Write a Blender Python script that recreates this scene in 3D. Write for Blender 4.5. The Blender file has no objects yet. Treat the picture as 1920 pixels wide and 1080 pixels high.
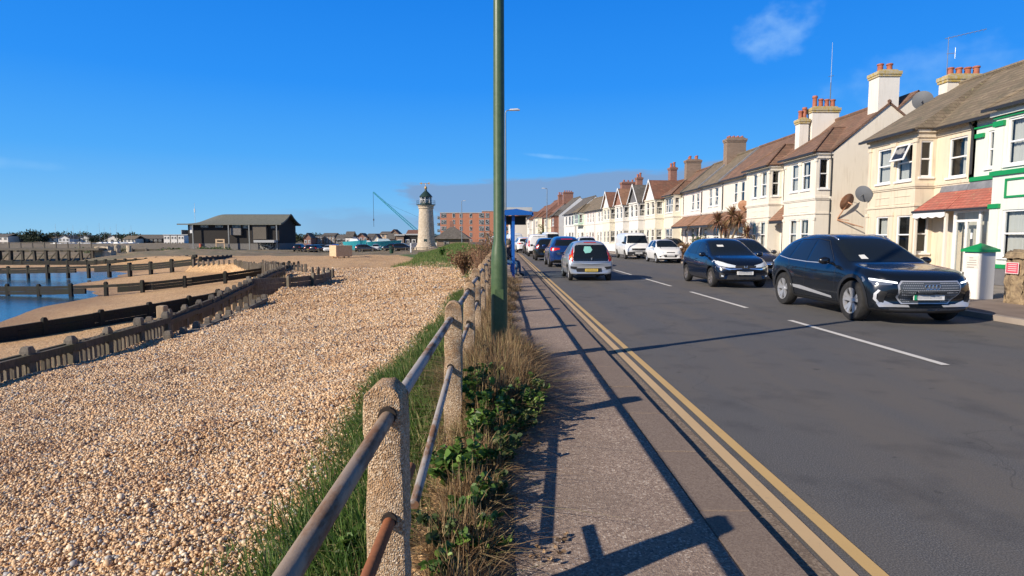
import bpy, bmesh, math, random
import numpy as np
from mathutils import Vector, Matrix
from mathutils.bvhtree import BVHTree
random.seed(7); RNG = np.random.default_rng(11)
SC = bpy.context.scene; COL = SC.collection
R = math.radians; PI = math.pi

# ---------------------------------------------------------------- camera
cd = bpy.data.cameras.new("camera"); cam = bpy.data.objects.new("camera", cd); COL.objects.link(cam)
cam.location = (0, 0, 1.555); cam.rotation_euler = (R(90 - 4.78), 0, R(-0.907))
cd.sensor_width = 36; cd.lens = 36 * 1126.3 / 1920; cd.clip_start = .05; cd.clip_end = 5000
SC.camera = cam
# ---------------------------------------------------------------- light
SUN_AZ = R(31); SUN_EL = R(28)
s = Vector((-math.cos(SUN_AZ) * math.cos(SUN_EL), -math.sin(SUN_AZ) * math.cos(SUN_EL), math.sin(SUN_EL)))
sl = bpy.data.lights.new("sun", 'SUN'); sl.energy = 5.0; sl.angle = R(.53); sl.color = (1, .885, .74)
so = bpy.data.objects.new("sun", sl); COL.objects.link(so); so.rotation_euler = s.to_track_quat('Z', 'Y').to_euler()
W = bpy.data.worlds.new("World"); SC.world = W; W.use_nodes = True
SC.view_settings.view_transform = 'Standard'; SC.view_settings.look = 'None'
SC.view_settings.exposure = 0.38; SC.view_settings.gamma = 1
SC.render.engine = 'CYCLES'; SC.cycles.max_bounces = 6; SC.cycles.transparent_max_bounces = 8
SC.cycles.use_denoising = True
def world_nodes():
    nt = W.node_tree; N = nt.nodes; L = nt.links; N.clear()
    out = N.new('ShaderNodeOutputWorld'); bg = N.new('ShaderNodeBackground'); bg.inputs[1].default_value = .10
    sky = N.new('ShaderNodeTexSky'); sky.sky_type = 'NISHITA'; sky.sun_disc = False
    sky.sun_elevation = SUN_EL; sky.sun_rotation = math.atan2(s.x, s.y)
    sky.altitude = 0; sky.air_density = 1.0; sky.dust_density = .5; sky.ozone_density = 2.2
    hs = N.new('ShaderNodeHueSaturation'); hs.inputs['Hue'].default_value = .502; hs.inputs['Saturation'].default_value = 1.3; hs.inputs['Value'].default_value = 1.0
    L.new(sky.outputs[0], hs.inputs['Color'])
    # clouds, placed by compass direction and height above the horizon
    tc = N.new('ShaderNodeTexCoord'); sp = N.new('ShaderNodeSeparateXYZ'); L.new(tc.outputs['Generated'], sp.inputs[0])
    def m(op, a, b=None, c=None, clamp=False):
        n = N.new('ShaderNodeMath'); n.operation = op; n.use_clamp = clamp
        for i, v in enumerate((a, b, c)):
            if v is None: continue
            if isinstance(v, (int, float)): n.inputs[i].default_value = v
            else: L.new(v, n.inputs[i])
        return n.outputs[0]
    az = m('MULTIPLY', m('ARCTAN2', sp.outputs[0], sp.outputs[1]), 57.3)
    el = m('MULTIPLY', m('ARCSINE', sp.outputs[2]), 57.3)
    rp = N.new('ShaderNodeValToRGB'); cr = rp.color_ramp; L.new(m('DIVIDE', el, 90, clamp=True), rp.inputs[0])
    stops = [(0, (.255, .52, .75)), (.03, (.16, .45, .79)), (.08, (.066, .35, .83)), (.15, (.022, .252, .81)), (.26, (.008, .18, .70)), (.36, (.02, .07, .22)), (1, (.022, .035, .07))]
    while len(cr.elements) < len(stops): cr.elements.new(.5)
    for e_, (p_, c_) in zip(cr.elements, stops): e_.position = p_; e_.color = (*c_, 1)
    sc_ = N.new('ShaderNodeVectorMath'); sc_.operation = 'SCALE'; L.new(rp.outputs[0], sc_.inputs[0]); sc_.inputs['Scale'].default_value = 8.9
    deep = N.new('ShaderNodeMixRGB'); deep.inputs[0].default_value = .97; L.new(hs.outputs[0], deep.inputs[1]); L.new(sc_.outputs[0], deep.inputs[2])
    cmb = N.new('ShaderNodeCombineXYZ'); L.new(m('MULTIPLY', az, .16), cmb.inputs[0]); L.new(m('MULTIPLY', el, .62), cmb.inputs[1])
    no = N.new('ShaderNodeTexNoise'); no.inputs['Scale'].default_value = 1.0; no.inputs['Detail'].default_value = 5; no.inputs['Roughness'].default_value = .55
    L.new(cmb.outputs[0], no.inputs['Vector']); nz = m('SUBTRACT', no.outputs[0], .5)
    def ss(v, a, b):
        n = N.new('ShaderNodeMapRange'); n.interpolation_type = 'SMOOTHSTEP'; L.new(v, n.inputs[0])
        n.inputs[1].default_value = a; n.inputs[2].default_value = b; return n.outputs[0]
    # grey bank: top edge 4.4 deg at az -8 rising to 6.8 at +17
    top = m('ADD', m('MULTIPLY', az, .062), 5.65)
    d = m('ADD', m('SUBTRACT', top, el), m('MULTIPLY', nz, 2.0))
    bank = m('MULTIPLY', m('MULTIPLY', ss(d, 0.0, .55), ss(m('ADD', az, m('MULTIPLY', nz, 14)), -9.5, -7.0)), ss(az, 60, 30))
    bank = m('MULTIPLY', bank, ss(el, -1.0, 2.6))
    d2 = m('ADD', m('SUBTRACT', 2.35, m('ABSOLUTE', m('SUBTRACT', el, .3))), m('MULTIPLY', nz, 2.4))
    low = m('MULTIPLY', m('MULTIPLY', ss(d2, 0, .9), m('MULTIPLY', ss(az, -22, -16), ss(az, 40, 20))), .55)
    # puff at az 25, el 17.3
    def puff(a0, e0, ra, re, tilt, amp, soft=1.0):
        da = m('SUBTRACT', az, a0); de = m('SUBTRACT', m('SUBTRACT', el, e0), m('MULTIPLY', da, tilt))
        q = m('ADD', m('POWER', m('ABSOLUTE', m('DIVIDE', da, ra)), 2), m('POWER', m('ABSOLUTE', m('DIVIDE', de, re)), 2))
        n2 = N.new('ShaderNodeTexNoise'); n2.inputs['Scale'].default_value = .42; n2.inputs['Detail'].default_value = 4
        c2 = N.new('ShaderNodeCombineXYZ'); L.new(az, c2.inputs[0]); L.new(m('MULTIPLY', el, 1.3), c2.inputs[1]); L.new(c2.outputs[0], n2.inputs['Vector'])
        return m('MULTIPLY', ss(m('ADD', m('SUBTRACT', 1, q), m('MULTIPLY', m('SUBTRACT', n2.outputs[0], .5), 2.6)), .0, 1.7 * soft), amp)
    p1 = puff(23.9, 16.9, 3.7, 2.4, .10, .36); p2 = puff(35, 12.3, 7.5, 2.6, .1, .17)
    p3 = puff(-39.5, 5.3, 6, .5, 0, .12); p4 = puff(5, 7.5, 3.2, .25, -.1, .25)
    cl = m('MAXIMUM', m('MAXIMUM', p1, p2), m('MAXIMUM', p3, p4))
    mx = N.new('ShaderNodeMixRGB'); L.new(deep.outputs[0], mx.inputs[1]); mx.inputs[2].default_value = (1.75, 2.75, 4.5, 1)
    L.new(m('MULTIPLY', m('MAXIMUM', bank, low), .84, clamp=True), mx.inputs[0])
    mx2 = N.new('ShaderNodeMixRGB'); L.new(mx.outputs[0], mx2.inputs[1]); mx2.inputs[2].default_value = (4.6, 6.8, 8.4, 1)
    L.new(cl, mx2.inputs[0])
    L.new(mx2.outputs[0], bg.inputs[0]); L.new(bg.outputs[0], out.inputs[0])
world_nodes()

# ---------------------------------------------------------------- object helpers
def tag(o, label=None, cat=None, group=None, kind=None):
    if label: o['label'] = label
    if cat: o['category'] = cat
    if group: o['group'] = group
    if kind: o['kind'] = kind
    return o
def thing(name, label, cat, loc=(0, 0, 0), rz=0, group=None):
    o = bpy.data.objects.new(name, None); COL.objects.link(o); o.location = loc; o.rotation_euler = (0, 0, rz)
    return tag(o, label, cat, group)
def copy_tree(o, parent=None):
    c = o.copy(); COL.objects.link(c)
    if parent: c.parent = parent
    for ch in list(o.children): copy_tree(ch, c)
    return c
class MB:
    def __init__(self): self.v = []; self.f = []; self.m = []
    def face(self, pts, mi=0):
        n = len(self.v); self.v += [tuple(p) for p in pts]; self.f.append(tuple(range(n, n + len(pts)))); self.m.append(mi)
    def box(self, x0, x1, y0, y1, z0, z1, mi=0, T=None):
        n = len(self.v); P = [(x, y, z) for z in (z0, z1) for y in (y0, y1) for x in (x0, x1)]
        if T is not None: P = [tuple(T @ Vector(p)) for p in P]
        self.v += P
        for q in ((0, 2, 3, 1), (4, 5, 7, 6), (0, 1, 5, 4), (2, 6, 7, 3), (0, 4, 6, 2), (1, 3, 7, 5)):
            self.f.append(tuple(n + i for i in q)); self.m.append(mi)
        return self
    def tube(self, p0, p1, r0, r1=None, n=8, mi=0, caps=True):
        r1 = r0 if r1 is None else r1; p0 = Vector(p0); p1 = Vector(p1); d = (p1 - p0).normalized()
        a = d.orthogonal().normalized(); b = d.cross(a); k = len(self.v)
        for p, r in ((p0, r0), (p1, r1)):
            for i in range(n):
                t = 2 * PI * i / n; self.v.append(tuple(p + (a * math.cos(t) + b * math.sin(t)) * r))
        for i in range(n):
            j = (i + 1) % n; self.f.append((k + i, k + j, k + n + j, k + n + i)); self.m.append(mi)
        if caps:
            self.f.append(tuple(k + i for i in range(n))[::-1]); self.m.append(mi)
            self.f.append(tuple(k + n + i for i in range(n))); self.m.append(mi)
        return self
    def path(self, pts, r, n=6, mi=0):
        for a, b in zip(pts[:-1], pts[1:]): self.tube(a, b, r, r, n, mi)
        return self
    def lathe(self, prof, c=(0, 0, 0), n=24, axis='z', mi=0):
        k = len(self.v)
        for (r, h) in prof:
            for i in range(n):
                t = 2 * PI * i / n; a, b = r * math.cos(t), r * math.sin(t)
                p = (a, b, h) if axis == 'z' else (a, h, b)
                self.v.append((p[0] + c[0], p[1] + c[1], p[2] + c[2]))
        for q in range(len(prof) - 1):
            for i in range(n):
                j = (i + 1) % n; f = (k + q * n + i, k + q * n + j, k + (q + 1) * n + j, k + (q + 1) * n + i)
                self.f.append(f if axis == 'z' else f[::-1]); self.m.append(mi)
        return self
    def prism(self, poly, h0, h1, axis='y', mi=0):
        """polygon in the plane across axis, extruded along axis from h0 to h1"""
        def P(a, b, h): return {'y': (a, h, b), 'x': (h, a, b), 'z': (a, b, h)}[axis]
        k = len(self.v); n = len(poly)
        self.v += [P(a, b, h0) for a, b in poly] + [P(a, b, h1) for a, b in poly]
        for i in range(n):
            j = (i + 1) % n; self.f.append((k + i, k + j, k + n + j, k + n + i)); self.m.append(mi)
        self.f.append(tuple(range(k + n - 1, k - 1, -1))); self.m.append(mi)
        self.f.append(tuple(range(k + n, k + 2 * n))); self.m.append(mi)
        return self
    def slab(self, pts, t, mi=0, mi2=None):
        """thick sheet: pts top polygon, t thickness downwards along the normal"""
        p = [Vector(q) for q in pts]; nrm = (p[1] - p[0]).cross(p[2] - p[0]).normalized()
        if nrm.z < 0: p = p[::-1]; nrm = -nrm
        lo = [q - nrm * t for q in p]; n = len(p); mi2 = mi if mi2 is None else mi2
        self.face(p, mi); self.face(lo[::-1], mi2)
        for i in range(n):
            j = (i + 1) % n; self.face([p[i], lo[i], lo[j], p[j]], mi2)
        return self
    def build(self, name, mats, parent=None, loc=(0, 0, 0), rot=None, smooth=False, fix=True, bevel=0):
        me = bpy.data.meshes.new(name); me.from_pydata(self.v, [], self.f)
        if not isinstance(mats, (list, tuple)): mats = [mats]
        for m_ in mats: me.materials.append(m_)
        me.polygons.foreach_set('material_index', self.m)
        if fix or bevel:
            bm = bmesh.new(); bm.from_mesh(me); bmesh.ops.remove_doubles(bm, verts=bm.verts, dist=1e-5)
            if bevel:
                es = [e for e in bm.edges if len(e.link_faces) == 2 and e.calc_face_angle(0) > .5]
                bmesh.ops.bevel(bm, geom=es, offset=bevel, segments=2, affect='EDGES', profile=.5)
            bmesh.ops.recalc_face_normals(bm, faces=bm.faces); bm.to_mesh(me); bm.free()
        if smooth: me.shade_smooth()
        if smooth == 'auto': me.set_sharp_from_angle(angle=R(38))
        o = bpy.data.objects.new(name, me); COL.objects.link(o)
        if parent: o.parent = parent
        o.location = loc
        if rot: o.rotation_euler = rot
        return o

# ---------------------------------------------------------------- materials
class NT:
    def __init__(self, name):
        self.m = bpy.data.materials.new(name); self.m.use_nodes = True; self.nt = self.m.node_tree
        self.N = self.nt.nodes; self.L = self.nt.links; self.b = self.N['Principled BSDF']
    def new(self, t, **kw):
        n = self.N.new(t)
        for k, v in kw.items(): setattr(n, k, v)
        return n
    def pos(self, kind='Object'): return self.new('ShaderNodeTexCoord').outputs[kind]
    def set(self, n, k, v):
        if hasattr(v, 'links') or isinstance(v, bpy.types.NodeSocket): self.L.new(v, n.inputs[k])
        else: n.inputs[k].default_value = v
    def noise(self, vec, scale, detail=4, rough=.55):
        n = self.new('ShaderNodeTexNoise'); self.L.new(vec, n.inputs['Vector']); n.inputs['Scale'].default_value = scale
        n.inputs['Detail'].default_value = detail; n.inputs['Roughness'].default_value = rough; return n.outputs[0]
    def math(self, op, a, b=None, clamp=False):
        n = self.new('ShaderNodeMath', operation=op, use_clamp=clamp); self.set(n, 0, a)
        if b is not None: self.set(n, 1, b)
        return n.outputs[0]
    def ramp(self, fac, stops, interp='LINEAR'):
        n = self.new('ShaderNodeValToRGB'); cr = n.color_ramp; cr.interpolation = interp
        while len(cr.elements) < len(stops): cr.elements.new(.5)
        for e, (p, c) in zip(cr.elements, stops): e.position = p; e.color = (*c, 1) if len(c) == 3 else c
        self.L.new(fac, n.inputs[0]); return n.outputs[0]
    def mix(self, fac, a, b, mode='MIX'):
        n = self.new('ShaderNodeMixRGB', blend_type=mode); self.set(n, 0, fac)
        for k, v in ((1, a), (2, b)):
            if isinstance(v, tuple): v = (*v[:3], 1)
            self.set(n, k, v)
        return n.outputs[0]
    def bump(self, h, strength, dist=.01, prev=None):
        n = self.new('ShaderNodeBump'); self.L.new(h, n.inputs['Height']); n.inputs['Strength'].default_value = strength; n.inputs['Distance'].default_value = dist
        if prev is not None: self.L.new(prev, n.inputs['Normal'])
        self.L.new(n.outputs[0], self.b.inputs['Normal']); return n.outputs[0]
    def col(self, c): self.set(self.b, 'Base Color', (*c, 1) if isinstance(c, tuple) else c)
    def p(self, **kw):
        for k, v in kw.items(): self.b.inputs[k.replace('_', ' ')].default_value = v
        return self
def nmat(name, c1, c2=None, scale=3, rough=.8, bs=None, bump=.3, dist=.01, detail=5, world=False, lo=.35, hi=.65, **kw):
    t = NT(name); v = t.pos(); c2 = c2 or tuple(x * .75 for x in c1)
    if world:
        g = t.new('ShaderNodeNewGeometry'); v = g.outputs['Position']
    n = t.noise(v, scale, detail); t.col(t.ramp(n, [(lo, c1), (hi, c2)])); t.p(Roughness=rough, **kw)
    if bs: t.bump(t.noise(v, bs, 4), bump, dist)
    return t.m
def flat(name, c, rough=.5, metal=0, **kw):
    t = NT(name); v = t.pos(); n = t.noise(v, 7, 3); t.col(t.mix(n, tuple(x * .9 for x in c), tuple(min(1, x * 1.06) for x in c))); t.p(Roughness=rough, Metallic=metal, **kw); return t.m
def island(name, stops, rough=.7, trans=0, patch=None, **kw):
    t = NT(name); g = t.new('ShaderNodeNewGeometry'); c = t.ramp(g.outputs['Random Per Island'], stops)
    if patch:   # stones and plants vary in patches over the ground
        n = t.noise(g.outputs['Position'], patch[0], 5, .62); c = t.mix(t.math('MULTIPLY', t.math('SUBTRACT', n, patch[2], clamp=True), patch[3], clamp=True), c, t.mix(1.0, c, patch[1], 'MULTIPLY'))
    t.col(c); t.p(Roughness=rough, **kw)
    if trans:
        tr = t.new('ShaderNodeBsdfTranslucent'); t.L.new(t.b.inputs['Base Color'].links[0].from_socket, tr.inputs[0])
        mx = t.new('ShaderNodeMixShader'); mx.inputs[0].default_value = trans; t.L.new(t.b.outputs[0], mx.inputs[1]); t.L.new(tr.outputs[0], mx.inputs[2])
        t.L.new(mx.outputs[0], t.N['Material Output'].inputs[0])
    return t.m

def build_arrays(name, V, F, mats, parent=None, smooth=False, mi=None, kind=None):
    """V (n,3) F (m,k) numpy -> mesh"""
    me = bpy.data.meshes.new(name); k = F.shape[1]
    me.vertices.add(len(V)); me.vertices.foreach_set('co', V.astype(np.float32).ravel())
    me.loops.add(F.size); me.loops.foreach_set('vertex_index', F.astype(np.int32).ravel())
    me.polygons.add(len(F)); me.polygons.foreach_set('loop_start', np.arange(0, F.size, k, dtype=np.int32))
    me.polygons.foreach_set('loop_total', np.full(len(F), k, dtype=np.int32))
    if mi is not None: me.polygons.foreach_set('material_index', mi.astype(np.int32))
    for m_ in (mats if isinstance(mats, (list, tuple)) else [mats]): me.materials.append(m_)
    me.update(calc_edges=True)
    if smooth: me.shade_smooth()
    else: me.shade_flat()
    o = bpy.data.objects.new(name, me); COL.objects.link(o)
    if parent: o.parent = parent
    if kind: o['kind'] = kind
    return o

# ---------------------------------------------------------------- ground shape
def off(Y):
    """sideways shift of the whole street: it bends left beyond 56 m"""
    Y = np.asarray(Y, float)
    return np.where(Y < 56, 0, np.where(Y < 62, -.115 * (Y - 56) ** 2 / 12, -.115 * (Y - 59)))
def off1(Y): return float(off(Y))
BAY = [(-8.1, -60), (-8.0, 9), (-7.95, 14.2), (-8.6, 19), (-9.6, 25), (-11, 31), (-14.5, 40.5), (-24.5, 55.5), (-29.5, 57.5), (-37, 76), (-50, 90), (-60, 97), (-66, 109), (-90, 113), (-420, 113), (-420, -60)]
def in_poly(X, Y, P):
    c = np.zeros(X.shape, bool); n = len(P)
    for i in range(n):
        x0, y0 = P[i]; x1, y1 = P[(i + 1) % n]
        if y0 == y1: continue
        t = ((y0 > Y) != (y1 > Y)) & (X < (x1 - x0) * (Y - y0) / (y1 - y0) + x0); c ^= t
    return c
def dist_line(X, Y, P):
    d = np.full(X.shape, 1e9)
    for (x0, y0), (x1, y1) in zip(P[:-1], P[1:]):
        dx, dy = x1 - x0, y1 - y0; t = np.clip(((X - x0) * dx + (Y - y0) * dy) / (dx * dx + dy * dy), 0, 1)
        d = np.minimum(d, np.hypot(X - x0 - t * dx, Y - y0 - t * dy))
    return d
def wob(X, Y, a, ph=0): return np.sin(X * a + ph + 1.7 * np.sin(Y * a * .6 + ph)) * np.sin(Y * a * .8 + ph * 2 + X * a * .3)
def height(X, Y):
    X = np.asarray(X, float); Y = np.asarray(Y, float); Xo = X - off(Y)
    u = -Xo
    up = -.06 - .105 * np.clip(u - 1.0, 0, 7.4) + .06 * wob(X, Y, .9) + .028 * wob(X, Y, 2.7, 1)
    up = np.where(Xo > -1.0, -.06 + .09 * np.clip((Xo + 1.0) / .7, 0, 1) + .05 * np.clip((Xo + .35) / .3, 0, 1) + .012 * wob(X, Y, 5), up)
    far = np.clip((Y - 60) / 60, 0, 1); up = up - far * .35 * np.clip((u - 6) / 20, 0, 1) * 1.6
    # grass bank beside the road
    bk = np.exp(-((Xo + 3.6) / 3.0) ** 2) * np.clip((Y - 33) / 42, 0, 1) * np.clip((112 - Y) / 30, 0, 1)
    up = up + bk
    up = np.where(Xo > .13, -.12, up)
    inside = in_poly(X, Y, BAY); d = dist_line(X, Y, BAY[:-2])
    low = -1.55 - np.clip(.078 + .0019 * (Y - 34), .078, .125) * d + .05 * wob(X, Y, .5, 2)
    low = np.where(Y > 62, np.maximum(low, -2.85 + .72 * np.exp(-((Y - 82) / 7) ** 2) * np.clip((-42 - X) / 10, 0, 1)), low)
    low = np.maximum(low, -3.6)
    t = np.clip(d / np.where(Y > 84, np.clip((Y - 82) * .9, .5, 9), .5), 0, 1); z = np.where(inside, up * (1 - t) + low * t, up)
    # mound at far left beyond the bay
    z = z + np.where(inside, 0, .9 * np.exp(-(((X + 50) / 13) ** 2 + ((Y - 101) / 6) ** 2)))
    return z
# ================================================================= GROUND
def shingle_material():
    t = NT('shingle'); g = t.new('ShaderNodeNewGeometry'); P = g.outputs['Position']
    def vor(scale):
        v = t.new('ShaderNodeTexVoronoi'); t.L.new(P, v.inputs['Vector']); v.inputs['Scale'].default_value = scale; return v
    v1 = vor(24); v2 = vor(9)
    sp = t.new('ShaderNodeSeparateColor'); t.L.new(v1.outputs['Color'], sp.inputs[0])
    c = t.ramp(sp.outputs[0], [(0, (.16, .085, .036)), (.2, (.42, .235, .105)), (.5, (.58, .36, .175)), (.8, (.69, .47, .25)), (1, (.78, .63, .41))])
    sp2 = t.new('ShaderNodeSeparateColor'); t.L.new(v2.outputs['Color'], sp2.inputs[0])
    c2 = t.ramp(sp2.outputs[0], [(0, (.30, .17, .075)), (.45, (.55, .335, .16)), (1, (.70, .48, .255))])
    c = t.mix(.45, c, c2)
    big = t.noise(P, .35, 5); c = t.mix(t.math('MULTIPLY', t.math('SUBTRACT', big, .45, clamp=True), 1.6), c, (.40, .225, .10))
    at = t.new('ShaderNodeAttribute', attribute_name='mask'); ms = t.new('ShaderNodeSeparateColor'); t.L.new(at.outputs['Color'], ms.inputs[0])
    nn = t.noise(P, 1.1, 6, .65); fine = t.noise(P, 30, 3)
    def edge(s): return t.math('MULTIPLY', t.math('SUBTRACT', t.math('ADD', s, t.math('MULTIPLY', t.math('SUBTRACT', nn, .5), .9)), .45), 5, clamp=True)
    grass = t.ramp(t.math('ADD', t.math('MULTIPLY', nn, .6), t.math('MULTIPLY', fine, .4)), [(.35, (.05, .095, .018)), (.55, (.09, .15, .03)), (.72, (.19, .19, .07))])
    soil = t.ramp(fine, [(.3, (.035, .026, .018)), (.7, (.10, .075, .05))])
    mudn = t.noise(P, .13, 6, .65); mud = t.ramp(mudn, [(.36, (.10, .085, .04)), (.48, (.25, .19, .12)), (.56, (.17, .15, .09)), (.7, (.36, .27, .17))])
    c = t.mix(edge(ms.outputs[0]), c, grass); c = t.mix(edge(ms.outputs[1]), c, mud); c = t.mix(edge(ms.outputs[2]), c, soil)
    # damp shingle just above the water line
    zz = t.new('ShaderNodeSeparateXYZ'); t.L.new(P, zz.inputs[0])
    wet = t.new('ShaderNodeMapRange', interpolation_type='SMOOTHSTEP'); t.L.new(zz.outputs[2], wet.inputs[0]); wet.inputs[1].default_value = -2.2; wet.inputs[2].default_value = -2.6
    c = t.mix(t.math('MULTIPLY', wet.outputs[0], .55), c, (.16, .09, .05)); t.col(c); t.p(Roughness=.85)
    h = t.math('SUBTRACT', 1, t.math('MULTIPLY', v1.outputs['Distance'], 1.6))
    b = t.bump(h, .9, .02); t.bump(v2.outputs['Distance'], .5, .05, b); return t.m
M = {}
M['shingle'] = shingle_material()
def make_ground():
    xs = np.unique(np.concatenate([np.linspace(-2500, -420, 14), np.linspace(-420, -130, 36), np.linspace(-130, -40, 110), np.linspace(-40, -14, 120), np.linspace(-14, 1, 160), np.linspace(1, 40, 20), np.linspace(40, 2500, 14)]))
    ys = np.unique(np.concatenate([np.linspace(-60, 0, 12), np.linspace(0, 16, 90), np.linspace(16, 62, 190), np.linspace(62, 130, 90), np.linspace(130, 400, 24), np.linspace(400, 3000, 16)]))
    X, Y = np.meshgrid(xs, ys); Z = height(X, Y)
    V = np.stack([X, Y, Z], -1).reshape(-1, 3); nx, ny = len(xs), len(ys)
    i, j = np.meshgrid(np.arange(nx - 1), np.arange(ny - 1)); a = (j * nx + i).ravel()
    F = np.stack([a, a + 1, a + nx + 1, a + nx], 1)
    o = build_arrays('ground', V, F, M['shingle'], smooth=True, kind='structure')
    Xo = X - off(Y); g = np.clip(1 - np.abs(Xo + .95) / .42, 0, 1) * (Y < 30)
    side = np.clip((Xo + 9.5 - np.clip((Y - 30) / 70, 0, 1) * -3) / 2.5, 0, 1)
    g = np.maximum(g, np.clip((Y - 27 - (-Xo) * 2.2) / 5, 0, 1) * np.clip((Xo + 9 + np.clip((Y - 60) / 6, 0, 7)) / 3, 0, 1))
    g = np.maximum(g, np.clip((Y - 22) / 6, 0, 1) * np.clip((Xo + 2.8) / 1.0, 0, 1))
    mud = np.clip((Y - 84 - np.clip(-X - 15, 0, 60) * .12) / 5, 0, 1) * (Xo < -6); mud = np.maximum(mud, np.clip((X - 9.5) / .5, 0, 1))
    mud = np.maximum(mud, (Y > 88) * (X < -45))
    mud = np.where((X > -40) & (Y > 88) & (Xo < -12) & (Y < 100), np.minimum(mud, .75), mud)
    inside = in_poly(X, Y, BAY); mud = np.where(inside & (Y < 90), 0, mud)
    soil = np.clip(1 - np.abs(Xo + .05) / .32, 0, 1) * (Y < 45)
    ca = o.data.color_attributes.new('mask', 'FLOAT_COLOR', 'POINT')
    ca.data.foreach_set('color', np.stack([g, mud, soil, np.ones_like(g)], -1).astype(np.float32).ravel())
make_ground()

def water_mat():
    t = NT('sea_water'); g = t.new('ShaderNodeNewGeometry'); mp = t.new('ShaderNodeMapping'); t.L.new(g.outputs['Position'], mp.inputs[0]); mp.inputs['Scale'].default_value = (.35, 1, 1)
    n = t.noise(mp.outputs[0], 5, 6, .6); n2 = t.noise(mp.outputs[0], 1.1, 3)
    t.col(t.ramp(n2, [(.3, (.012, .06, .12)), (.7, (.02, .085, .16))])); t.p(Roughness=.12, IOR=1.33)
    b = t.bump(n, .5, .03); t.bump(n2, .25, .1, b); return t.m
mb = MB(); mb.face([(-1500, -400, -2.6), (-9, -400, -2.6), (-9, 99, -2.6), (-1500, 99, -2.6)])
tag(mb.build('sea', water_mat(), fix=False), kind='structure')

# ------------------------------------------------------------ road and pavements
def strip(name, x0, x1, z, ya, yb, mat, step=1.0, kerb=None, kind='structure', zx=None):
    """a sheet following the street between x0 and x1 (numbers or functions of Y); kerb = depth of a vertical face at both long sides"""
    ys = np.arange(ya, yb + 1e-6, step); fx0 = x0 if callable(x0) else (lambda Y: x0 + 0 * Y); fx1 = x1 if callable(x1) else (lambda Y: x1 + 0 * Y)
    a = fx0(ys) + off(ys); b = fx1(ys) + off(ys); n = len(ys); V = [np.stack([a, ys, z + 0 * ys], 1), np.stack([b, ys, z + 0 * ys], 1)]; i = np.arange(n - 1)
    F = [np.stack([i, i + n, i + n + 1, i + 1], 1)]
    if kerb:
        V += [np.stack([a, ys, z - kerb + 0 * ys], 1), np.stack([b, ys, z - kerb + 0 * ys], 1)]
        F += [np.stack([i + 2 * n, i, i + 1, i + 1 + 2 * n], 1), np.stack([i + n, i + 3 * n, i + 1 + 3 * n, i + 1 + n], 1)]
    o = build_arrays(name, np.concatenate(V), np.concatenate(F), mat)
    if kind: o['kind'] = kind
    return o
def asphalt():
    t = NT('road_asphalt'); g = t.new('ShaderNodeNewGeometry'); P = g.outputs['Position']
    f = t.noise(P, 120, 2, .7); m1 = t.noise(P, 1.3, 6, .6); mp = t.new('ShaderNodeMapping'); t.L.new(P, mp.inputs[0]); mp.inputs['Scale'].default_value = (1, .12, 1)
    lng = t.noise(mp.outputs[0], 1.1, 4)
    c = t.ramp(f, [(.3, (.046, .046, .047)), (.5, (.092, .090, .089)), (.72, (.23, .22, .205))])
    c = t.mix(t.math('MULTIPLY', t.math('SUBTRACT', lng, .44, clamp=True), 5.5, clamp=True), c, t.mix(f, (.066, .060, .053), (.18, .160, .137)))
    c = t.mix(t.math('MULTIPLY', t.math('SUBTRACT', m1, .53, clamp=True), 3, clamp=True), c, (.042, .041, .042)); spot = t.noise(P, 5.5, 3, .5); c = t.mix(t.math('MULTIPLY', t.math('SUBTRACT', spot, .68, clamp=True), 9, clamp=True), c, (.035, .033, .032))
    v = t.new('ShaderNodeTexVoronoi', feature='DISTANCE_TO_EDGE'); nd = t.new('ShaderNodeVectorMath', operation='ADD'); t.L.new(P, nd.inputs[0])
    nz = t.new('ShaderNodeTexNoise'); t.L.new(P, nz.inputs['Vector']); nz.inputs['Scale'].default_value = 1.5; t.L.new(nz.outputs['Color'], nd.inputs[1])
    t.L.new(nd.outputs[0], v.inputs['Vector']); v.inputs['Scale'].default_value = .28
    crack = t.math('LESS_THAN', v.outputs[0], .0018); t.col(t.mix(t.math('MULTIPLY', crack, .35), c, (.03, .03, .03)))
    t.p(Roughness=.82); t.bump(f, .55, .006); return t.m
def gravelly(name, stops, sc=90, tint=None, bump=.25):
    t = NT(name); g = t.new('ShaderNodeNewGeometry'); P = g.outputs['Position']
    v = t.new('ShaderNodeTexVoronoi'); t.L.new(P, v.inputs['Vector']); v.inputs['Scale'].default_value = sc
    sp = t.new('ShaderNodeSeparateColor'); t.L.new(v.outputs['Color'], sp.inputs[0]); c = t.ramp(sp.outputs[0], stops)
    b = t.noise(P, 1.7, 6, .62); c = t.mix(t.math('MULTIPLY', t.math('SUBTRACT', b, .4, clamp=True), 2.2, clamp=True), c, tint or (.09, .07, .055))
    t.col(c); t.p(Roughness=.9); t.bump(v.outputs['Distance'], bump, .012); return t.m
M['asphalt'] = asphalt()
M['pave'] = gravelly('pavement_tarmac', [(0, (.15, .105, .08)), (.4, (.27, .198, .15)), (.85, (.36, .27, .205)), (1, (.58, .49, .39))], 105, (.20, .15, .115))
M['kerb'] = gravelly('kerb_stone', [(0, (.14, .10, .076)), (.5, (.21, .158, .12)), (1, (.28, .22, .17))], 140, (.19, .14, .105), .15)
M['gutter'] = gravelly('gutter_concrete', [(0, (.11, .08, .055)), (.5, (.20, .15, .105)), (1, (.34, .27, .2))], 90, (.15, .11, .08), .2)
M['fpave'] = nmat('far_pavement', (.17, .13, .105), (.235, .185, .15), 1.3, .9, 40, .3, world=True)
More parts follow.
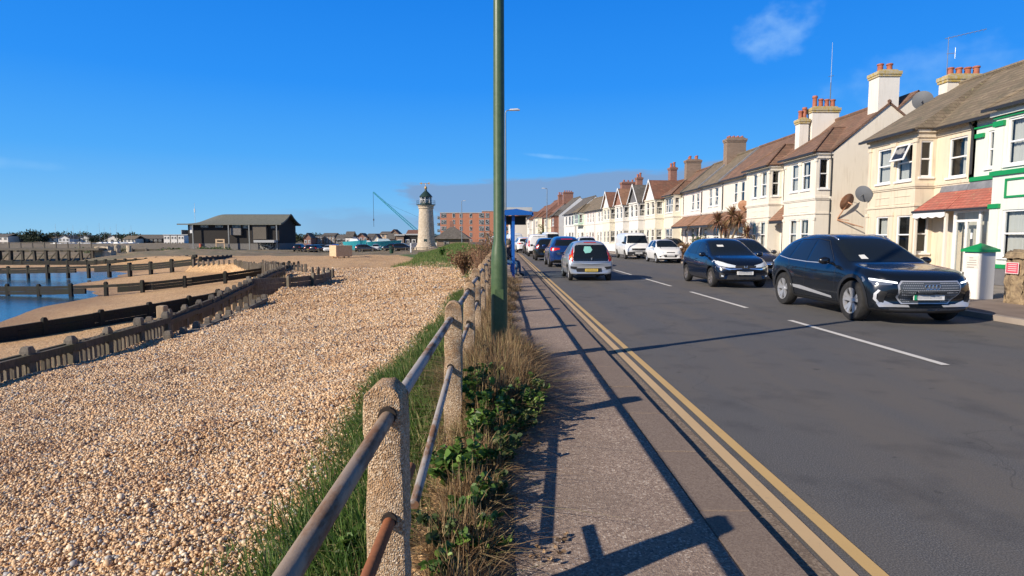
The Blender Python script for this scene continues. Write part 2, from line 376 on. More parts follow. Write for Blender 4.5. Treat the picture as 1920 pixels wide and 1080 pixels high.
strip('road', lambda Y: 1.35 + 0 * Y, lambda Y: np.where(Y < 13.5, 9.25, np.where(Y > 16, 10.95, 9.25 + (Y - 13.5) * .68)), 0, -12, 320, M['asphalt'], .5)
strip('pavement', .02, 1.065, .068, -12, 320, M['pave'], 1.0, .15)
strip('far_pavement', lambda Y: np.where(Y < 13.5, 9.4, np.where(Y > 16, 11.1, 9.4 + (Y - 13.5) * .68)), 12.6, .10, -12, 320, M['fpave'], .5, None)
strip('far_kerb', lambda Y: np.where(Y < 13.5, 9.25, np.where(Y > 16, 10.95, 9.25 + (Y - 13.5) * .68)), lambda Y: np.where(Y < 13.5, 9.4, np.where(Y > 16, 11.1, 9.4 + (Y - 13.5) * .68)), .104, -12, 320, nmat('far_kerb_stone', (.36, .31, .26), (.28, .235, .2), 2, .9, 50, .2, world=True), .5, .12)
strip('forecourt', 12.6, 17.0, .094, -12, 300, nmat('forecourt_concrete', (.3, .26, .22), (.2, .17, .14), 1, .9, 30, .3, world=True), 2.0)
strip('gutter', 1.352, 1.52, .004, -12, 320, M['gutter'], .5)
def kerb_slabs():
    mb = MB(); y = -6.0
    while y < 140:
        L_ = .915; j = random.uniform(-.004, .004); o0, o1 = off1(y), off1(y + L_); zt = .074 + random.uniform(-.004, .004)
        p = [(1.07 + o0 + j, y + .006, zt), (1.352 + o0 + j, y + .006, zt - .004), (1.352 + o1 + j, y + L_ - .006, zt - .004), (1.07 + o1 + j, y + L_ - .006, zt)]
        mb.slab(p, .13); y += L_
    return tag(mb.build('kerb', M['kerb'], bevel=.006), kind='structure')
kerb_slabs()
def paint(name, c, wear=.5, dirt=(.10, .085, .065)):
    t = NT(name); g = t.new('ShaderNodeNewGeometry'); P = g.outputs['Position']; n = t.noise(P, 26, 6, .75); n2 = t.noise(P, 2.2, 4)
    w = t.math('MULTIPLY', t.math('SUBTRACT', t.math('ADD', t.math('MULTIPLY', n, .7), t.math('MULTIPLY', n2, .3)), wear), 9, clamp=True)
    t.col(t.mix(w, t.mix(n2, c, tuple(x * .82 for x in c)), dirt)); t.p(Roughness=.7); t.bump(n, .2, .003); return t.m
M['yel1'] = paint('worn_pale_yellow_paint', (.60, .42, .22), .585, (.24, .18, .13)); M['yel2'] = paint('yellow_road_paint', (.60, .40, .16), .59)
M['wht'] = paint('white_road_paint', (.72, .69, .63), .57)
strip('yellow_line', 1.545, 1.635, .008, -12, 200, M['yel1'], .5); strip('yellow_line', 1.695, 1.775, .008, -12, 200, M['yel2'], .5)
def centre_marks():
    mb = MB(); y = 7.15 - 12
    while y < 110:
        a, b = off1(y), off1(y + 4); mb.face([(5.36 + a, y, .008), (5.47 + a, y, .008), (5.47 + b, y + 4, .008), (5.36 + b, y + 4, .008)]); y += 6
    tag(mb.build('road_markings', M['wht'], fix=False), kind='structure')
centre_marks()

# ------------------------------------------------------------ pebbles on the near beach
def pebbles(farpop=False):
    ph = (1 + 5 ** .5) / 2
    ico = np.array([(-1, ph, 0), (1, ph, 0), (-1, -ph, 0), (1, -ph, 0), (0, -1, ph), (0, 1, ph), (0, -1, -ph), (0, 1, -ph), (ph, 0, -1), (ph, 0, 1), (-ph, 0, -1), (-ph, 0, 1)]) / (1 + ph * ph) ** .5
    fi = np.array([(0, 11, 5), (0, 5, 1), (0, 1, 7), (0, 7, 10), (0, 10, 11), (1, 5, 9), (5, 11, 4), (11, 10, 2), (10, 7, 6), (7, 1, 8), (3, 9, 4), (3, 4, 2), (3, 2, 6), (3, 6, 8), (3, 8, 9), (4, 9, 5), (2, 4, 11), (6, 2, 10), (8, 6, 7), (9, 8, 1)])
    n = 360000; Y = RNG.uniform(1.0, 18, n * 3); X = -.75 - RNG.uniform(0, 1, n * 3) * 15
    keep = (X > -7.9) & (X > -(Y * .88 + 1.0)) & (RNG.random(n * 3) < np.clip(8 / np.maximum(Y, 4), .35, 1))
    edge = -1.05 - .25 * np.sin(Y * 1.3) - .12 * np.sin(Y * 3.7); keep &= (X < edge) | (RNG.random(n * 3) < .12)
    X = X[keep][:n]; Y = Y[keep][:n]; n = len(X)
    if farpop:
        n = 130000; Y = 14 + RNG.uniform(0, 1, n) ** .8 * 34; X = -.9 - RNG.uniform(0, 1, n) * 22; keep = ~in_poly(X, Y, BAY) & (X > -(Y * .86 + 1)) & (Y < 34 + 2.2 * (-X)); X = X[keep]; Y = Y[keep]; n = len(X)
    s = RNG.lognormal(0, .30, n) * (.0088 if not farpop else .0125) * (1 + np.clip((Y - 5) / 12, 0, 1) * .6); s = np.clip(s, .007, .042 if not farpop else .075) * (1 if not farpop else 1 + np.clip((Y - 22) / 26, 0, 1) * .5)
    e = np.stack([s * RNG.uniform(1.0, 1.5, n), s * RNG.uniform(.75, 1.1, n), s * RNG.uniform(.45, .8, n)], 1)
    V = ico[None] * e[:, None] * (1 + RNG.uniform(-.16, .16, (n, 12, 1)))
    def rot(V, ax, a):
        c, s_ = np.cos(a)[:, None], np.sin(a)[:, None]; i, j = [(1, 2), (0, 2), (0, 1)][ax]; p, q = V[..., i].copy(), V[..., j].copy()
        V[..., i] = p * c - q * s_; V[..., j] = p * s_ + q * c
    rot(V, 0, RNG.normal(0, .45, n)); rot(V, 1, RNG.normal(0, .45, n)); rot(V, 2, RNG.uniform(0, 6.28, n))
    z = height(X, Y) + s * RNG.uniform(.0, .9, n) + .02 * np.maximum(0, wob(X, Y, 7.5)) * RNG.random(n)
    V += np.stack([X, Y, z], 1)[:, None]
    F = (fi[None] + (np.arange(n) * 12)[:, None, None]).reshape(-1, 3)
    mt = island('pebble_flint', [(0, (.08, .065, .055)), (.05, (.16, .09, .05)), (.12, (.30, .175, .09)), (.22, (.48, .285, .14)), (.42, (.60, .39, .205)), (.65, (.68, .475, .275)), (.80, (.75, .57, .36)), (.90, (.80, .69, .52)), (.93, (.30, .29, .29)), (1, (.42, .40, .37))], .55, patch=(1.5, (.72, .62, .55), .50, 4.5))
    o = build_arrays('shingle_pebbles', V.reshape(-1, 3), F, mt, smooth=True); tag(o, 'loose tan and brown flint pebbles covering the beach', 'pebbles', kind='stuff')
pebbles(); pebbles(True)

# ------------------------------------------------------------ grass blades
def blades(name, X, Y, H, mat, width=.006, lean=.5, z0=None, wind=(0, 0), droop=.35, seg=3):
    n = len(X); Z = height(X, Y) if z0 is None else z0; a = RNG.uniform(0, 6.28, n); l = np.abs(RNG.normal(0, lean, n))
    dx, dy = np.cos(a) * l + wind[0], np.sin(a) * l + wind[1]; px, py = -np.sin(a), np.cos(a); fr = RNG.uniform(0, 6.28, n); px, py = np.cos(fr), np.sin(fr)
    V = np.zeros((n, (seg + 1) * 2, 3)); w = width * RNG.uniform(.6, 1.3, n)
    for k in range(seg + 1):
        t = k / seg; zz = Z - .01 + H * (t - droop * t * t * np.clip(l, 0, 1.3)); cx = X + dx * H * t ** 1.6; cy = Y + dy * H * t ** 1.6; ww = w * (1 - t) ** .7 + .0006
        V[:, 2 * k] = np.stack([cx - px * ww, cy - py * ww, zz], 1); V[:, 2 * k + 1] = np.stack([cx + px * ww, cy + py * ww, zz], 1)
    i = (np.arange(n) * (seg + 1) * 2)[:, None]; F = np.concatenate([np.stack([i + 2 * k, i + 2 * k + 1, i + 2 * k + 3, i + 2 * k + 2], -1).reshape(-1, 4) for k in range(seg)])
    return build_arrays(name, V.reshape(-1, 3), F, mat)
M['gr_green'] = island('green_grass', [(0, (.035, .085, .012)), (.4, (.07, .145, .02)), (.75, (.12, .21, .035)), (.9, (.22, .25, .07)), (1, (.48, .38, .18))], .6, .4)
M['gr_dry'] = island('dry_grass', [(0, (.10, .055, .025)), (.35, (.22, .13, .06)), (.7, (.36, .235, .115)), (.9, (.52, .38, .20)), (1, (.2, .22, .07))], .7, .3)
M['gr_bank'] = island('bank_green_grass', [(0, (.06, .12, .02)), (.5, (.11, .19, .035)), (.85, (.2, .24, .07)), (1, (.4, .33, .15))], .7, .3)
M['gr_tan'] = island('tan_green_grass', [(0, (.10, .12, .03)), (.35, (.21, .2, .075)), (.7, (.34, .28, .13)), (1, (.5, .4, .22))], .7, .3)
def rnd(n, a, b): return RNG.uniform(a, b, n)
# green strip between rail and beach
n = 60000; Y = rnd(n, .9, 17) ** 1.0; X = -.93 + RNG.normal(0, .22, n) - .1 * np.sin(Y * 1.3); k = (X < -.46) & (X > -1.5); X, Y = X[k], Y[k]
H_ = np.clip(RNG.normal(.15, .05, len(X)), .04, .3) * (1 - .45 * np.clip(np.abs(X + .85) / .8, 0, 1)) * (1 + .3 * wob(X, Y, 3))
tag(blades('verge_grass', X, Y, H_, M['gr_green'], .0045, .8, wind=(-.2, .12), droop=.5), 'green grass growing between the railing and the shingle', 'grass', kind='stuff')
# under-rail strip, mixed
n = 15000; Y = rnd(n, .9, 22); X = rnd(n, -.62, .0); H_ = np.clip(RNG.normal(.13, .06, n), .04, .35) * (.7 + .5 * wob(X, Y, 4.1))
tag(blades('rail_grass', X, Y, H_, M['gr_tan'], .004, .5, z0=.0 * X), 'mixed green and straw grass growing under the railing', 'grass', kind='stuff')
def tufts(name, spots, mat, label, lean=.6, width=.004, droop=.4):
    Xs, Ys, Hs = [], [], []
    for (x, y, r, h, n) in spots:
        a = RNG.uniform(0, 6.28, n); q = r * np.sqrt(RNG.random(n)); Xs.append(x + q * np.cos(a) * .8); Ys.append(y + q * np.sin(a)); Hs.append(np.clip(RNG.normal(h, h * .25, n), .05, h * 1.5) * (1 - .35 * (q / r) ** 2))
    X, Y, H_ = map(np.concatenate, (Xs, Ys, Hs)); tag(blades(name, X, Y, H_, mat, width, lean, z0=X * 0 + .03, droop=droop, seg=4), label, 'grass', kind='stuff')
tufts('dry_tussock_grass', [(-.10, 6.2, .46, .42, 8200), (.05, 6.9, .40, .38, 5600), (-.1, 7.7, .4, .36, 4000), (.0, 5.55, .38, .40, 6800), (-.02, 5.0, .32, .34, 3600), (-.2, 1.5, .18, .2, 1300), (-.2, 1.9, .18, .22, 1300), (-.2, 2.3, .18, .22, 1200), (-.2, 2.75, .2, .24, 1300), (-.18, 3.25, .2, .24, 1300), (-.16, 3.75, .22, .26, 1500), (-.12, 4.3, .24, .28, 1800), (-.02, 4.9, .28, .34, 3000), (-.12, 8.6, .35, .34, 2400), (-.15, 9.6, .4, .3, 2200), (-.2, 10.8, .5, .3, 2200), (-.2, 12.5, .6, .33, 2400), (-.25, 14.5, .8, .34, 2400), (-.25, 17, 1, .35, 2400), (-.3, 20, 1.2, .36, 2400)], M['gr_dry'], 'dry brown tussock grass around the lamp post base', .95, .0035)
tufts('tall_straw_grass', [(-.2, 2.0, .2, .3, 200), (-.3, 3.8, .2, .34, 120), (-.16, 4.9, .25, .42, 500), (-.26, 1.5, .2, .26, 260), (-.3, 5.2, .2, .5, 300)], M['gr_dry'], 'thin straw coloured stalks beside the nearest railing post', .62, .0024, .55)
tufts('green_tussock_grass', [(-.08, 7.1, .42, .3, 2600), (-.14, 6.4, .38, .3, 1800), (-.1, 8.3, .4, .28, 1600), (-.3, 5.9, .2, .35, 600), (-.15, 4.4, .3, .22, 900)], M['gr_tan'], 'greenish tussock grass in front of the lamp post', .7)
# grass on the bank
n = 42000; Y = 24 + rnd(n, 0, 1) ** .8 * 70; X = rnd(n, -9, -.3) + off(Y); Xo = X - off(Y); k = (Y - 28 > (-Xo) * 2.2) | (Xo > -1.6); X, Y = X[k], Y[k]
tag(blades('bank_grass', X, Y, np.clip(RNG.normal(.22, .08, len(X)), .08, .5), M['gr_bank'], .014, .6), 'rough green and straw grass on the bank beside the road', 'grass', kind='stuff')
# ------------------------------------------------------------ leafy plants
M['leaf'] = island('weed_leaf', [(0, (.03, .07, .012)), (.4, (.06, .13, .022)), (.75, (.12, .22, .04)), (1, (.28, .40, .08))], .5, .3)
M['leaf2'] = island('dusty_weed_leaf', [(0, (.035, .065, .02)), (.4, (.07, .115, .035)), (.8, (.13, .18, .06)), (1, (.24, .22, .09))], .6, .3)
M['stem'] = nmat('plant_stem', (.12, .13, .05), (.2, .15, .08), 8, .8)
def leaf_faces(P, D, size, n_side=5, bend=.25):
    """lobed leaves: P (n,3) base, D (n,3) direction; returns V,F of 6-gon leaves as quads"""
    n = len(P); D = D / np.linalg.norm(D, axis=1, keepdims=True); up = RNG.normal(0, 1, (n, 3)); up[:, 2] += 1.2
    S = np.cross(D, up); S /= np.linalg.norm(S, axis=1, keepdims=True); Nn = np.cross(S, D)
    outline = [(0, 0), (.35, .42), (.75, .36), (1, 0), (.75, -.36), (.35, -.42)]; V = np.zeros((n, 6, 3)); sz = size[:, None]
    for k, (u, v) in enumerate(outline): V[:, k] = P + D * sz * u + S * sz * v + Nn * sz * bend * (abs(v) * 1.1 - u * u * .5)
    i = (np.arange(n) * 6)[:, None]; F = np.concatenate([np.stack([i + a for a in q], -1).reshape(-1, 4) for q in ((0, 1, 2, 3), (0, 3, 4, 5))])
    return V.reshape(-1, 3), F
def leafy(name, loc, r, h, n, label, size=.035, cat='plant', mat=None, group=None):
    root = thing(name, label, cat, loc, group=group); mb = MB(); P = []; D = []
    ns = max(5, n // 28)
    for _ in range(ns):
        a = random.uniform(0, 6.28); q = r * random.uniform(.3, 1); tip = Vector((q * math.cos(a), q * math.sin(a), h * random.uniform(.45, 1))); mid = tip * .5 + Vector((0, 0, h * .15))
        mb.path([(0, 0, -.02), mid, tip], .0035, 4)
        for k in range(n // ns):
            t = random.uniform(.25, 1); b = mid * (1 - abs(2 * t - 1)) + (tip if t > .5 else Vector((0, 0, 0))) * abs(2 * t - 1); P.append(b); D.append((random.gauss(0, 1), random.gauss(0, 1), random.uniform(-.1, .9)))
    mb.build('stem', M['stem'], root); P = np.array(P); D = np.array(D); V, F = leaf_faces(P, D, RNG.uniform(.5, 1.25, len(P)) * size)
    build_arrays('leaves', V, F, mat or M['leaf'], root); return root
leafy('leafy_weed', (.12, 4.75, .03), .32, .36, 620, 'dark green leafy weed spilling onto the pavement edge beside the nearest railing bay', .038)
leafy('leafy_weed', (.0, 4.25, .03), .24, .22, 380, 'low bright green leafy weed in front of the dark green one', .042)
leafy('leafy_weed', (-.22, 4.9, .03), .24, .5, 420, 'tall leafy weed leaning beside the second railing post', .05)
leafy('leafy_weed', (.26, 5.25, .05), .16, .3, 170, 'small pale green weed standing out over the pavement', .045)
leafy('leafy_weed', (-.3, 3.45, .0), .2, .34, 260, 'pale mallow weed between the first two railing posts', .05)
leafy('leafy_weed', (-.62, 2.2, -.05), .26, .2, 320, 'low mallow weed at the beach side of the nearest post', .055)
leafy('leafy_weed', (-.62, 1.55, -.05), .2, .18, 220, 'small weed under the rusty lower rail', .05)
# scrub behind the railing near the lamp post
M['twig'] = island('scrub_twig', [(0, (.16, .075, .045)), (.5, (.30, .155, .09)), (1, (.42, .27, .16))], .8)
M['scrubleaf'] = island('scrub_leaf', [(0, (.13, .075, .04)), (.4, (.27, .15, .08)), (.75, (.34, .22, .13)), (1, (.25, .22, .09))], .8, .3)
def scrub(loc, r, h, label, nt=70, nl=900, mats=None, size=.05, name='scrub_bush', th=.005, group=None, zmin=.35):
    root = thing(name, label, 'bush', loc, group=group); mb = MB(); P = []; D = []
    for _ in range(nt):
        a = random.uniform(0, 6.28); q = r * random.uniform(.1, 1); tip = Vector((q * math.cos(a), q * math.sin(a), h * random.uniform(.55, 1))); m_ = Vector((tip.x * .4 + random.gauss(0, .06) * r, tip.y * .4 + random.gauss(0, .06) * r, tip.z * .5))
        mb.tube((tip.x * .1, tip.y * .1, -.1), m_, th, th * .8, 4); mb.tube(m_, tip, th * .8, th * .4, 4)
        for k in range(nl // nt):
            t = random.uniform(zmin, 1); b = m_.lerp(tip, t * 2 - 1) if t > .5 else m_ * (t * 2); P.append(b + Vector((random.gauss(0, .05), random.gauss(0, .05), random.gauss(0, .05))) * r); D.append((random.gauss(0, 1), random.gauss(0, 1), random.gauss(.3, .7)))
    mts = mats or (M['twig'], M['scrubleaf']); mb.build('branches', mts[0], root, fix=False); V, F = leaf_faces(np.array(P), np.array(D), RNG.uniform(.5, 1.3, len(P)) * size); build_arrays('leaves', V, F, mts[1], root); return root
scrub((-.5, 14.5, -.1), .35, 1.1, 'brown twiggy bush close behind the railing', 120, 1100, size=.03)
scrub((-.6, 17.5, -.1), .42, 1.35, 'reddish brown scrub bush left of the lamp post', 160, 1700, size=.04, th=.006)
scrub((-.75, 21.5, -.05), .5, 1.6, 'tallest brown scrub bush behind the lamp post', 170, 1900, size=.048, th=.007)
scrub((-1.7, 27, .0), .9, 1.1, 'low brown scrub further along the bank', 120, 1700, size=.09, th=.01)
scrub((-.35, 26, .3), .7, 1.6, 'brown scrub just behind the bus shelter', 110, 1500, size=.08, th=.008)

for k_, (x, y, r_, h_, n_, s_) in enumerate([(-.22, 2.4, .16, .22, 260, .04), (-.28, 2.75, .15, .26, 260, .038), (-.2, 3.1, .2, .26, 330, .042), (-.05, 3.35, .18, .2, 280, .04), (-.22, 3.6, .2, .34, 380, .045), (-.02, 3.75, .2, .26, 330, .042), (-.2, 4.15, .22, .4, 460, .048), (.1, 4.45, .22, .28, 420, .042), (-.1, 4.55, .24, .42, 520, .05), (.14, 5.05, .24, .34, 420, .045), (-.15, 5.35, .2, .42, 360, .045), (-.55, 1.9, .2, .2, 260, .05)]):
    leafy('leafy_weed', (x, y, .03), r_, h_ * .95, int(n_ * .95), ['nearest small weed under the grey lower rail', 'narrow weed climbing toward the lower rail', 'rounded weed in the middle of the first railing bay', 'low weed creeping over the soil edge', 'taller weed leaning on the straw in the first bay', 'spreading weed at the pavement edge of the first bay', 'dense ivy like weed below the grey rail', 'weed spreading over the pavement in front of the second post', 'tallest leafy weed against the second post', 'broad weed just past the second post by the pavement', 'upright weed growing into the brown tussock', 'mallow weed beside the rusty lower rail on the beach side'][k_], s_, mat=M[('leaf', 'leaf2')[k_ % 2]])
for args in (((-.66, 2.9, -.06), .22, .17, 300, 'broad leaved mallow in the green grass on the beach side of the railing', .055), ((-.7, 3.7, -.06), .2, .15, 220, 'second mallow clump further along the beach side of the railing', .05), ((-.16, 2.75, .03), .2, .2, 260, 'weed among the straw just beyond the nearest post', .04), ((-.1, 3.95, .03), .24, .2, 320, 'leafy weed low beside the soil edge', .045), ((-.3, 1.75, .0), .18, .16, 180, 'small green weed at the foot of the nearest post', .04)): leafy('leafy_weed', *args)
n = 5200; Y = rnd(n, 1.2, 40); k_ = (np.sin(Y * 2.3) + np.sin(Y * 5.1 + 1)) > .55; Y = Y[k_]; X = 1.358 + np.abs(RNG.normal(0, .012, len(Y)))
tag(blades('gutter_weeds', X, Y, np.clip(RNG.normal(.04, .015, len(X)), .015, .08), M['gr_tan'], .003, .8, z0=X * 0 + .005), 'tiny grass and weeds growing in the joint between kerb and road', 'weeds', kind='stuff')
n = 2600; Y = rnd(n, 1.3, 12); X = rnd(n, -.25, .32) * 1.0; k_ = wob(X, Y, 6) > .1; X, Y = X[k_], Y[k_]; a_ = RNG.uniform(0, 6.28, len(X)); D = np.stack([np.cos(a_), np.sin(a_), RNG.uniform(-.05, .25, len(X))], 1); V, F = leaf_faces(np.stack([X, Y, np.full(len(X), .082)], 1), D, RNG.uniform(.01, .035, len(X)))
tag(build_arrays('leaf_litter', V, F, island('dry_litter', [(0, (.10, .06, .03)), (.5, (.24, .15, .08)), (1, (.38, .26, .15))], .9)), 'dead leaves and grit along the inner edge of the pavement', 'litter', kind='stuff')
# ================================================================= RAILING, LAMP POSTS, SHELTER
def conc():
    t = NT('aggregate_concrete'); v = t.pos(); vo = t.new('ShaderNodeTexVoronoi'); t.L.new(v, vo.inputs['Vector']); vo.inputs['Scale'].default_value = 170
    sp = t.new('ShaderNodeSeparateColor'); t.L.new(vo.outputs['Color'], sp.inputs[0]); c = t.ramp(sp.outputs[0], [(0, (.20, .12, .065)), (.4, (.42, .285, .165)), (.8, (.58, .43, .28)), (1, (.70, .58, .43))])
    n = t.noise(v, 9, 6, .65); c = t.mix(t.math('MULTIPLY', t.math('SUBTRACT', n, .5, clamp=True), 3, clamp=True), c, (.20, .15, .095)); n2 = t.noise(v, 24, 4)
    c = t.mix(t.math('GREATER_THAN', n2, .66), c, (.5, .42, .3)); n3 = t.noise(v, 3.3, 5, .7); c = t.mix(t.math('MULTIPLY', t.math('SUBTRACT', n3, .5, clamp=True), 5, clamp=True), c, (.34, .19, .085)); n4 = t.noise(v, 5.1, 6, .7); c = t.mix(t.math('MULTIPLY', t.math('SUBTRACT', n4, .58, clamp=True), 6, clamp=True), c, (.12, .095, .065)); t.col(c); t.p(Roughness=.95); b = t.bump(vo.outputs['Distance'], .9, .006); t.bump(n, .6, .02, b); return t.m
M['conc'] = conc()
def rusty(name, base, rust, cov, metal=.5, rough=.45):
    t = NT(name); v = t.pos(); mp = t.new('ShaderNodeMapping'); t.L.new(v, mp.inputs[0]); mp.inputs['Scale'].default_value = (1, .3, 1); n = t.noise(mp.outputs[0], 11, 7, .7); n2 = t.noise(v, 60, 3)
    k = t.math('MULTIPLY', t.math('SUBTRACT', n, cov), 7, clamp=True); rc = t.mix(n2, rust, tuple(x * .45 for x in rust)); t.col(t.mix(k, base, rc))
    t.set(t.b, 'Metallic', t.math('MULTIPLY', t.math('SUBTRACT', 1, k), metal)); t.set(t.b, 'Roughness', t.math('ADD', t.math('MULTIPLY', k, .45), rough)); t.bump(n2, .35, .004); return t.m
M['rail_grey'] = rusty('galvanised_rail', (.34, .31, .28), (.24, .12, .06), .47, .0, .6)
M['rail_rust'] = rusty('rusty_rail', (.27, .205, .15), (.25, .13, .07), .46, .0, .6); M['rail_red'] = rusty('orange_rust_rail', (.26, .09, .035), (.32, .12, .05), .4, 0, .7)
rail = thing('seafront_railing', 'concrete post and pipe railing between the shingle beach and the pavement, rusty nearest the camera', 'railing', (-.39, 2.06, 0))
PY = [-.35, 2.06, 4.5, 6.85, 9.15, 11.6] + [11.6 + 2.35 * k for k in range(1, 9)]
def post_mesh(seed):
    rr = random.Random(seed); mb = MB(); w, d, H = .067, .066, 1.075 + rr.uniform(-.01, .02); n = 10
    arc = [(-w, -.35), (-w, H - .075)] + [(-w * math.cos(PI * k / n) if 0 < k < n else (-w if k == 0 else w), H - .075 + .075 * math.sin(PI * k / n)) for k in range(1, n)] + [(w, H - .075), (w, -.35)]
    mb.prism(arc, -d, d, 'y')
    o = mb.build('post', M['conc'], bevel=.008, smooth='auto'); me = o.data; bm = bmesh.new(); bm.from_mesh(me)
    bmesh.ops.subdivide_edges(bm, edges=[e for e in bm.edges if e.calc_length() > .2], cuts=14, use_grid_fill=True)
    for v in bm.verts:
        k = .0014 if v.co.z < H - .1 else .0028; v.co += Vector((rr.gauss(0, k), rr.gauss(0, k), rr.gauss(0, k * .5)))
    for _ in range(14):   # chipped corners
        cpt = rr.choice([v.co.copy() for v in bm.verts if v.co.z > .2]); 
        for v in bm.verts:
            dd = (v.co - cpt).length
            if dd < .04: v.co -= Vector((v.co.x, v.co.y, 0)).normalized() * .009 * (1 - dd / .04) + Vector((0, 0, .002 if v.co.z > H - .1 else 0))
    bm.to_mesh(me); bm.free(); return o
for k, y in enumerate(PY):
    if k in (0, 1, 2, 3): pm = post_mesh(k)
    else:
        pm = bpy.data.objects.new('post', protos[k % 3].data); COL.objects.link(pm)
    if k == 1: protos = [pm, pm, pm]
    if k == 2: protos[1] = pm
    if k == 3: protos[2] = pm
    pm.parent = rail; pm.location = (random.uniform(-.01, .01), y - 2.06, random.uniform(-.015, .01)); pm.rotation_euler = (random.uniform(-.015, .015), random.uniform(-.02, .02), random.uniform(-.04, .04))
    if k == 1: pm['label'] = 'nearest concrete post, crumbling at its rounded top'
def rails():
    for k in range(len(PY) - 1):
        a, b = PY[k] - 2.06, PY[k + 1] - 2.06; a += .0; sag = random.uniform(-.008, .012)
        for hi, z, r in ((1, .955, .0245), (0, .595 if k < 2 else .57, .021)):
            nm = 'top_rail' if hi else 'lower_rail'; mt = (M['rail_rust'] if hi else M['rail_red']) if k == 0 else M['rail_grey']
            p0 = Vector((0, a - .03, z)); p1 = Vector((0, b + .03, z - .006)); 
            if k == 0 and not hi: p1 = Vector((0, b + .43, z - .012))
            if k == 1 and not hi: p0 = Vector((.015, a + .40, .43))
            mid = p0.lerp(p1, .5) + Vector((0, 0, -sag)); o = MB().tube(p0, mid, r, r, 14).tube(mid, p1, r, r, 14).build(nm, mt, rail, smooth='auto')
            if k == 0: o['label'] = 'brown rusted top rail nearest the camera' if hi else 'orange rusted lower rail nearest the camera'
rails()
M['grout'] = flat('dark_grout', (.03, .022, .016), .95)
for k in range(1, 6):   # dark mortar collars where the rails enter the posts
    for z, r in ((.955, .031), (.59, .027)): MB().tube((0, PY[k] - 2.06 - .073, z), (0, PY[k] - 2.06 + .073, z), r, r, 14).build('rail_collar', M['grout'], rail)

M['pole_green'] = NT('green_pole_paint'); _t = M['pole_green']; _n = _t.noise(_t.pos(), 14, 6, .7); _t.col(_t.ramp(_n, [(.35, (.050, .088, .034)), (.6, (.065, .11, .045)), (.75, (.12, .13, .075))])); _t.p(Roughness=.38); _t.bump(_n, .15, .004); M['pole_green'] = _t.m
M['pole_grey'] = flat('galvanised_column', (.20, .24, .27), .5, .4); M['lamp_white'] = flat('lamp_head_grey', (.55, .57, .6), .4); M['black_paint'] = flat('black_paint', (.012, .012, .012), .5)
def lamp(loc, H, mat, label, rz=0, base=.098, shaft=.066, arm=.9, head=True):
    r = thing('street_lamp', label, 'street lamp', loc, rz, 'street lamps')
    MB().lathe([(base + .002, -.3), (base, .4), (base, 1.22), (base * .99, 1.27), (shaft + .022, 1.42), (shaft, 1.52), (shaft, 3), (shaft * .7, H)], n=28).build('column', mat, r, smooth='auto')
    d = MB(); d.box(-.05, .05, -base - .006, -base + .02, .45, .95); d.build('access_door', mat, r)
    if head:
        MB().path([(0, 0, H - .01), (.05, 0, H + .08), (.18, 0, H + .13), (arm * .35, 0, H + .15)], shaft * .55, 8).build('arm', mat, r, smooth='auto')
        MB().prism([(arm * .25, H + .10), (arm * .3, H + .19), (arm * .8, H + .23), (arm, H + .17), (arm * .98, H + .11)], -.13, .13, 'y').build('lamp_head', M['lamp_white'], r, bevel=.03, smooth='auto')
    return r
lamp((-.04, 7.13, 0), 9.2, M['pole_green'], 'green painted street lamp column rising from the grass beside the railing')
bz = MB().lathe([(.1045, .02), (.1045, .33)], n=28); ob = bz.build('base_shade_band', flat('base_shade_black', (.01, .011, .012), .6)); ob.parent = [o for o in COL.objects if o.name == 'street_lamp'][0]  # black sleeve paints in the shadow at the foot of the column
lamp((.2, 38, 0), 9.3, M['pole_grey'], 'slim grey street lamp with a flat head rising behind the bus shelter', shaft=.055, base=.08)
lamp((7.15, 97, .1), 9.2, M['pole_grey'], 'distant street lamp on the right side of the road among the queueing vehicles', PI, shaft=.07, base=.09)
lamp((-8.6, 128, -1), 10.2, M['pole_grey'], 'distant street lamp standing in front of the brick apartment block', shaft=.08, base=.1)

# bus shelter
M['blue'] = flat('blue_gloss_paint', (.012, .11, .42), .35); M['blue_d'] = flat('dark_blue_roof', (.012, .05, .14), .4)
def glass_mat(name='clear_glass', tint=(.75, .85, .88), op=.25):
    t = NT(name); t.N.remove(t.b); gl = t.new('ShaderNodeBsdfGlossy'); gl.inputs['Roughness'].default_value = .02; tr = t.new('ShaderNodeBsdfTransparent'); tr.inputs[0].default_value = (*tint, 1)
    lw = t.new('ShaderNodeLayerWeight'); k = t.math('ADD', t.math('MULTIPLY', t.math('POWER', lw.outputs['Facing'], 4.5), .9), .045 + op, clamp=True); mx = t.new('ShaderNodeMixShader'); t.L.new(k, mx.inputs[0]); t.L.new(tr.outputs[0], mx.inputs[1]); t.L.new(gl.outputs[0], mx.inputs[2])
    t.L.new(mx.outputs[0], t.N['Material Output'].inputs[0]); return t.m
M['sglass'] = glass_mat(op=.02)
sh = thing('bus_shelter', 'blue metal bus shelter with a curved roof standing at the inner edge of the pavement', 'bus shelter', (.0, 22.2, .068))
for (x, y) in ((.40, .05), (.08, .05), (.40, 3.95), (.08, 3.95), (.08, 1.35), (.08, 2.65)):
    MB().box(x - .055, x + .055, y - .045, y + .045, 0, 2.31).build('post', M['blue'], sh, bevel=.01)
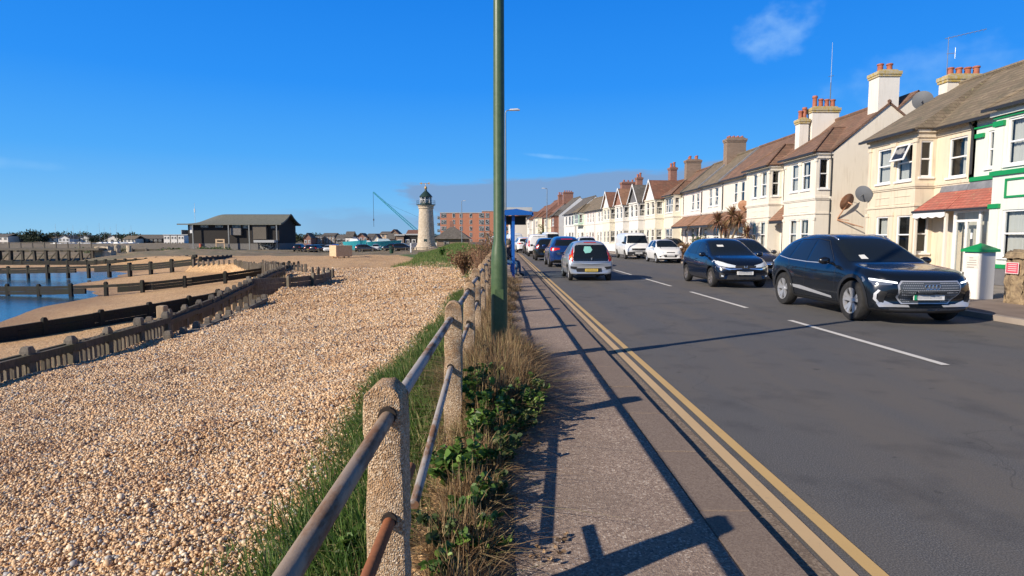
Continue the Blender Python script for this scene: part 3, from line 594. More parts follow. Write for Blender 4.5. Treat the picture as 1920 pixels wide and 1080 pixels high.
def shelter_roof():
    P = []; n = 10
    for k in range(n + 1):
        t = k / n; x = -.18 + 1.28 * t; P.append((x, 2.30 + .20 * math.sin(PI * (.15 + .7 * t)) - .06 * t))
    top = [(x, z + .05) for x, z in P]; MB().prism(P + top[::-1], -.15, 4.15, 'y').build('roof', M['blue_d'], sh)
    e = MB(); e.prism([(-.2, 2.30), (1.12, 2.32), (1.12, 2.42), (.5, 2.54), (-.2, 2.44)], -.2, -.13, 'y'); e.build('end_panel', M['blue'], sh)
    f = MB(); f.box(1.08, 1.13, -.2, 4.2, 2.28, 2.40); f.box(-.22, -.17, -.2, 4.2, 2.28, 2.44); f.build('fascia', M['blue'], sh)
    MB().box(.02, .9, .9, .98, 1.98, 2.32).build('sign_box', M['black_paint'], sh)
    gp_ = MB(); gp_.face([(-.02, .1, .35), (-.02, 3.9, .35), (-.02, 3.9, 2.25), (-.02, .1, 2.25)]); gp_.build('glass_panel', M['sglass'], sh, fix=False)
    MB().box(.02, .30, .5, 3.5, .46, .50).build('seat', M['blue'], sh); MB().box(.03, .06, .1, 3.9, 1.0, 1.06).build('back_rail', M['blue'], sh)
shelter_roof()

# seated person
M['jeans'] = nmat('blue_denim', (.045, .11, .22), (.025, .06, .13), 25, .9); M['jacket'] = nmat('dark_navy_jacket', (.012, .016, .03), (.02, .025, .045), 20, .85)
M['skin'] = flat('skin', (.45, .26, .18), .55); M['hair'] = nmat('grey_brown_hair', (.10, .075, .055), (.16, .13, .1), 60, .8); M['shoe'] = flat('dark_shoe', (.015, .014, .014), .6)
def skinned(name, chain, mat_of, mats, parent, sub=2):
    """chain: list of (id, pos, radius, parent id); one continuous body surface"""
    idx = {c[0]: i for i, c in enumerate(chain)}; me = bpy.data.meshes.new(name); me.from_pydata([c[1] for c in chain], [(idx[c[3]], idx[c[0]]) for c in chain if c[3]], [])
    o = bpy.data.objects.new(name, me); COL.objects.link(o); md = o.modifiers.new('s', 'SKIN'); o.modifiers.new('u', 'SUBSURF').levels = sub
    for i, c in enumerate(chain):
        r = c[2]; o.data.skin_vertices[0].data[i].radius = (r, r) if not isinstance(r, tuple) else r
    o.data.skin_vertices[0].data[0].use_root = True
    bpy.context.view_layer.update(); ev = o.evaluated_get(bpy.context.evaluated_depsgraph_get()); nm = bpy.data.meshes.new_from_object(ev); o.modifiers.clear(); o.data = nm
    for m_ in mats: nm.materials.append(m_)
    for p in nm.polygons: p.material_index = mat_of(p.center); p.use_smooth = True
    if parent: o.parent = parent
    return o
def person_seated(loc, rz, label):
    """faces +x, seat at z .5"""
    r = thing('person', label, 'person', loc, rz)
    ch = [('pel', (0, 0, .58), (.15, .13), None), ('w', (-.02, 0, .74), (.15, .12), 'pel'), ('ch', (.02, 0, .95), (.17, .13), 'w'), ('nk', (.06, 0, 1.11), .062, 'ch'), ('hd0', (.09, 0, 1.2), .075, 'nk'), ('hd', (.10, 0, 1.30), (.085, .095), 'hd0'), ('tp', (.09, 0, 1.38), .065, 'hd')]
    for s_, q in ((1, 'l'), (-1, 'r')):
        ch += [('hip' + q, (.06, .1 * s_, .56), .095, 'pel'), ('kn' + q, (.46, .13 * s_, .55 + .02 * s_), .072, 'hip' + q), ('an' + q, (.44 + .06 * s_, .14 * s_, .11), .046, 'kn' + q), ('to' + q, (.60 + .06 * s_, .15 * s_, .045), .038, 'an' + q),
               ('sh' + q, (.03, .19 * s_, 1.02), .062, 'ch'), ('el' + q, (.10, .25 * s_, .76), .046, 'sh' + q), ('wr' + q, (.30, .14 * s_, .68), .032, 'el' + q), ('hn' + q, (.37, .1 * s_, .67), .034, 'wr' + q)]
    def mo(c):
        if c.z > 1.13: return 0
        if c.z < .13: return 3
        if c.x > .31 and .62 < c.z < .74: return 0
        if c.z < .66: return 1
        return 2
    skinned('body', ch, mo, [M['skin'], M['jeans'], M['jacket'], M['shoe']], r)
    MB().lathe([(.0, 1.425), (.05, 1.42), (.085, 1.38), (.105, 1.31), (.10, 1.25), (.06, 1.2)], (.075, 0, 0), 16).build('hair', M['hair'], r, smooth=True); return r
person_seated((.16, 23.15, .068), R(-14), 'person in a dark jacket and blue jeans seated in the bus shelter')
M['bin'] = flat('black_bag', (.012, .012, .014), .5)

# ================================================================= TIMBER SEA DEFENCES
def timber(name, c1, c2, moss=None):
    t = NT(name); v = t.pos(); mp = t.new('ShaderNodeMapping'); t.L.new(v, mp.inputs[0]); mp.inputs['Scale'].default_value = (3, 3, .6); n = t.noise(mp.outputs[0], 9, 6, .65); n2 = t.noise(v, 1.3, 4)
    c = t.ramp(n, [(.3, c1), (.7, c2)])
    if moss: c = t.mix(t.math('MULTIPLY', t.math('SUBTRACT', n2, .48, clamp=True), 4, clamp=True), c, moss)
    t.col(c); t.p(Roughness=.9); t.bump(n, .6, .01); return t.m
M['tim_grey'] = timber('weathered_grey_timber', (.075, .064, .05), (.215, .185, .145), (.12, .105, .065)); M['tim_dark'] = timber('dark_wet_timber', (.008, .008, .007), (.028, .025, .02), (.02, .024, .012)); M['tim_tan'] = timber('tan_timber', (.24, .17, .10), (.42, .32, .21))
M['tim_mid'] = timber('brown_timber', (.05, .04, .03), (.13, .105, .075), (.07, .07, .03))
def resample(pts, step):
    P = [Vector(p) for p in pts]; L_ = [0]
    for a, b in zip(P[:-1], P[1:]): L_.append(L_[-1] + (b - a).length)
    n = max(1, round(L_[-1] / step)); out = []
    for k in range(n + 1):
        s_ = L_[-1] * k / n; i = max(j for j in range(len(L_)) if L_[j] <= s_ + 1e-6); i = min(i, len(P) - 2); out.append(P[i].lerp(P[i + 1], (s_ - L_[i]) / (L_[i + 1] - L_[i])))
    return out
def defence(name, label, pts, wall_h, post_h, post_step, post_r, mat, pmat=None, thick=.09, cat='groyne', pale=None, post_shape='sq', side=0, bottom=-1.2, group=None, gaps=(), rails_=None):
    """pts: (x,y,ztop) top line of the planking. pale=(step,width): vertical pales instead of planks"""
    root = thing(name, label, cat, (pts[0][0], pts[0][1], pts[0][2]), group=group); o0 = Vector(pts[0]); P = [Vector(p) - o0 for p in pts]; pmat = pmat or mat
    if wall_h:
        mb = MB(); Q = resample(P, 2.4)
        for k, (a, b) in enumerate(zip(Q[:-1], Q[1:])):
            d = (b - a); d.z = 0; d.normalize(); nn = Vector((-d.y, d.x, 0)); rows = max(1, round(wall_h / .22)); hh = wall_h / rows
            for r_ in range(rows):
                if (k in gaps) and r_ >= 1: continue
                j = random.uniform(-.014, .014); jz = random.uniform(-.012, .012); z1 = -r_ * hh; z0 = z1 - hh + .012; A = [a + nn * (thick / 2 + j), a - nn * (thick / 2 - j), b - nn * (thick / 2 - j), b + nn * (thick / 2 + j)]
                top = [p + Vector((0, 0, z1 + jz)) for p in A]; bot = [p + Vector((0, 0, z0 + jz)) for p in A]
                mb.face(top); mb.face(bot[::-1])
                for i in range(4): mb.face([top[i], top[(i + 1) % 4], bot[(i + 1) % 4], bot[i]])
        mb.build('plank_wall', mat, root)
    if pale:
        mb = MB()
        for k, q in enumerate(resample(P, pale[0])):
            w = pale[1] / 2 * random.uniform(.8, 1.15); h = random.uniform(-.04, .05) * pale[2]; T = Matrix.Translation(q) @ Matrix.Rotation(random.uniform(-.25, .25), 4, 'Z') @ Matrix.Rotation(random.uniform(-.03, .03), 4, 'X')
            mb.box(-w, w, -w, w, -pale[3], h, T=T)
        mb.build('pales', pale[4] if len(pale) > 4 else mat, root)
    for (dz, hh, wd, oo) in (rails_ or ()):
        mb = MB(); Q = resample(P, 3.0)
        for a, b in zip(Q[:-1], Q[1:]):
            d = (b - a); d.z = 0; d.normalize(); nn = Vector((-d.y, d.x, 0)) * 1; c0 = nn * (oo - wd / 2); c1 = nn * (oo + wd / 2); j = Vector((0, 0, random.uniform(-.02, .02)))
            A = [a + c0 + j, a + c1 + j, b + c1 + j, b + c0 + j]; top = [p + Vector((0, 0, dz)) for p in A]; bot = [p + Vector((0, 0, dz - hh)) for p in A]; mb.face(top); mb.face(bot[::-1])
            for i in range(4): mb.face([top[i], top[(i + 1) % 4], bot[(i + 1) % 4], bot[i]])
        mb.build('rail', mat, root)
    if post_step:
        for q in resample(P, post_step):
            r_ = post_r * random.uniform(.85, 1.12); h = post_h * random.uniform(.75, 1.15); mb = MB(); tp = r_ * random.uniform(.5, .85); ch = min(.1, post_h * .5)
            b0 = [(-r_, -r_, bottom), (r_, -r_, bottom), (r_, r_, bottom), (-r_, r_, bottom)]; b1 = [(x, y, h - ch) for x, y, _ in b0]; b2 = [(x / r_ * tp, y / r_ * tp, h) for x, y, _ in b0]
            for lo, hi in ((b0, b1), (b1, b2)):
                for i in range(4): mb.face([lo[i], lo[(i + 1) % 4], hi[(i + 1) % 4], hi[i]])
            mb.face(b2); d = P[-1] - P[0]; o = mb.build('post', pmat, root, loc=q + Vector((0, 0, 0)), bevel=.008); o.rotation_euler = (0, 0, math.atan2(d.y, d.x) + random.uniform(-.15, .15))
    return root
defence('revetment', 'nearest weathered timber revetment of upright pales and rails along the left edge of the shingle', [(-8.05, 5.0, -.40), (-8.02, 8.6, -.42), (-8.02, 11.5, -.40), (-7.98, 14.25, -.32)], 0, .15, 1.05, .075, M['tim_mid'], M['tim_grey'], cat='sea defence', pale=(.13, .06, .8, .62, M['tim_grey']), rails_=((-.0, .13, .08, -.085), (.0, .10, .07, .08)))
tp = thing('timber_post', 'tall square tan timber post at the far end of the nearest revetment', 'post', (-8.25, 14.6, -1.3)); MB().box(-.10, .10, -.10, .10, -.4, 1.22).build('shaft', M['tim_tan'], tp, bevel=.03)
defence('revetment', 'front row of the double timber revetment with pointed grey posts and a sloping rail', [(-7.35, 13.2, -.66), (-7.95, 16.5, -.72), (-8.45, 20, -.74), (-8.95, 22.6, -.72)], .26, .17, .95, .085, M['tim_grey'], cat='sea defence', rails_=((.02, .12, .12, -.09),))
defence('revetment', 'rear row of the double timber revetment with rounded posts and short pales', [(-8.75, 14.9, -.55), (-9.6, 20, -.45), (-11.3, 27, -.4), (-12.9, 33.5, -.35), (-14.2, 39.2, -.35)], .5, .16, 1.25, .09, M['tim_mid'], M['tim_grey'], cat='sea defence', pale=(.15, .065, .8, .5, M['tim_grey']), rails_=((-.1, .14, .1, -.1),))
defence('board_wall', 'grey plank wall running out of the shingle beside the double revetment', [(-11.6, 27.6, -.32), (-10.2, 27.9, -.32), (-9.3, 30.5, -.32), (-9.7, 33.8, -.36)], .75, .12, 1.9, .08, M['tim_grey'], cat='sea defence')
defence('driftwood_posts', 'broken leaning timber stumps standing in the shingle at the end of the plank wall', [(-10.9, 34.6, -.3), (-10.5, 35.0, -.42), (-10.1, 35.8, -.5)], 0, .25, .42, .07, M['tim_grey'], cat='posts')
PT = [(-14.6, 40.5), (-18.2, 45.7), (-21.7, 51.0), (-24.6, 55.6), (-29.2, 57.2)]
defence('picket_wall', 'curving row of upright grey timber pickets holding the shingle at the head of the bay', [(x, y, z) for (x, y), z in zip(PT, (-.30, -.36, -.42, -.45, -.5))], 0, 0, 0, 0, M['tim_grey'], cat='sea defence', pale=(.60, .13, 1.6, 1.0))
defence('picket_wall', 'second row of pale pickets just behind the curving picket wall', [(x + .9, y + 1.5, z) for (x, y), z in zip(PT[:3], (-.32, -.38, -.42))], 0, 0, 0, 0, M['tim_grey'], cat='sea defence', pale=(.9, .15, 1.6, .7))
defence('picket_wall', 'far row of pale pickets on the far side of the bay', [(-29.6, 58.0, -.55), (-33.5, 66.5, -.7), (-37.2, 76.5, -.8), (-39.5, 79, -.85)], 0, 0, 0, 0, M['tim_tan'], cat='sea defence', pale=(1.3, .2, 1.8, 1.3))
G = 'timber groynes across the lower beach'
defence('groyne', 'nearest dark timber groyne sloping across the lower beach into the water', [(-21.5, 18.7, -2.05), (-18.3, 22.3, -1.72), (-16.4, 25.2, -1.48), (-14.9, 28, -1.3), (-14.2, 31, -1.12), (-13.6, 34.3, -.95)], .62, .14, 2.1, .10, M['tim_dark'], M['tim_dark'], group=G, thick=.14)
defence('groyne', 'middle dark timber groyne with a gap in its planks over the water', [(-46, 46.5, -2.0), (-38, 44.2, -1.98), (-30.5, 42.8, -1.86), (-25.5, 42.3, -1.62), (-21.5, 43.8, -1.2), (-18.2, 45.9, -.72)], .6, .2, 2.7, .11, M['tim_dark'], M['tim_dark'], group=G, thick=.16, gaps=(7,))
defence('groyne', 'farthest long dark timber groyne with open planks reaching out over the water', [(-66, 66.5, -1.75), (-51, 63, -1.55), (-40, 60.4, -1.25), (-33.4, 58.6, -.88), (-29.3, 57.4, -.45)], .62, .22, 2.6, .13, M['tim_dark'], M['tim_dark'], group=G, thick=.18, gaps=(0, 1, 2, 10))
defence('groyne', 'short dark groyne wedge poking above the shingle behind the picket wall', [(-15.8, 42.5, -.42), (-17.4, 51.5, -.72)], .6, .3, 2.6, .1, M['tim_dark'], M['tim_dark'], group=G, thick=.2)
defence('groyne', 'low dark groyne lying on the shingle in front of the black timber building', [(-30.4, 61, -.42), (-35.6, 79.5, -.75)], .8, .12, 3.2, .12, M['tim_dark'], M['tim_dark'], group=G, thick=.25)
defence('groyne', 'weed covered low wall curving under the gravel mound on the far side of the bay', [(-110, 94, -2.0), (-78, 91, -1.9), (-60, 88.5, -1.8), (-55, 88, -1.6), (-49, 88, -1.3), (-43, 85, -.95), (-40.5, 80, -.8)], 1.0, .15, 1.5, .16, M['tim_dark'], M['tim_dark'], group=G, thick=.3)
# ================================================================= HOUSES
def stucco(name, c, stain=(.30, .25, .18), amt=1.0):
    t = NT(name); v = t.pos(); n = t.noise(v, 1.1, 6, .65); n2 = t.noise(v, 6, 5, .7); mp = t.new('ShaderNodeMapping'); t.L.new(v, mp.inputs[0]); mp.inputs['Scale'].default_value = (5, 5, .5); st = t.noise(mp.outputs[0], 1.6, 4, .6)
    k = t.math('MULTIPLY', t.math('SUBTRACT', st, .52, clamp=True), 1.7 * amt, clamp=True); cc = t.mix(n, c, tuple(x * .86 for x in c)); cc = t.mix(t.math('MULTIPLY', t.math('SUBTRACT', n2, .6, clamp=True), .9 * amt), cc, tuple(x * .6 for x in c))
    t.col(t.mix(k, cc, stain)); t.p(Roughness=.9); t.bump(t.noise(v, 45, 3), .25, .006); return t.m
def tiles(name, c1, c2, c3=None, rows=7.5, cols=3.2, vec='z'):
    t = NT(name); v = t.pos(); s_ = t.new('ShaderNodeSeparateXYZ'); t.L.new(v, s_.inputs[0]); cb = t.new('ShaderNodeCombineXYZ'); t.L.new(t.math('ADD', s_.outputs[0], s_.outputs[1]) if vec != 'y' else s_.outputs[1], cb.inputs[0]); t.L.new(s_.outputs[2], cb.inputs[1])
    br = t.new('ShaderNodeTexBrick'); t.L.new(cb.outputs[0], br.inputs['Vector']); br.inputs['Scale'].default_value = 1; br.inputs['Brick Width'].default_value = 1 / cols; br.inputs['Row Height'].default_value = 1 / rows; br.inputs['Mortar Size'].default_value = .012; br.inputs['Mortar Smooth'].default_value = .6
    for k, c in (('Color1', c1), ('Color2', c2), ('Mortar', tuple(x * .35 for x in c2))): br.inputs[k].default_value = (*c, 1)
    n = t.noise(v, 1.4, 6, .7); c = t.mix(t.math('MULTIPLY', t.math('SUBTRACT', n, .45, clamp=True), 3.5, clamp=True), br.outputs['Color'], c3 or tuple(x * .55 for x in c1)); n2 = t.noise(v, 9, 3); c = t.mix(t.math('MULTIPLY', t.math('GREATER_THAN', n2, .66), .5), c, (.34, .31, .16))
    t.col(c); t.p(Roughness=.88); saw = t.math('FRACT', t.math('MULTIPLY', s_.outputs[2], rows)); b = t.bump(saw, -.6, .03); t.bump(br.outputs['Fac'], -.4, .01, b); return t.m
def brickm(name, c1, c2, mortar=(.35, .3, .25), bw=.225, rh=.075):
    t = NT(name); v = t.pos(); s_ = t.new('ShaderNodeSeparateXYZ'); t.L.new(v, s_.inputs[0]); cb = t.new('ShaderNodeCombineXYZ'); t.L.new(t.math('ADD', s_.outputs[0], s_.outputs[1]), cb.inputs[0]); t.L.new(s_.outputs[2], cb.inputs[1])
    br = t.new('ShaderNodeTexBrick'); t.L.new(cb.outputs[0], br.inputs['Vector']); br.inputs['Scale'].default_value = 1; br.inputs['Brick Width'].default_value = bw; br.inputs['Row Height'].default_value = rh; br.inputs['Mortar Size'].default_value = .008
    for k, c in (('Color1', c1), ('Color2', c2), ('Mortar', mortar)): br.inputs[k].default_value = (*c, 1)
    n = t.noise(v, 2, 5); t.col(t.mix(t.math('MULTIPLY', n, .4), br.outputs['Color'], tuple(x * .5 for x in c1))); t.p(Roughness=.9); t.bump(br.outputs['Fac'], -.3, .006); return t.m
M.update(cream=stucco('cream_render', (.72, .625, .475), (.42, .33, .22), 1.5), cream2=stucco('pale_cream_render', (.78, .725, .62), (.45, .38, .29)), tanw=stucco('tan_side_render', (.80, .73, .60), (.44, .36, .25)), mintw=stucco('pale_mint_white_render', (.69, .73, .66), (.45, .47, .40), .7), white=stucco('white_render', (.76, .735, .68), (.5, .45, .38), .7), pinkw=stucco('pinkish_white_render', (.80, .70, .65), amt=.6),
         offw=stucco('off_white_render', (.78, .74, .66), (.5, .46, .38)), greyw=stucco('grey_white_render', (.70, .70, .68), amt=.6), mint=stucco('mint_green_render', (.42, .62, .50), amt=.5), yellow=stucco('light_yellow_render', (.78, .73, .60), amt=.6),
         t_brown=tiles('brown_concrete_tiles', (.17, .095, .062), (.24, .135, .09), (.11, .075, .055)), t_moss=tiles('mossy_brown_tiles', (.16, .125, .085), (.23, .18, .125), (.10, .09, .06)), t_red=tiles('red_clay_tiles', (.18, .08, .052), (.25, .12, .078), (.12, .07, .05)), t_grey=tiles('grey_slate_tiles', (.10, .09, .08), (.16, .145, .13), (.07, .065, .055)), t_or=tiles('orange_brown_tiles', (.26, .13, .075), (.33, .18, .11), (.16, .10, .065)),
         t_porch=tiles('red_porch_tiles', (.38, .10, .07), (.48, .16, .11), (.27, .11, .085), 11, 5), lead=nmat('lead_sheet', (.15, .155, .17), (.24, .245, .26), 4, .6),
         brick=brickm('red_brick', (.24, .085, .055), (.32, .13, .085)), brickb=brickm('brown_brick', (.20, .13, .085), (.28, .19, .13)), frame=flat('white_window_frame', (.80, .80, .78), .35), frame_g=flat('green_gloss', (.01, .26, .075), .4), door_w=flat('white_door', (.78, .77, .73), .4), pipe=flat('dark_downpipe', (.03, .032, .036), .5),
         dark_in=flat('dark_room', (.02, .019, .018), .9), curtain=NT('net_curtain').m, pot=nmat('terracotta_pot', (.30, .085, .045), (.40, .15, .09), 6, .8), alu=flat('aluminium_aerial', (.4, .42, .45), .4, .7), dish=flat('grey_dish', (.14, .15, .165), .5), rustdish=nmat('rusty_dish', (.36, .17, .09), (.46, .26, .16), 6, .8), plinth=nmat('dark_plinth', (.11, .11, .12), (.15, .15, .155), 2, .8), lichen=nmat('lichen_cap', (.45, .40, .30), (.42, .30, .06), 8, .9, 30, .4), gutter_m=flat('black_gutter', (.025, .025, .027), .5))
_t = NT('net_curtain_cloth'); _t.col((.62, .60, .55)); _t.p(Roughness=.9); M['curtain'] = _t.m
M['pane'] = glass_mat('window_glass', (.74, .78, .80), .03)
def opane():
    t = NT('far_window_glass'); n = t.noise(t.pos(), 2.5, 2); t.col(t.ramp(n, [(.44, (.025, .03, .035)), (.5, (.07, .07, .07)), (.54, (.30, .29, .26))])); t.p(Roughness=.05); return t.m
M['opane'] = opane()
def wall(mb, o, du, w, z0, z1, inward, ops, dep=.14, mi=0, mid=1):
    """wall sheet from point o along unit du with window openings (u0,u1,za,zb); dark recess backing"""
    o = Vector(o); du = Vector(du); iv = Vector(inward); us = sorted({0, w, *[x for q in ops for x in q[:2]]}); zs = sorted({z0, z1, *[x for q in ops for x in q[2:]]})
    P = lambda u, z, d=0: o + du * u + Vector((0, 0, z)) + iv * d
    for a, b in zip(us[:-1], us[1:]):
        for c, d in zip(zs[:-1], zs[1:]):
            if any(q[0] <= a + 1e-6 and b <= q[1] + 1e-6 and q[2] <= c + 1e-6 and d <= q[3] + 1e-6 for q in ops): continue
            mb.face([P(a, c), P(b, c), P(b, d), P(a, d)], mi)
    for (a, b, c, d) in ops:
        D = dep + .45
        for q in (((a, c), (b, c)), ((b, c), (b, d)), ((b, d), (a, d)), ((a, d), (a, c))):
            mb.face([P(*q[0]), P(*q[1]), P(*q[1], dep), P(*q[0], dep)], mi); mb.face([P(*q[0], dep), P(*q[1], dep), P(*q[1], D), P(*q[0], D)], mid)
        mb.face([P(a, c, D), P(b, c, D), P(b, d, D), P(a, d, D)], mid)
WR = random.Random(3)
def window(root, o, du, inward, q, near=True, split=(.5,), vert=(), fm='frame', curt=1, dep=.09, sill=True, tilt=None, sm=None):
    o = Vector(o); du = Vector(du); iv = Vector(inward); a, b, c, d = q; B = Matrix((du, iv, Vector((0, 0, 1)))).transposed().to_4x4(); B.translation = o
    f = MB(); t = .055 if near else .065
    y0, y1 = dep - .055, dep + .02
    f.box(a, a + t, y0, y1, c, d, T=B).box(b - t, b, y0, y1, c, d, T=B).box(a + t, b - t, y0, y1, d - t, d, T=B).box(a + t, b - t, y0, y1, c, c + t * 1.1, T=B)
    for s_ in split: z = c + (d - c) * s_; f.box(a + t, b - t, y0 + .004, y1, z - t * .45, z + t * .45, T=B)
    for s_ in vert: x = a + (b - a) * s_; f.box(x - t * .45, x + t * .45, y0 + .006, y1, c + t, d - t, T=B)
    fo = f.build('window', M[fm], root, fix=False)
    if sill: g = MB(); g.box(a - .07, b + .07, -.06, dep - .06, c - .07, c - .002, T=B); g.build('sill', sm or M['frame'], fo)
    p = MB(); p.face([B @ Vector(q_) for q_ in ((a + t * .6, dep - .016, c + t * .6), (b - t * .6, dep - .016, c + t * .6), (b - t * .6, dep - .016, d - t * .6), (a + t * .6, dep - .016, d - t * .6))]); p.build('pane', M['pane'] if near else M['opane'], fo, fix=False)
    if near and curt:
        m_ = MB(); curt = WR.choice((1, 3, 2, 1, 2)) if curt != 2 else 2
        if curt == 1: rg = [(a + .03, a + (b - a) * .30), (b - (b - a) * .30, b - .03)]
        elif curt == 2: rg = [(a + .03, b - .03)]
        else: rg = [(a + .03, a + (b - a) * .5)]
        for (u0, u1) in rg:
            n = max(8, int((u1 - u0) / .018)); pts = []
            for k in range(n + 1):
                u = u0 + (u1 - u0) * k / n; pts.append((u, dep + .12 + .018 * math.sin(k * 1.9) + .008 * math.sin(k * .7)))
            for (ua, va), (ub, vb) in zip(pts[:-1], pts[1:]): m_.face([B @ Vector((ua, va, c + .02)), B @ Vector((ub, vb, c + .02)), B @ Vector((ub, vb, d - .02)), B @ Vector((ua, va, d - .02))])
        m_.build('curtain', M['curtain'], fo, fix=False)
    return fo
def chimney(root, x, y, sx, sy, z0, z1, npx=2, npy=1, mat='cream2', cap='lichen', poth=.5, potr=.11, corbel=True):
    m_ = MB(); m_.box(x - sx / 2, x + sx / 2, y - sy / 2, y + sy / 2, z0, z1 - .18); c = m_.build('chimney', M[mat], root)
    k = MB()
    if corbel: k.box(x - sx / 2 - .05, x + sx / 2 + .05, y - sy / 2 - .05, y + sy / 2 + .05, z1 - .30, z1 - .2).box(x - sx / 2 - .08, x + sx / 2 + .08, y - sy / 2 - .08, y + sy / 2 + .08, z1 - .197, z1 - .04)
    k.prism([(x - sx / 2, z1 - .04), (x + sx / 2, z1 - .04), (x + sx / 2 - .12, z1 + .05), (x - sx / 2 + .12, z1 + .05)], y - sy / 2 + .02, y + sy / 2 - .02, 'y'); k.build('cap', M[cap], c, bevel=.01)
    for i in range(npx):
        for j in range(npy):
            px = x + ((i + .5) / npx - .5) * sx * .9; py = y + ((j + .5) / npy - .5) * sy * .9; h = poth * random.uniform(.75, 1.2)
            MB().lathe([(potr * .95, 0), (potr * .86, h * .8), (potr * 1.1, h * .82), (potr * 1.1, h * .95), (potr * .9, h), (potr * .75, h), (potr * .75, .2)], (px, py, z1 + .0), 14).build('chimney_pot', M['pot'], c, smooth='auto')
    return c
def sat_dish(root, p, r=.34, mat='dish', yaw=0, name='satellite_dish'):
    B = Matrix.Translation(p) @ Matrix.Rotation(yaw, 4, 'Z') @ Matrix.Rotation(R(-68), 4, 'X'); m_ = MB(); n = 20; prof = [(0, 0), (r * .5, r * .05), (r, r * .2), (r * .98, r * .22), (r * .5, r * .075), (0.001, .02)]
    k = MB().lathe(prof, n=n); k.v = [tuple(B @ Vector((v[0], v[1] * 1.0, v[2]))) for v in k.v]; k.tube(B @ Vector((0, -r * .9, .08)), B @ Vector((0, -r * .2, r * .95)), .012, .012, 5).tube(B @ Vector((0, -r * .2, r * .95)), B @ Vector((0, 0, r * .88)), .035, .03, 6)
    k.tube(B @ Vector((0, 0, 0)), B @ Vector((0, .02, -.25)), .03, .03, 6); return k.build(name, M[mat], root, smooth='auto')
def aerial(root, p, h=1.6, L_=.9, yaw=0, n=7):
    k = MB(); x, y, z = p; k.tube(p, (x, y, z + h), .018, .014, 6); c, s_ = math.cos(yaw), math.sin(yaw); k.tube((x - c * L_ * .1, y - s_ * L_ * .1, z + h - .05), (x + c * L_, y + s_ * L_, z + h + .15), .012, .012, 5)
    for i in range(n): t = i / (n - 1) * .95; q = Vector((x + c * L_ * t, y + s_ * L_ * t, z + h - .04 + .17 * t)); e = Vector((-s_, c, 0)) * .2; k.tube(q - e, q + e, .005, .005, 4)
    q = Vector((x, y, z + h * .62)); e = Vector((c, s_, 0)) * .25; k.tube(q - e * .2, q + e, .012, .012, 5); k.tube(q + e + Vector((0, 0, -.22)), q + e + Vector((0, 0, .22)), .01, .01, 5); return k.build('aerial', M['alu'], root)
def downpipe(root, x, y, z0, z1, out=.0):
    MB().path([(x - out, y, z1), (x - .05, y, z1 - .35), (x - .05, y, z0)], .04, 8).build('downpipe', M['pipe'], root, smooth='auto')
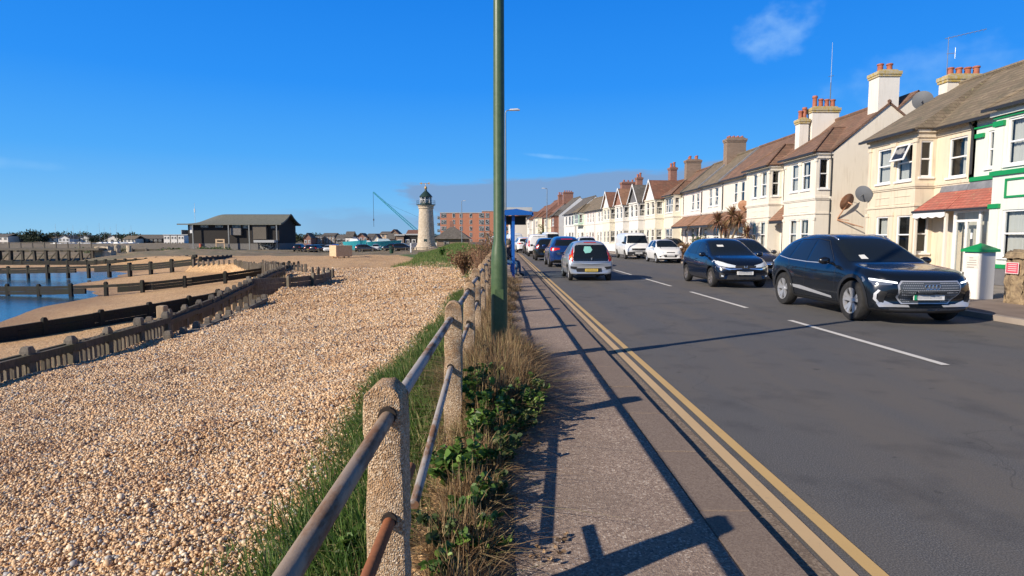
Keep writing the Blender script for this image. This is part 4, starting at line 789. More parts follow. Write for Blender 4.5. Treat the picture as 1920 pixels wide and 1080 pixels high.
def house(Y0, Wd, label, wm='cream', rm='t_brown', tm=None, eave=5.45, ridge=(2.7, 7.85), bay=None, up=(), low=(), flat_up=(), flat_low=(), side_up=None, side_low=None, door=None, canopy=None, gable=False, near=False, curt=1,
          band=True, chim=(), far_roof=None, sm='frame', bandm=None, upz=(3.62, 4.98), lowz=(.85, 2.3), bay_low=True, bayroof='hip', X=16, side_w=None, name='terraced_house', party=0, pil=True, endwall=None, pm=None, up_split=(.5,), bay_mat=None, doorm='door_w', base=None):
    Yc = Y0 + Wd / 2; slope = (off1(Yc + .5) - off1(Yc - .5)); rz = -math.atan(slope); root = thing(name, label, 'house', (X + off1(Y0), Y0, .1), rz, 'terraced houses along the seafront road'); x, z = 0, 0
    wmat = M[wm]; tmat = M[tm] if tm else wmat; bandm = M[bandm] if bandm else tmat; rmt = M[rm]; dpt = 7.5; rx, rzz = ridge; t = (rzz - eave) / (rx + .3)
    ex = (-1, 0, 0); mb = MB(); y0f, y1f, pj = (bay[0], bay[1], bay[2]) if bay else (0, 0, 0)
    # flat front wall(s)
    def opl(lst, zz, o=0): return [(q[0] - o, q[1] - o, zz[0], zz[1]) if len(q) == 2 else (q[0] - o, q[1] - o, q[2], q[3]) for q in lst]
    fl = opl(flat_up, upz) + opl(flat_low, lowz) + ([(door[0], door[1], 0, door[2] if len(door) > 2 else 2.15)] if door else [])
    segs = [(0, Wd)] if not bay else [(0, y0f), (y1f, Wd)]
    if bay and not bay_low: segs = [(0, Wd)]
    for (a, b) in segs:
        if b - a < .02: continue
        wall(mb, (0, a, 0), (0, 1, 0), b - a, 0, eave, (1, 0, 0), [(q[0] - a, q[1] - a, q[2], q[3]) for q in fl if a - 1e-6 <= q[0] and q[1] <= b + 1e-6])
    bz0 = 0 if bay_low else 3.3
    if bay:
        ops = [(q[0] - y0f, q[1] - y0f, q[2], q[3]) for q in opl(up, upz) + (opl(low, lowz) if bay_low else [])]; wb = MB() if bay_mat else mb
        wall(wb, (-pj, y0f, 0), (0, 1, 0), y1f - y0f, bz0, eave, (1, 0, 0), ops)
        so = [(.14, pj - .14, *q) for q in ([side_up] if side_up else []) + ([side_low] if side_low and bay_low else [])]
        wall(wb, (-pj, y0f, 0), (1, 0, 0), pj, bz0, eave, (0, 1, 0), so); wall(wb, (-pj, y1f, 0), (1, 0, 0), pj, bz0, eave, (0, -1, 0), [])
        if not bay_low: wb.face([(-pj, y0f, bz0), (0, y0f, bz0), (0, y1f, bz0), (-pj, y1f, bz0)])
        if bay_mat: wb.build('bay', [M[bay_mat], M['dark_in']], root, fix=False)
        for q in so: window(root, (-pj, y0f, 0), (1, 0, 0), (0, 1, 0), q, near, fm=sm, curt=0, sill=near)
    # end and rear walls up to the roof
    prof = [(0, 0), (0, eave), (rx, rzz - .12), (2 * rx + .3, eave - .1), (dpt, eave - .3), (dpt, 0)]
    sb = MB()
    for yy, sgn in ((0, 1), (Wd, -1)):
        e_ = endwall if (endwall and yy == 0) else prof; sb.prism(e_, yy + .001 * sgn, yy + .12 * sgn, 'y')
    sb.face([(dpt, 0, 0), (dpt, Wd, 0), (dpt, Wd, eave - .3), (dpt, 0, eave - .3)])
    if side_w: sb.build('side_wall', M[side_w], root)
    else: sb.build('side_wall', wmat, root)
    mb.build('wall', [wmat, M['dark_in']], root, fix=False)
    for (lst, zz, org) in ((flat_up, upz, 0), (flat_low, lowz, 0)):
        for q in opl(lst, zz): window(root, (0, 0, 0), (0, 1, 0), (1, 0, 0), q, near, fm=sm, curt=curt, split=up_split)
    if bay:
        for q in opl(up, upz): window(root, (-pj, 0, 0), (0, 1, 0), (1, 0, 0), q, near, fm=sm, curt=curt, split=up_split, vert=() if q[1] - q[0] < 1.3 else ((.5,) if q[1] - q[0] < 2.1 else (.33, .66)))
        if bay_low:
            for q in opl(low, lowz): window(root, (-pj, 0, 0), (0, 1, 0), (1, 0, 0), q, near, fm=sm, curt=curt, vert=() if q[1] - q[0] < 1.3 else (.5,))
    if door:
        d_ = MB(); d_.box(.10, .15, door[0] + .06, door[1] - .06, 0, (door[2] if len(door) > 2 else 2.15) - .06); do = d_.build('door', M[doorm], root); p = MB(); w_ = (door[1] - door[0]); p.box(.085, .098, door[0] + .2, door[1] - .2, 1.05, 1.85); p.build('door_pane', M['opane'], do); MB().tube((.06, door[0] + .16, 1.0), (.1, door[0] + .16, 1.0), .025, .025, 8).build('handle', M['alu'], do)
    # mouldings
    tr = MB(); ex_ = .05
    def around(z0, z1, e, parts='all'):
        if bay and bay_low or (bay and z0 > 3.3):
            tr.box(-pj - e, -pj, y0f - e, y1f + e, z0, z1); tr.box(-pj, -.0, y0f - e, y0f, z0, z1); tr.box(-pj, 0, y1f, y1f + e, z0, z1)
            if y0f > .1: tr.box(-e, -.001, .0, y0f - e - .002, z0, z1)
            if y1f < Wd - .1: tr.box(-e, -.001, y1f + e + .002, Wd, z0, z1)
        else: tr.box(-e, -.001, 0, Wd, z0, z1)
    if band: around(3.36, 3.46, .07); around(3.30, 3.357, .04); around(eave - .32, eave - .22, .05); around(eave - .14, eave - .02, .09); around(2.62, 2.69, .04) if near else None
    if bay and pil:
        ed = sorted([y0f, y1f] + [x for q in up for x in q[:2]])
        cols = [(y0f, y0f + .16), (y1f - .16, y1f)] + [(a + .02, b - .02) for a, b in zip(ed[2:-2:2], ed[3:-1:2]) if b - a > .12]
        for (a, b) in cols:
            for (za, zb) in (((.3, 2.45), (3.46, eave - .34)) if bay_low else ((3.5, eave - .34),)):
                tr.box(-pj - .035, -pj - .0015, a - .0, b + .0, za, zb); tr.box(-pj - .065, -pj - .0012, a - .03, b + .03, zb - .14, zb)
        if near and bay_low:
            for q in up: tr.box(-pj - .02, -pj - .001, q[0], q[1], 3.02, 3.05); tr.box(-pj - .02, -pj - .001, q[0], q[1], 2.74, 2.77)
    if band or pil: tr.build('mouldings', bandm, root, fix=False)
    if base: MB().box(-pj - .02, -pj - .003, y0f, y1f, .0, .5).box(-pj, -.02, y0f - .02, y0f - .003, 0, .5).build('plinth', M[base], root)
    # roof
    rf = MB(); ov = .28; ez = eave - ov * t * 0
    ya, yb = -.0 - (.0 if not endwall else .06), Wd + .0
    E = lambda xx: eave + (xx + .25) * t
    rf.slab([(-.25, ya, E(-.25)), (-.25, yb, E(-.25)), (rx, yb, E(rx)), (rx, ya, E(rx))], .09); rf.slab([(rx, ya, E(rx)), (rx, yb, E(rx)), (2 * rx + .5, yb, eave - .05), (2 * rx + .5, ya, eave - .05)], .09)
    if bay and not gable:
        fx = -pj - .25; a, b = y0f - .18, y1f + .18
        if bayroof == 'hip':
            hw = (b - a) / 2; tt = t * .95; az_ = eave + hw * tt; ym = (a + b) / 2; Ax = fx + hw; Rx = (az_ - eave) / t - .25
            A = (Ax, ym, az_); Rr = (Rx + .02, ym, az_); F0, F1, B0, B1 = (fx, a, eave), (fx, b, eave), (-.2, a, eave), (-.2, b, eave)
            for q in ([F0, F1, A], [F0, A, Rr, B0], [F1, B1, Rr, A]): rf.slab(q, .06)
            ht = MB()
            for e in (F0, F1): ht.tube(Vector(e) + Vector((0, 0, .02)), Vector(A) + Vector((0, 0, .02)), .06, .06, 6)
            ht.tube(A, Rr, .06, .06, 6); ht.build('hip_tiles', rmt, root)
        else:
            tt = (E(rx) - eave) / (rx - fx); R0, R1 = (rx, a + 1.1, E(rx) + .015), (rx, Wd + .06, E(rx) + .015); rf.slab([(fx, a, eave), (fx, Wd + .06, eave), R1, R0], .08); rf.slab([(fx, a, eave), R0, (-.2, a, eave)], .05)
    if bay and gable:
        a, b = y0f - .2, y1f + .2; ym = (a + b) / 2; gh = eave + (b - a) / 2 * 1.12; fx = -pj - .22; Rx = (gh - eave) / t - .25; gr = MB()
        gr.slab([(fx, a, eave - .05), (fx, ym, gh), (Rx, ym, gh), (-.2, a, eave - .05)], .08); gr.slab([(fx, ym, gh), (fx, b, eave - .05), (-.2, b, eave - .05), (Rx, ym, gh)], .08); gr.build('gable_roof', rmt, root)
        g = MB(); g.prism([(y0f, eave - .06), (y1f, eave - .06), (ym, gh - .12)], -pj - .0, -pj + .08, 'x'); g.build('gable_wall', M[far_roof or 'frame'], root)
        bb = MB()
        for (p0, p1) in (((a, eave - .1), (ym, gh + .02)), ((b, eave - .1), (ym, gh + .02))):
            bb.prism([(p0[0], p0[1] - .12), (p0[0], p0[1] + .07), (p1[0], p1[1] + .07), (p1[0], p1[1] - .14)], fx - .05, fx - .003, 'x')
        bb.build('bargeboard', M['frame'], root)
    rf.build('roof', rmt, root, fix=False)
    MB().tube((rx, 0, E(rx) + .03), (rx, Wd, E(rx) + .03), .1, .1, 8).build('ridge_tiles', rmt, root)
    gt = MB(); z_ = eave - .03
    if bay and not gable and bayroof == 'hip': gt.box(-pj - .36, -pj - .26, y0f - .2, y1f + .2, z_ - .09, z_); segs2 = [(0, y0f - .2), (y1f + .2, Wd)]
    elif bay and not gable: gt.box(-pj - .36, -pj - .26, y0f - .2, Wd + .06, z_ - .09, z_); segs2 = [(0, y0f - .2)]
    else: segs2 = [(0, Wd)]
    for a, b in segs2:
        if b - a > .1: gt.box(-.35, -.26, a, b, z_ - .09, z_)
    gt.build('gutter', M['gutter_m'], root)
    if party:
        pw = MB(); pw.prism([(-.3, E(-.3) - .1), (-.3, E(-.3) + .12), (rx, E(rx) + .14), (2 * rx + .3, eave + .05), (2 * rx + .3, eave - .2), (rx, E(rx) - .1)], Wd - .12, Wd + .1, 'y'); pw.build('party_wall_coping', M['lead'] if party == 1 else M['t_grey'], root)
    if canopy:
        a, b, m_, pc = canopy; c = MB(); c.slab([(-pc, a, 2.42), (-pc, b, 2.42), (-.0, b, 3.28), (-.0, a, 3.28)], .06); c.slab([(-pc, a, 2.42), (0, a + .001, 3.28), (0, a, 2.42)], .03) ; c.build('porch_roof', M[m_], root)
        MB().box(-pc + .03, -pc + .08, a + .02, b - .02, 2.24, 2.38).build('porch_fascia', M['pipe'] if m_ != 't_porch' else M['frame'], root)
    for c in chim: chimney(root, *c[0], **c[1])
    return root
GW = dict(near=True)
# green trimmed house at the right edge
g_ = house(15.25, 5.25, 'white rendered house with green trim and a white porch door at the right edge', wm='mintw', rm='t_moss', bandm='frame_g', bay=(.3, 3.45, .72), up=[(.75, 3.0)], low=[(.75, 3.0)], side_up=(3.65, 5.0), flat_up=[(4.15, 4.62, 3.75, 4.95)], lowz=(.87, 2.3), near=True, curt=2, bayroof='hip', upz=(3.65, 5.03), pil=False, band=False, base='plinth', ridge=(2.75, 7.75))
def green_trim():
    y0, y1, pj, W_ = .3, 3.45, .72, 5.25
    def piece(nm, mt, *boxes):
        e = MB()
        for q in boxes: e.box(*q)
        e.build(nm, M[mt], g_, fix=False)
    def ring(z0, z1, ex, flatp=True):
        b = [(-pj - ex, -pj - .002, y0 - ex, y1 + ex, z0, z1), (-pj - .002, -.003, y0 - ex, y0 - .003, z0, z1), (-pj - .002, -.003, y1 + .003, y1 + ex, z0, z1)]
        if flatp: b.append((-ex, -.003, y1 + ex + .002, W_, z0, z1))
        piece('green_band', 'frame_g', *b)
    ring(3.36, 3.50, .07); ring(5.10, 5.16, .06); ring(.52, .64, .04, False)
    for (a, b) in ((y0, y0 + .34), (y1 - .34, y1)):
        piece('green_capital', 'frame_g', (-pj - .09, -pj - .004, a - .03, b + .03, 4.86, 5.02)); piece('green_capital', 'frame_g', (-pj - .09, -pj - .004, a - .03, b + .03, 2.36, 2.50))
        piece('pilaster', 'mintw', (-pj - .045, -pj - .0015, a, b, .65, 2.35)); piece('pilaster', 'mintw', (-pj - .045, -pj - .0015, a, b, 3.51, 4.85))
    piece('green_capital', 'frame_g', (-.09, -.004, 4.75, 5.1, 4.78, 4.92)); piece('green_jamb', 'frame_g', (-.06, -.004, 5.17, 5.245, .0, 2.6))
    a, b = .8, 2.95; piece('green_panel_frame', 'frame_g', *[(-pj - .035, -pj - .0025, *q) for q in ((a, b, 2.66, 2.72), (a, b, 3.18, 3.24), (a, a + .06, 2.72, 3.18), (b - .06, b, 2.72, 3.18))])
    piece('cornice', 'mintw', (-pj - .13, -pj + .0, y0 - .1, y1 + .1, 5.17, 5.3))
    # white porch: door, side light, top light
    d = MB()
    for q in ((3.52, 3.6, 0, 2.38), (5.04, 5.12, 0, 2.38), (3.6, 5.04, 2.3, 2.38), (3.95, 4.03, 0, 2.299), (4.03, 5.04, 1.98, 2.06), (4.98, 5.04, .02, 1.979), (4.031, 4.09, .02, 1.979), (4.5, 4.58, .02, 1.979), (4.09, 4.98, .02, .32), (3.601, 3.949, .0, .6)): d.box(-.62, -.55, *q)
    po = d.build('porch', M['door_w'], g_, fix=False); p = MB(); p.face([(-.59, 3.6, .55), (-.59, 3.95, .55), (-.59, 3.95, 2.32), (-.59, 3.6, 2.32)]); p.build('porch_glass', M['pane'], po, fix=False); p = MB(); p.face([(-.59, 4.05, .3), (-.59, 5.0, .3), (-.59, 5.0, 2.32), (-.59, 4.05, 2.32)]); p.build('porch_glass', M['pane'], po, fix=False); dk = MB(); dk.box(-.25, -.2, 3.5, 5.1, 0, 2.4); dk.build('inner_wall', M['tanw'], po)
    n = MB(); n.box(-.629, -.622, 4.24, 4.32, 1.42, 1.62).box(-.629, -.622, 3.7, 3.8, 1.0, 1.2); n.build('notice', M['frame'], po)
    c = MB(); c.slab([(-.78, 3.5, 2.42), (-.78, 5.25, 2.42), (-.12, 5.25, 3.08), (-.12, 3.5, 3.08)], .06); c.build('porch_roof', M['t_porch'], g_); l = MB(); l.slab([(-.12, 3.5, 3.082), (-.12, 5.25, 3.082), (0, 5.25, 3.42), (0, 3.5, 3.42)], .03); l.build('lead_flashing', M['lead'], g_)
    MB().box(-.84, -.78, 3.5, 5.25, 2.36, 2.43).build('porch_gutter', M['pipe'], g_)
green_trim(); downpipe(g_, -.06, 5.16, 3.6, 5.4, .2); aerial(g_, (2.7, 3.2, 7.75), .9, .5, 2.2, 4)
# cream house
c_ = house(20.5, 4.8, 'cream house with a two storey bay, open upper window and red tiled porch roof', wm='cream', rm='t_moss', bay=(1.72, 4.62, .72), up=[(1.98, 2.86), (3.19, 4.07)], low=[(1.9, 2.7), (3.18, 3.98)], side_up=(3.7, 5.02), flat_up=[(.25, 1.1, 3.6, 4.98)], side_low=(.9, 2.3), near=True, bayroof='ext', curt=3, ridge=(2.75, 7.75),
           chim=[((3.0, 4.62, 1.6, .5, 6.3, 8.1), dict(npx=4, npy=1, mat='cream2', poth=.36, potr=.13))])
def cream_extra():
    c = MB(); c.slab([(-.8, .02, 2.42), (-.8, 1.68, 2.42), (-.12, 1.3, 3.08), (-.12, .02, 3.08)], .06); c.build('porch_roof', M['t_porch'], c_); l = MB(); l.slab([(-.12, .02, 3.085), (-.12, 1.3, 3.085), (0, 1.3, 3.42), (0, .02, 3.42)], .03); l.slab([(-.8, 1.68, 2.43), (-.12, 1.3, 3.09), (0, 1.3, 3.42), (0, 1.72, 2.6)], .03); l.build('lead_flashing', M['lead'], c_)
    MB().box(-.86, -.8, .02, 1.68, 2.36, 2.43).build('porch_gutter', M['pipe'], c_)
    v = MB(); n = 24
    for k in range(n):
        a, b = .04 + 1.6 * k / n, .04 + 1.6 * (k + 1) / n; za, zb = [2.20 - .05 * abs(math.sin(PI * 4 * q)) for q in (k / n, (k + 1) / n)]; v.slab([(-.80, a, za), (-.80, b, zb), (-.80, b, 2.35), (-.80, a, 2.35)], .02)
    v.build('scalloped_valance', M['frame'], c_)
    MB().box(-.76, -.68, .03, .12, 0, 2.3).build('porch_post', M['cream2'], c_); MB().box(-.76, -.68, 1.56, 1.64, 0, 2.3).build('porch_post', M['cream2'], c_); MB().box(.03, .08, .3, 1.15, 0, 2.05).build('door', M['cream2'], c_)
    s_ = MB(); s_.tube((-.05, .28, 1.72), (-.09, .28, 1.9), .05, .075, 8).tube((-.09, .28, 1.9), (-.09, .28, 1.96), .08, .03, 8); s_.build('wall_lantern', M['pipe'], c_)
    for z in (.55, .85): pass
    # top hung window swung open
    B = Matrix.Translation((-.76, 0, 4.96)) @ Matrix.Rotation(R(24), 4, 'Y'); f = MB(); a, b, h = 2.02, 2.82, .66
    for q in ((a, a + .06, -h, 0), (b - .06, b, -h, 0), (a + .06, b - .06, -.06, 0), (a + .06, b - .06, -h, -h + .06)): f.box(-.03, .01, *q, T=B)
    fo = f.build('open_casement', M['frame'], c_, fix=False); g = MB(); g.box(-.012, -.006, a + .05, b - .05, -h + .05, -.05, T=B); g.build('pane', M['opane'], fo)
cream_extra(); sat_dish(c_, (-1.0, 4.5, 3.25), .36, yaw=R(-60)); sat_dish(c_, (1.55, 4.9, 7.15), .4, yaw=R(-50)); aerial(c_, (2.3, 4.6, 7.9), 1.75, 1.25, R(-25), 9)
# second terrace
c2 = ((2.55, .42, 1.0, .8, 6.4, 9.45), dict(npx=2, npy=1, mat='offw', poth=.5, potr=.14))
h1 = house(29.2, 5.0, 'pale cream end of terrace house with a tall white chimney on its blank side wall', wm='cream2', rm='t_brown', bay=(.12, 3.42, .72), up=[(.75, 1.6), (1.9, 2.75)], low=[(.75, 1.6), (1.9, 2.75)], side_up=(3.85, 5.3), flat_up=[(3.98, 4.6)], upz=(3.85, 5.28), lowz=(.9, 2.4), eave=5.62, ridge=(2.6, 8.0), near=True, side_w='tanw', door=(3.9, 4.8), canopy=(3.42, 5.0, 't_or', .85), curt=3,
           endwall=[(0, 0), (0, 5.6), (2.6, 7.9), (3.0, 7.6), (3.95, 8.45), (5.6, 7.0), (5.6, 0)], chim=[c2, ((2.0, 4.9, 1.5, .55, 6.6, 8.7), dict(npx=4, npy=1, mat='offw', poth=.55, potr=.13)), ((.85, 4.95, .5, .5, 6.0, 8.1), dict(npx=2, npy=1, mat='offw', poth=.55, potr=.12))])
rr = MB(); rr.slab([(2.9, -.05, 7.62), (2.9, 3, 7.62), (3.95, 3, 8.52), (3.95, -.05, 8.52)], .08).slab([(3.95, -.05, 8.52), (3.95, 3, 8.52), (5.7, 3, 6.98), (5.7, -.05, 6.98)], .08); rr.build('rear_roof', M['t_brown'], h1)
sat_dish(h1, (.62, -.35, 3.15), .42, 'rustdish', R(20), 'rusty_satellite_dish'); bk = MB(); bk.tube((.3, -.02, 2.35), (.75, -.25, 2.3), .02).tube((.3, -.02, 2.32), (1.35, -.45, 1.95), .025).tube((.62, -.3, 3.1), (.32, -.02, 2.4), .03); bk.build('rusty_bracket', M['rustdish'], h1); downpipe(h1, .02, .05, .1, 5.5, .1)
h2 = house(34.2, 5.1, 'pale cream terraced house with square bay and brown hipped roof, beside the palm', wm='cream2', rm='t_brown', bay=(.3, 3.45, .7), up=[(.75, 1.5), (1.95, 2.7)], low=[(.75, 1.5), (1.95, 2.7)], side_up=(3.85, 5.3), flat_up=[(4.0, 4.6)], upz=(3.85, 5.28), lowz=(.9, 2.4), eave=5.6, ridge=(2.6, 8.0), near=True, door=(3.9, 4.75), canopy=(3.45, 5.1, 't_or', .8))
sat_dish(h2, (-.5, 4.55, 3.5), .36, 'rustdish', R(-40))
h3 = house(39.3, 4.5, 'flat fronted pale cream terraced house behind the brown palm', wm='cream2', rm='t_brown', flat_up=[(.55, 1.25), (1.75, 2.45)], flat_low=[(.6, 1.9)], door=(3.2, 4.1), canopy=(.2, 4.3, 't_or', 1.0), upz=(3.85, 5.2), lowz=(.9, 2.2), eave=5.55, ridge=(2.6, 8.0), near=True, party=1); downpipe(h3, 0, 4.4, .1, 5.5)
h4 = house(43.8, 4.6, 'flat fronted off white terraced house with a grey party wall coping', wm='offw', rm='t_moss', flat_up=[(.9, 1.7), (2.2, 3.0)], flat_low=[(.6, 1.9)], door=(3.2, 4.1), canopy=(.2, 4.4, 't_or', 1.0), upz=(3.85, 5.2), eave=5.5, ridge=(2.65, 8.0), party=1, chim=[((2.5, 4.5, 1.5, .8, 7.0, 9.3), dict(npx=4, npy=2, mat='brickb', cap='brickb', poth=.12, potr=.1))]); downpipe(h4, 0, 4.5, .1, 5.4)
h5 = house(48.4, 4.9, 'pinkish white flat fronted house with a brown porch roof over double doors', wm='pinkw', rm='t_moss', flat_up=[(.6, 1.4), (1.9, 2.7)], flat_low=[(.5, 1.3), (1.7, 2.6)], door=(3.4, 4.3), canopy=(.2, 4.8, 't_or', 1.1), upz=(3.75, 5.1), eave=5.45, ridge=(2.65, 7.9), party=2)
h6 = house(53.3, 5.1, 'yellow cream house with a wide white framed upper bay window', wm='yellow', rm='t_brown', bay=(.6, 3.4, .7), up=[(.72, 3.28)], low=[(.72, 3.28)], side_up=(3.8, 5.1), upz=(3.75, 5.15), lowz=(.9, 2.3), door=(3.9, 4.8), eave=5.35, ridge=(2.65, 7.8), gable=False, party=2, chim=[((2.3, 4.9, 1.4, .7, 7.0, 8.9), dict(npx=2, npy=2, mat='brickb', cap='brickb', poth=.35, potr=.12))])
GB = [('yellow', 't_red', 'frame', 'first gabled house beyond the wide bay window, red tiled gable roof and cream walls'), ('white', 't_grey', 'plinth', 'white gabled house with a dark grey tiled gable roof'), ('white', 't_or', 'brick', 'white gabled house with a red gable face and orange brown roof'), ('yellow', 't_red', 'frame', 'last gabled house in the row, cream walls and red brown roof')]
for k, (wm, rm, gm, lb) in enumerate(GB):
    house(58.45 + 5.2 * k, 5.2, lb, wm=wm, rm=rm, bay=(.7, 3.7, .9), up=[(1.0, 1.9), (2.4, 3.3)], low=[(1.0, 1.9), (2.4, 3.3)], side_up=(3.75, 5.1), side_low=(.9, 2.3), flat_up=[(4.1, 4.8)], door=(4.1, 4.9), upz=(3.7, 5.1), eave=5.3, ridge=(2.7, 7.3), gable=True, far_roof=gm, chim=([((2.4, 4.9, .7, .7, 6.8, 8.8), dict(npx=2, npy=1, mat='brick', cap='brick', poth=.5, potr=.14))] if k in (0, 2) else []) + ([((2.8, 5.0, 1.9, .8, 6.5, 8.7), dict(npx=3, npy=1, mat='brick', cap='brick', poth=.3, potr=.12))] if k == 3 else []))
X0 = 79.3
house(X0, 5.6, 'white house with a red brick end wall and downpipe, next to the gabled row', wm='offw', rm='t_moss', flat_up=[(.6, 1.3), (1.8, 2.5), (3.2, 4.0)], flat_low=[(.6, 1.6), (2.2, 3.0)], door=(3.6, 4.5), eave=5.3, ridge=(2.7, 7.6), side_w='brick', bandm='offw')
house(X0 + 5.6, 5.6, 'pale pink terraced house with narrow upper windows', wm='pinkw', rm='t_moss', flat_up=[(.6, 1.3), (2.0, 2.7), (3.6, 4.3)], flat_low=[(.6, 1.6), (2.2, 3.0)], door=(3.8, 4.7), eave=5.3, ridge=(2.7, 7.6))
house(X0 + 11.2, 5.4, 'terraced house with a mint green upper bay', wm='offw', rm='t_moss', bay=(.7, 3.9, .8), bay_low=False, bay_mat='mint', up=[(.95, 3.6)], flat_low=[(.8, 2.4)], door=(3.6, 4.5), side_up=(3.75, 5.0), eave=5.3, ridge=(2.7, 7.6), pil=False)
house(X0 + 17.6, 8.2, 'white detached house with dark brown roof and three tall upper windows', wm='greyw', rm='t_grey', flat_up=[(1.0, 2.2), (3.0, 4.4), (5.6, 6.8)], flat_low=[(1.0, 2.0), (3.0, 4.2)], door=(5.6, 6.6), eave=5.4, ridge=(3.4, 8.2), sm='plinth')
house(X0 + 30, 7.2, 'house with a blank white gable end and red brick framed bay windows', wm='brick', rm='t_grey', bay=(.8, 3.2, .7), up=[(1.0, 3.0)], low=[(1.0, 3.0)], flat_up=[(4.4, 5.6)], eave=5.5, ridge=(3.9, 8.9), side_w='greyw', chim=[((3.2, 6.9, 1.9, .8, 8, 10.2), dict(npx=4, npy=1, mat='brick', cap='brick', poth=.3, potr=.12))], party=1, X=16.0)
house(X0 + 37.4, 7, 'cream house with pale window surrounds beyond the blank white gable', wm='yellow', rm='t_red', bay=(.8, 3.2, .7), up=[(1.0, 3.0)], low=[(1.0, 3.0)], flat_up=[(4.4, 5.6)], eave=5.4, ridge=(3.9, 8.7), chim=[((3.2, 6.6, .8, .8, 8, 10.2), dict(npx=2, npy=1, mat='brick', cap='brick', poth=.5, potr=.14))])
house(X0 + 47, 8, 'far red roofed house at the bend of the road', wm='yellow', rm='t_red', bay=(1, 4, .7), up=[(1.3, 3.7)], low=[(1.3, 3.7)], flat_up=[(5, 6.4)], eave=5.8, ridge=(4.2, 9.6), side_w='brick')
house(X0 + 58, 9, 'farthest white gabled house seen past the bus shelter', wm='white', rm='t_red', bay=(1, 4, .7), up=[(1.3, 3.7)], low=[(1.3, 3.7)], flat_up=[(5.4, 6.8)], eave=5.6, ridge=(4.2, 9.0), gable=True, far_roof='brick')
house(X0 + 69, 10, 'pale building closing the view at the end of the road', wm='offw', rm='t_moss', flat_up=[(1, 2.2), (3.4, 4.6), (6, 7.2)], flat_low=[(1, 2.2), (3.4, 4.6)], door=(6, 7), eave=5.2, ridge=(4.2, 8.0), X=13)

# pillars and garden walls in front of the houses
gp = thing('gate_pillar', 'square grey white gate pillar with a green pyramid cap and a small name plate', 'gate pillar', (11.42, 14.2, .1), R(12))
MB().box(-.21, .21, -.21, .21, -.05, 1.12).build('shaft', M['white'], gp, bevel=.01); MB().box(-.27, .27, -.27, .27, 1.12, 1.18).build('cap_base', M['frame_g'], gp)
k = MB(); B_ = [(-.27, -.27, 1.18), (.27, -.27, 1.18), (.27, .27, 1.18), (-.27, .27, 1.18)]
for i in range(4): k.face([B_[i], B_[(i + 1) % 4], (0, 0, 1.33)])
k.build('cap', M['frame_g'], gp, fix=False)
pl = MB(); pl.box(-.218, -.213, -.14, .16, .74, 1.02).build('name_plate', flat('plate_cream', (.70, .66, .58), .5), gp)
tx = MB()
for i, (a, b) in enumerate(((-.02, .08), (-.1, .08), (-.1, .13), (-.11, .13), (-.05, .12))): tx.box(-.2215, -.2185, a, b, .97 - i * .055, .985 - i * .055)
tx.build('plate_lettering', flat('plate_text', (.28, .25, .22), .6), gp)
M['stone'] = nmat('flint_stone', (.36, .27, .16), (.20, .145, .09), 9, .95, 16, 1.0, .04)
sp_ = thing('stone_pillar', 'rough tan stone gate pillar with a small red warning sign at the right edge', 'gate pillar', (11.55, 13.05, .1))
def rough(mb_fn, name, mat, parent, amp=.02, cuts=7, seed=1):
    o = mb_fn.build(name, mat, parent, bevel=.02); bm = bmesh.new(); bm.from_mesh(o.data); bmesh.ops.subdivide_edges(bm, edges=[e for e in bm.edges if e.calc_length() > .12], cuts=cuts, use_grid_fill=True); rr_ = random.Random(seed)
    for v in bm.verts: v.co += Vector((rr_.gauss(0, amp), rr_.gauss(0, amp), rr_.gauss(0, amp)))
    bm.to_mesh(o.data); bm.free(); o.data.shade_smooth(); return o
rough(MB().box(-.26, .22, -.24, .24, -.1, 1.0), 'shaft', M['stone'], sp_); rough(MB().prism([(-.3, 1.0), (.3, 1.0), (.2, 1.14), (0, 1.2), (-.2, 1.13)], -.32, .32, 'y'), 'cap', M['stone'], sp_, .015, 4, 3)
sg = MB(); sg.box(-.31, -.295, -.14, .17, .68, .90).build('warning_sign', flat('red_sign', (.72, .10, .14), .45), sp_); sb = MB(); sb.box(-.3135, -.3105, -.155, .185, .665, .679).box(-.3135, -.3105, -.155, .185, .901, .915).box(-.3135, -.3105, -.155, -.141, .679, .901).box(-.3135, -.3105, .171, .185, .679, .901)
for i in range(4): sb.box(-.3135, -.3105, -.1, .12, .725 + i * .045, .738 + i * .045)
sb.build('sign_lettering', flat('sign_pale', (.85, .70, .66), .5), sp_)
def gwall(name, label, y0, y1, x, h, mat, w=.16, cap='offw', cat='garden wall'):
    n = max(1, int((y1 - y0) / 6)); r = thing(name, label, cat, (x + off1(y0), y0, .1)); m_ = MB(); c = MB()
    for i in range(n):
        a, b = y0 + (y1 - y0) * i / n, y0 + (y1 - y0) * (i + 1) / n; xa, xb = off1(a) - off1(y0), off1(b) - off1(y0); a -= y0; b -= y0
        for (mm, z0, z1, e) in ((m_, -.1, h, 0), (c, h, h + .06, .03)):
            P = [(xa - e, a), (xa + w + e, a), (xb + w + e, b), (xb - e, b)]; mm.face([(p[0], p[1], z1) for p in P]); mm.face([(p[0], p[1], z0) for p in P][::-1])
            for q in range(4): p0, p1 = P[q], P[(q + 1) % 4]; mm.face([(p0[0], p0[1], z0), (p1[0], p1[1], z0), (p1[0], p1[1], z1), (p0[0], p0[1], z1)])
    m_.build('wall', M[mat], r); c.build('coping', M[cap], r); return r
w_ = thing('garden_wall', 'rough stone garden wall running off the right edge', 'garden wall', (11.55, 9.0, .1)); rough(MB().box(-.15, .15, 0, 3.7, -.1, .82), 'wall', M['stone'], w_, .015, 16, 5)
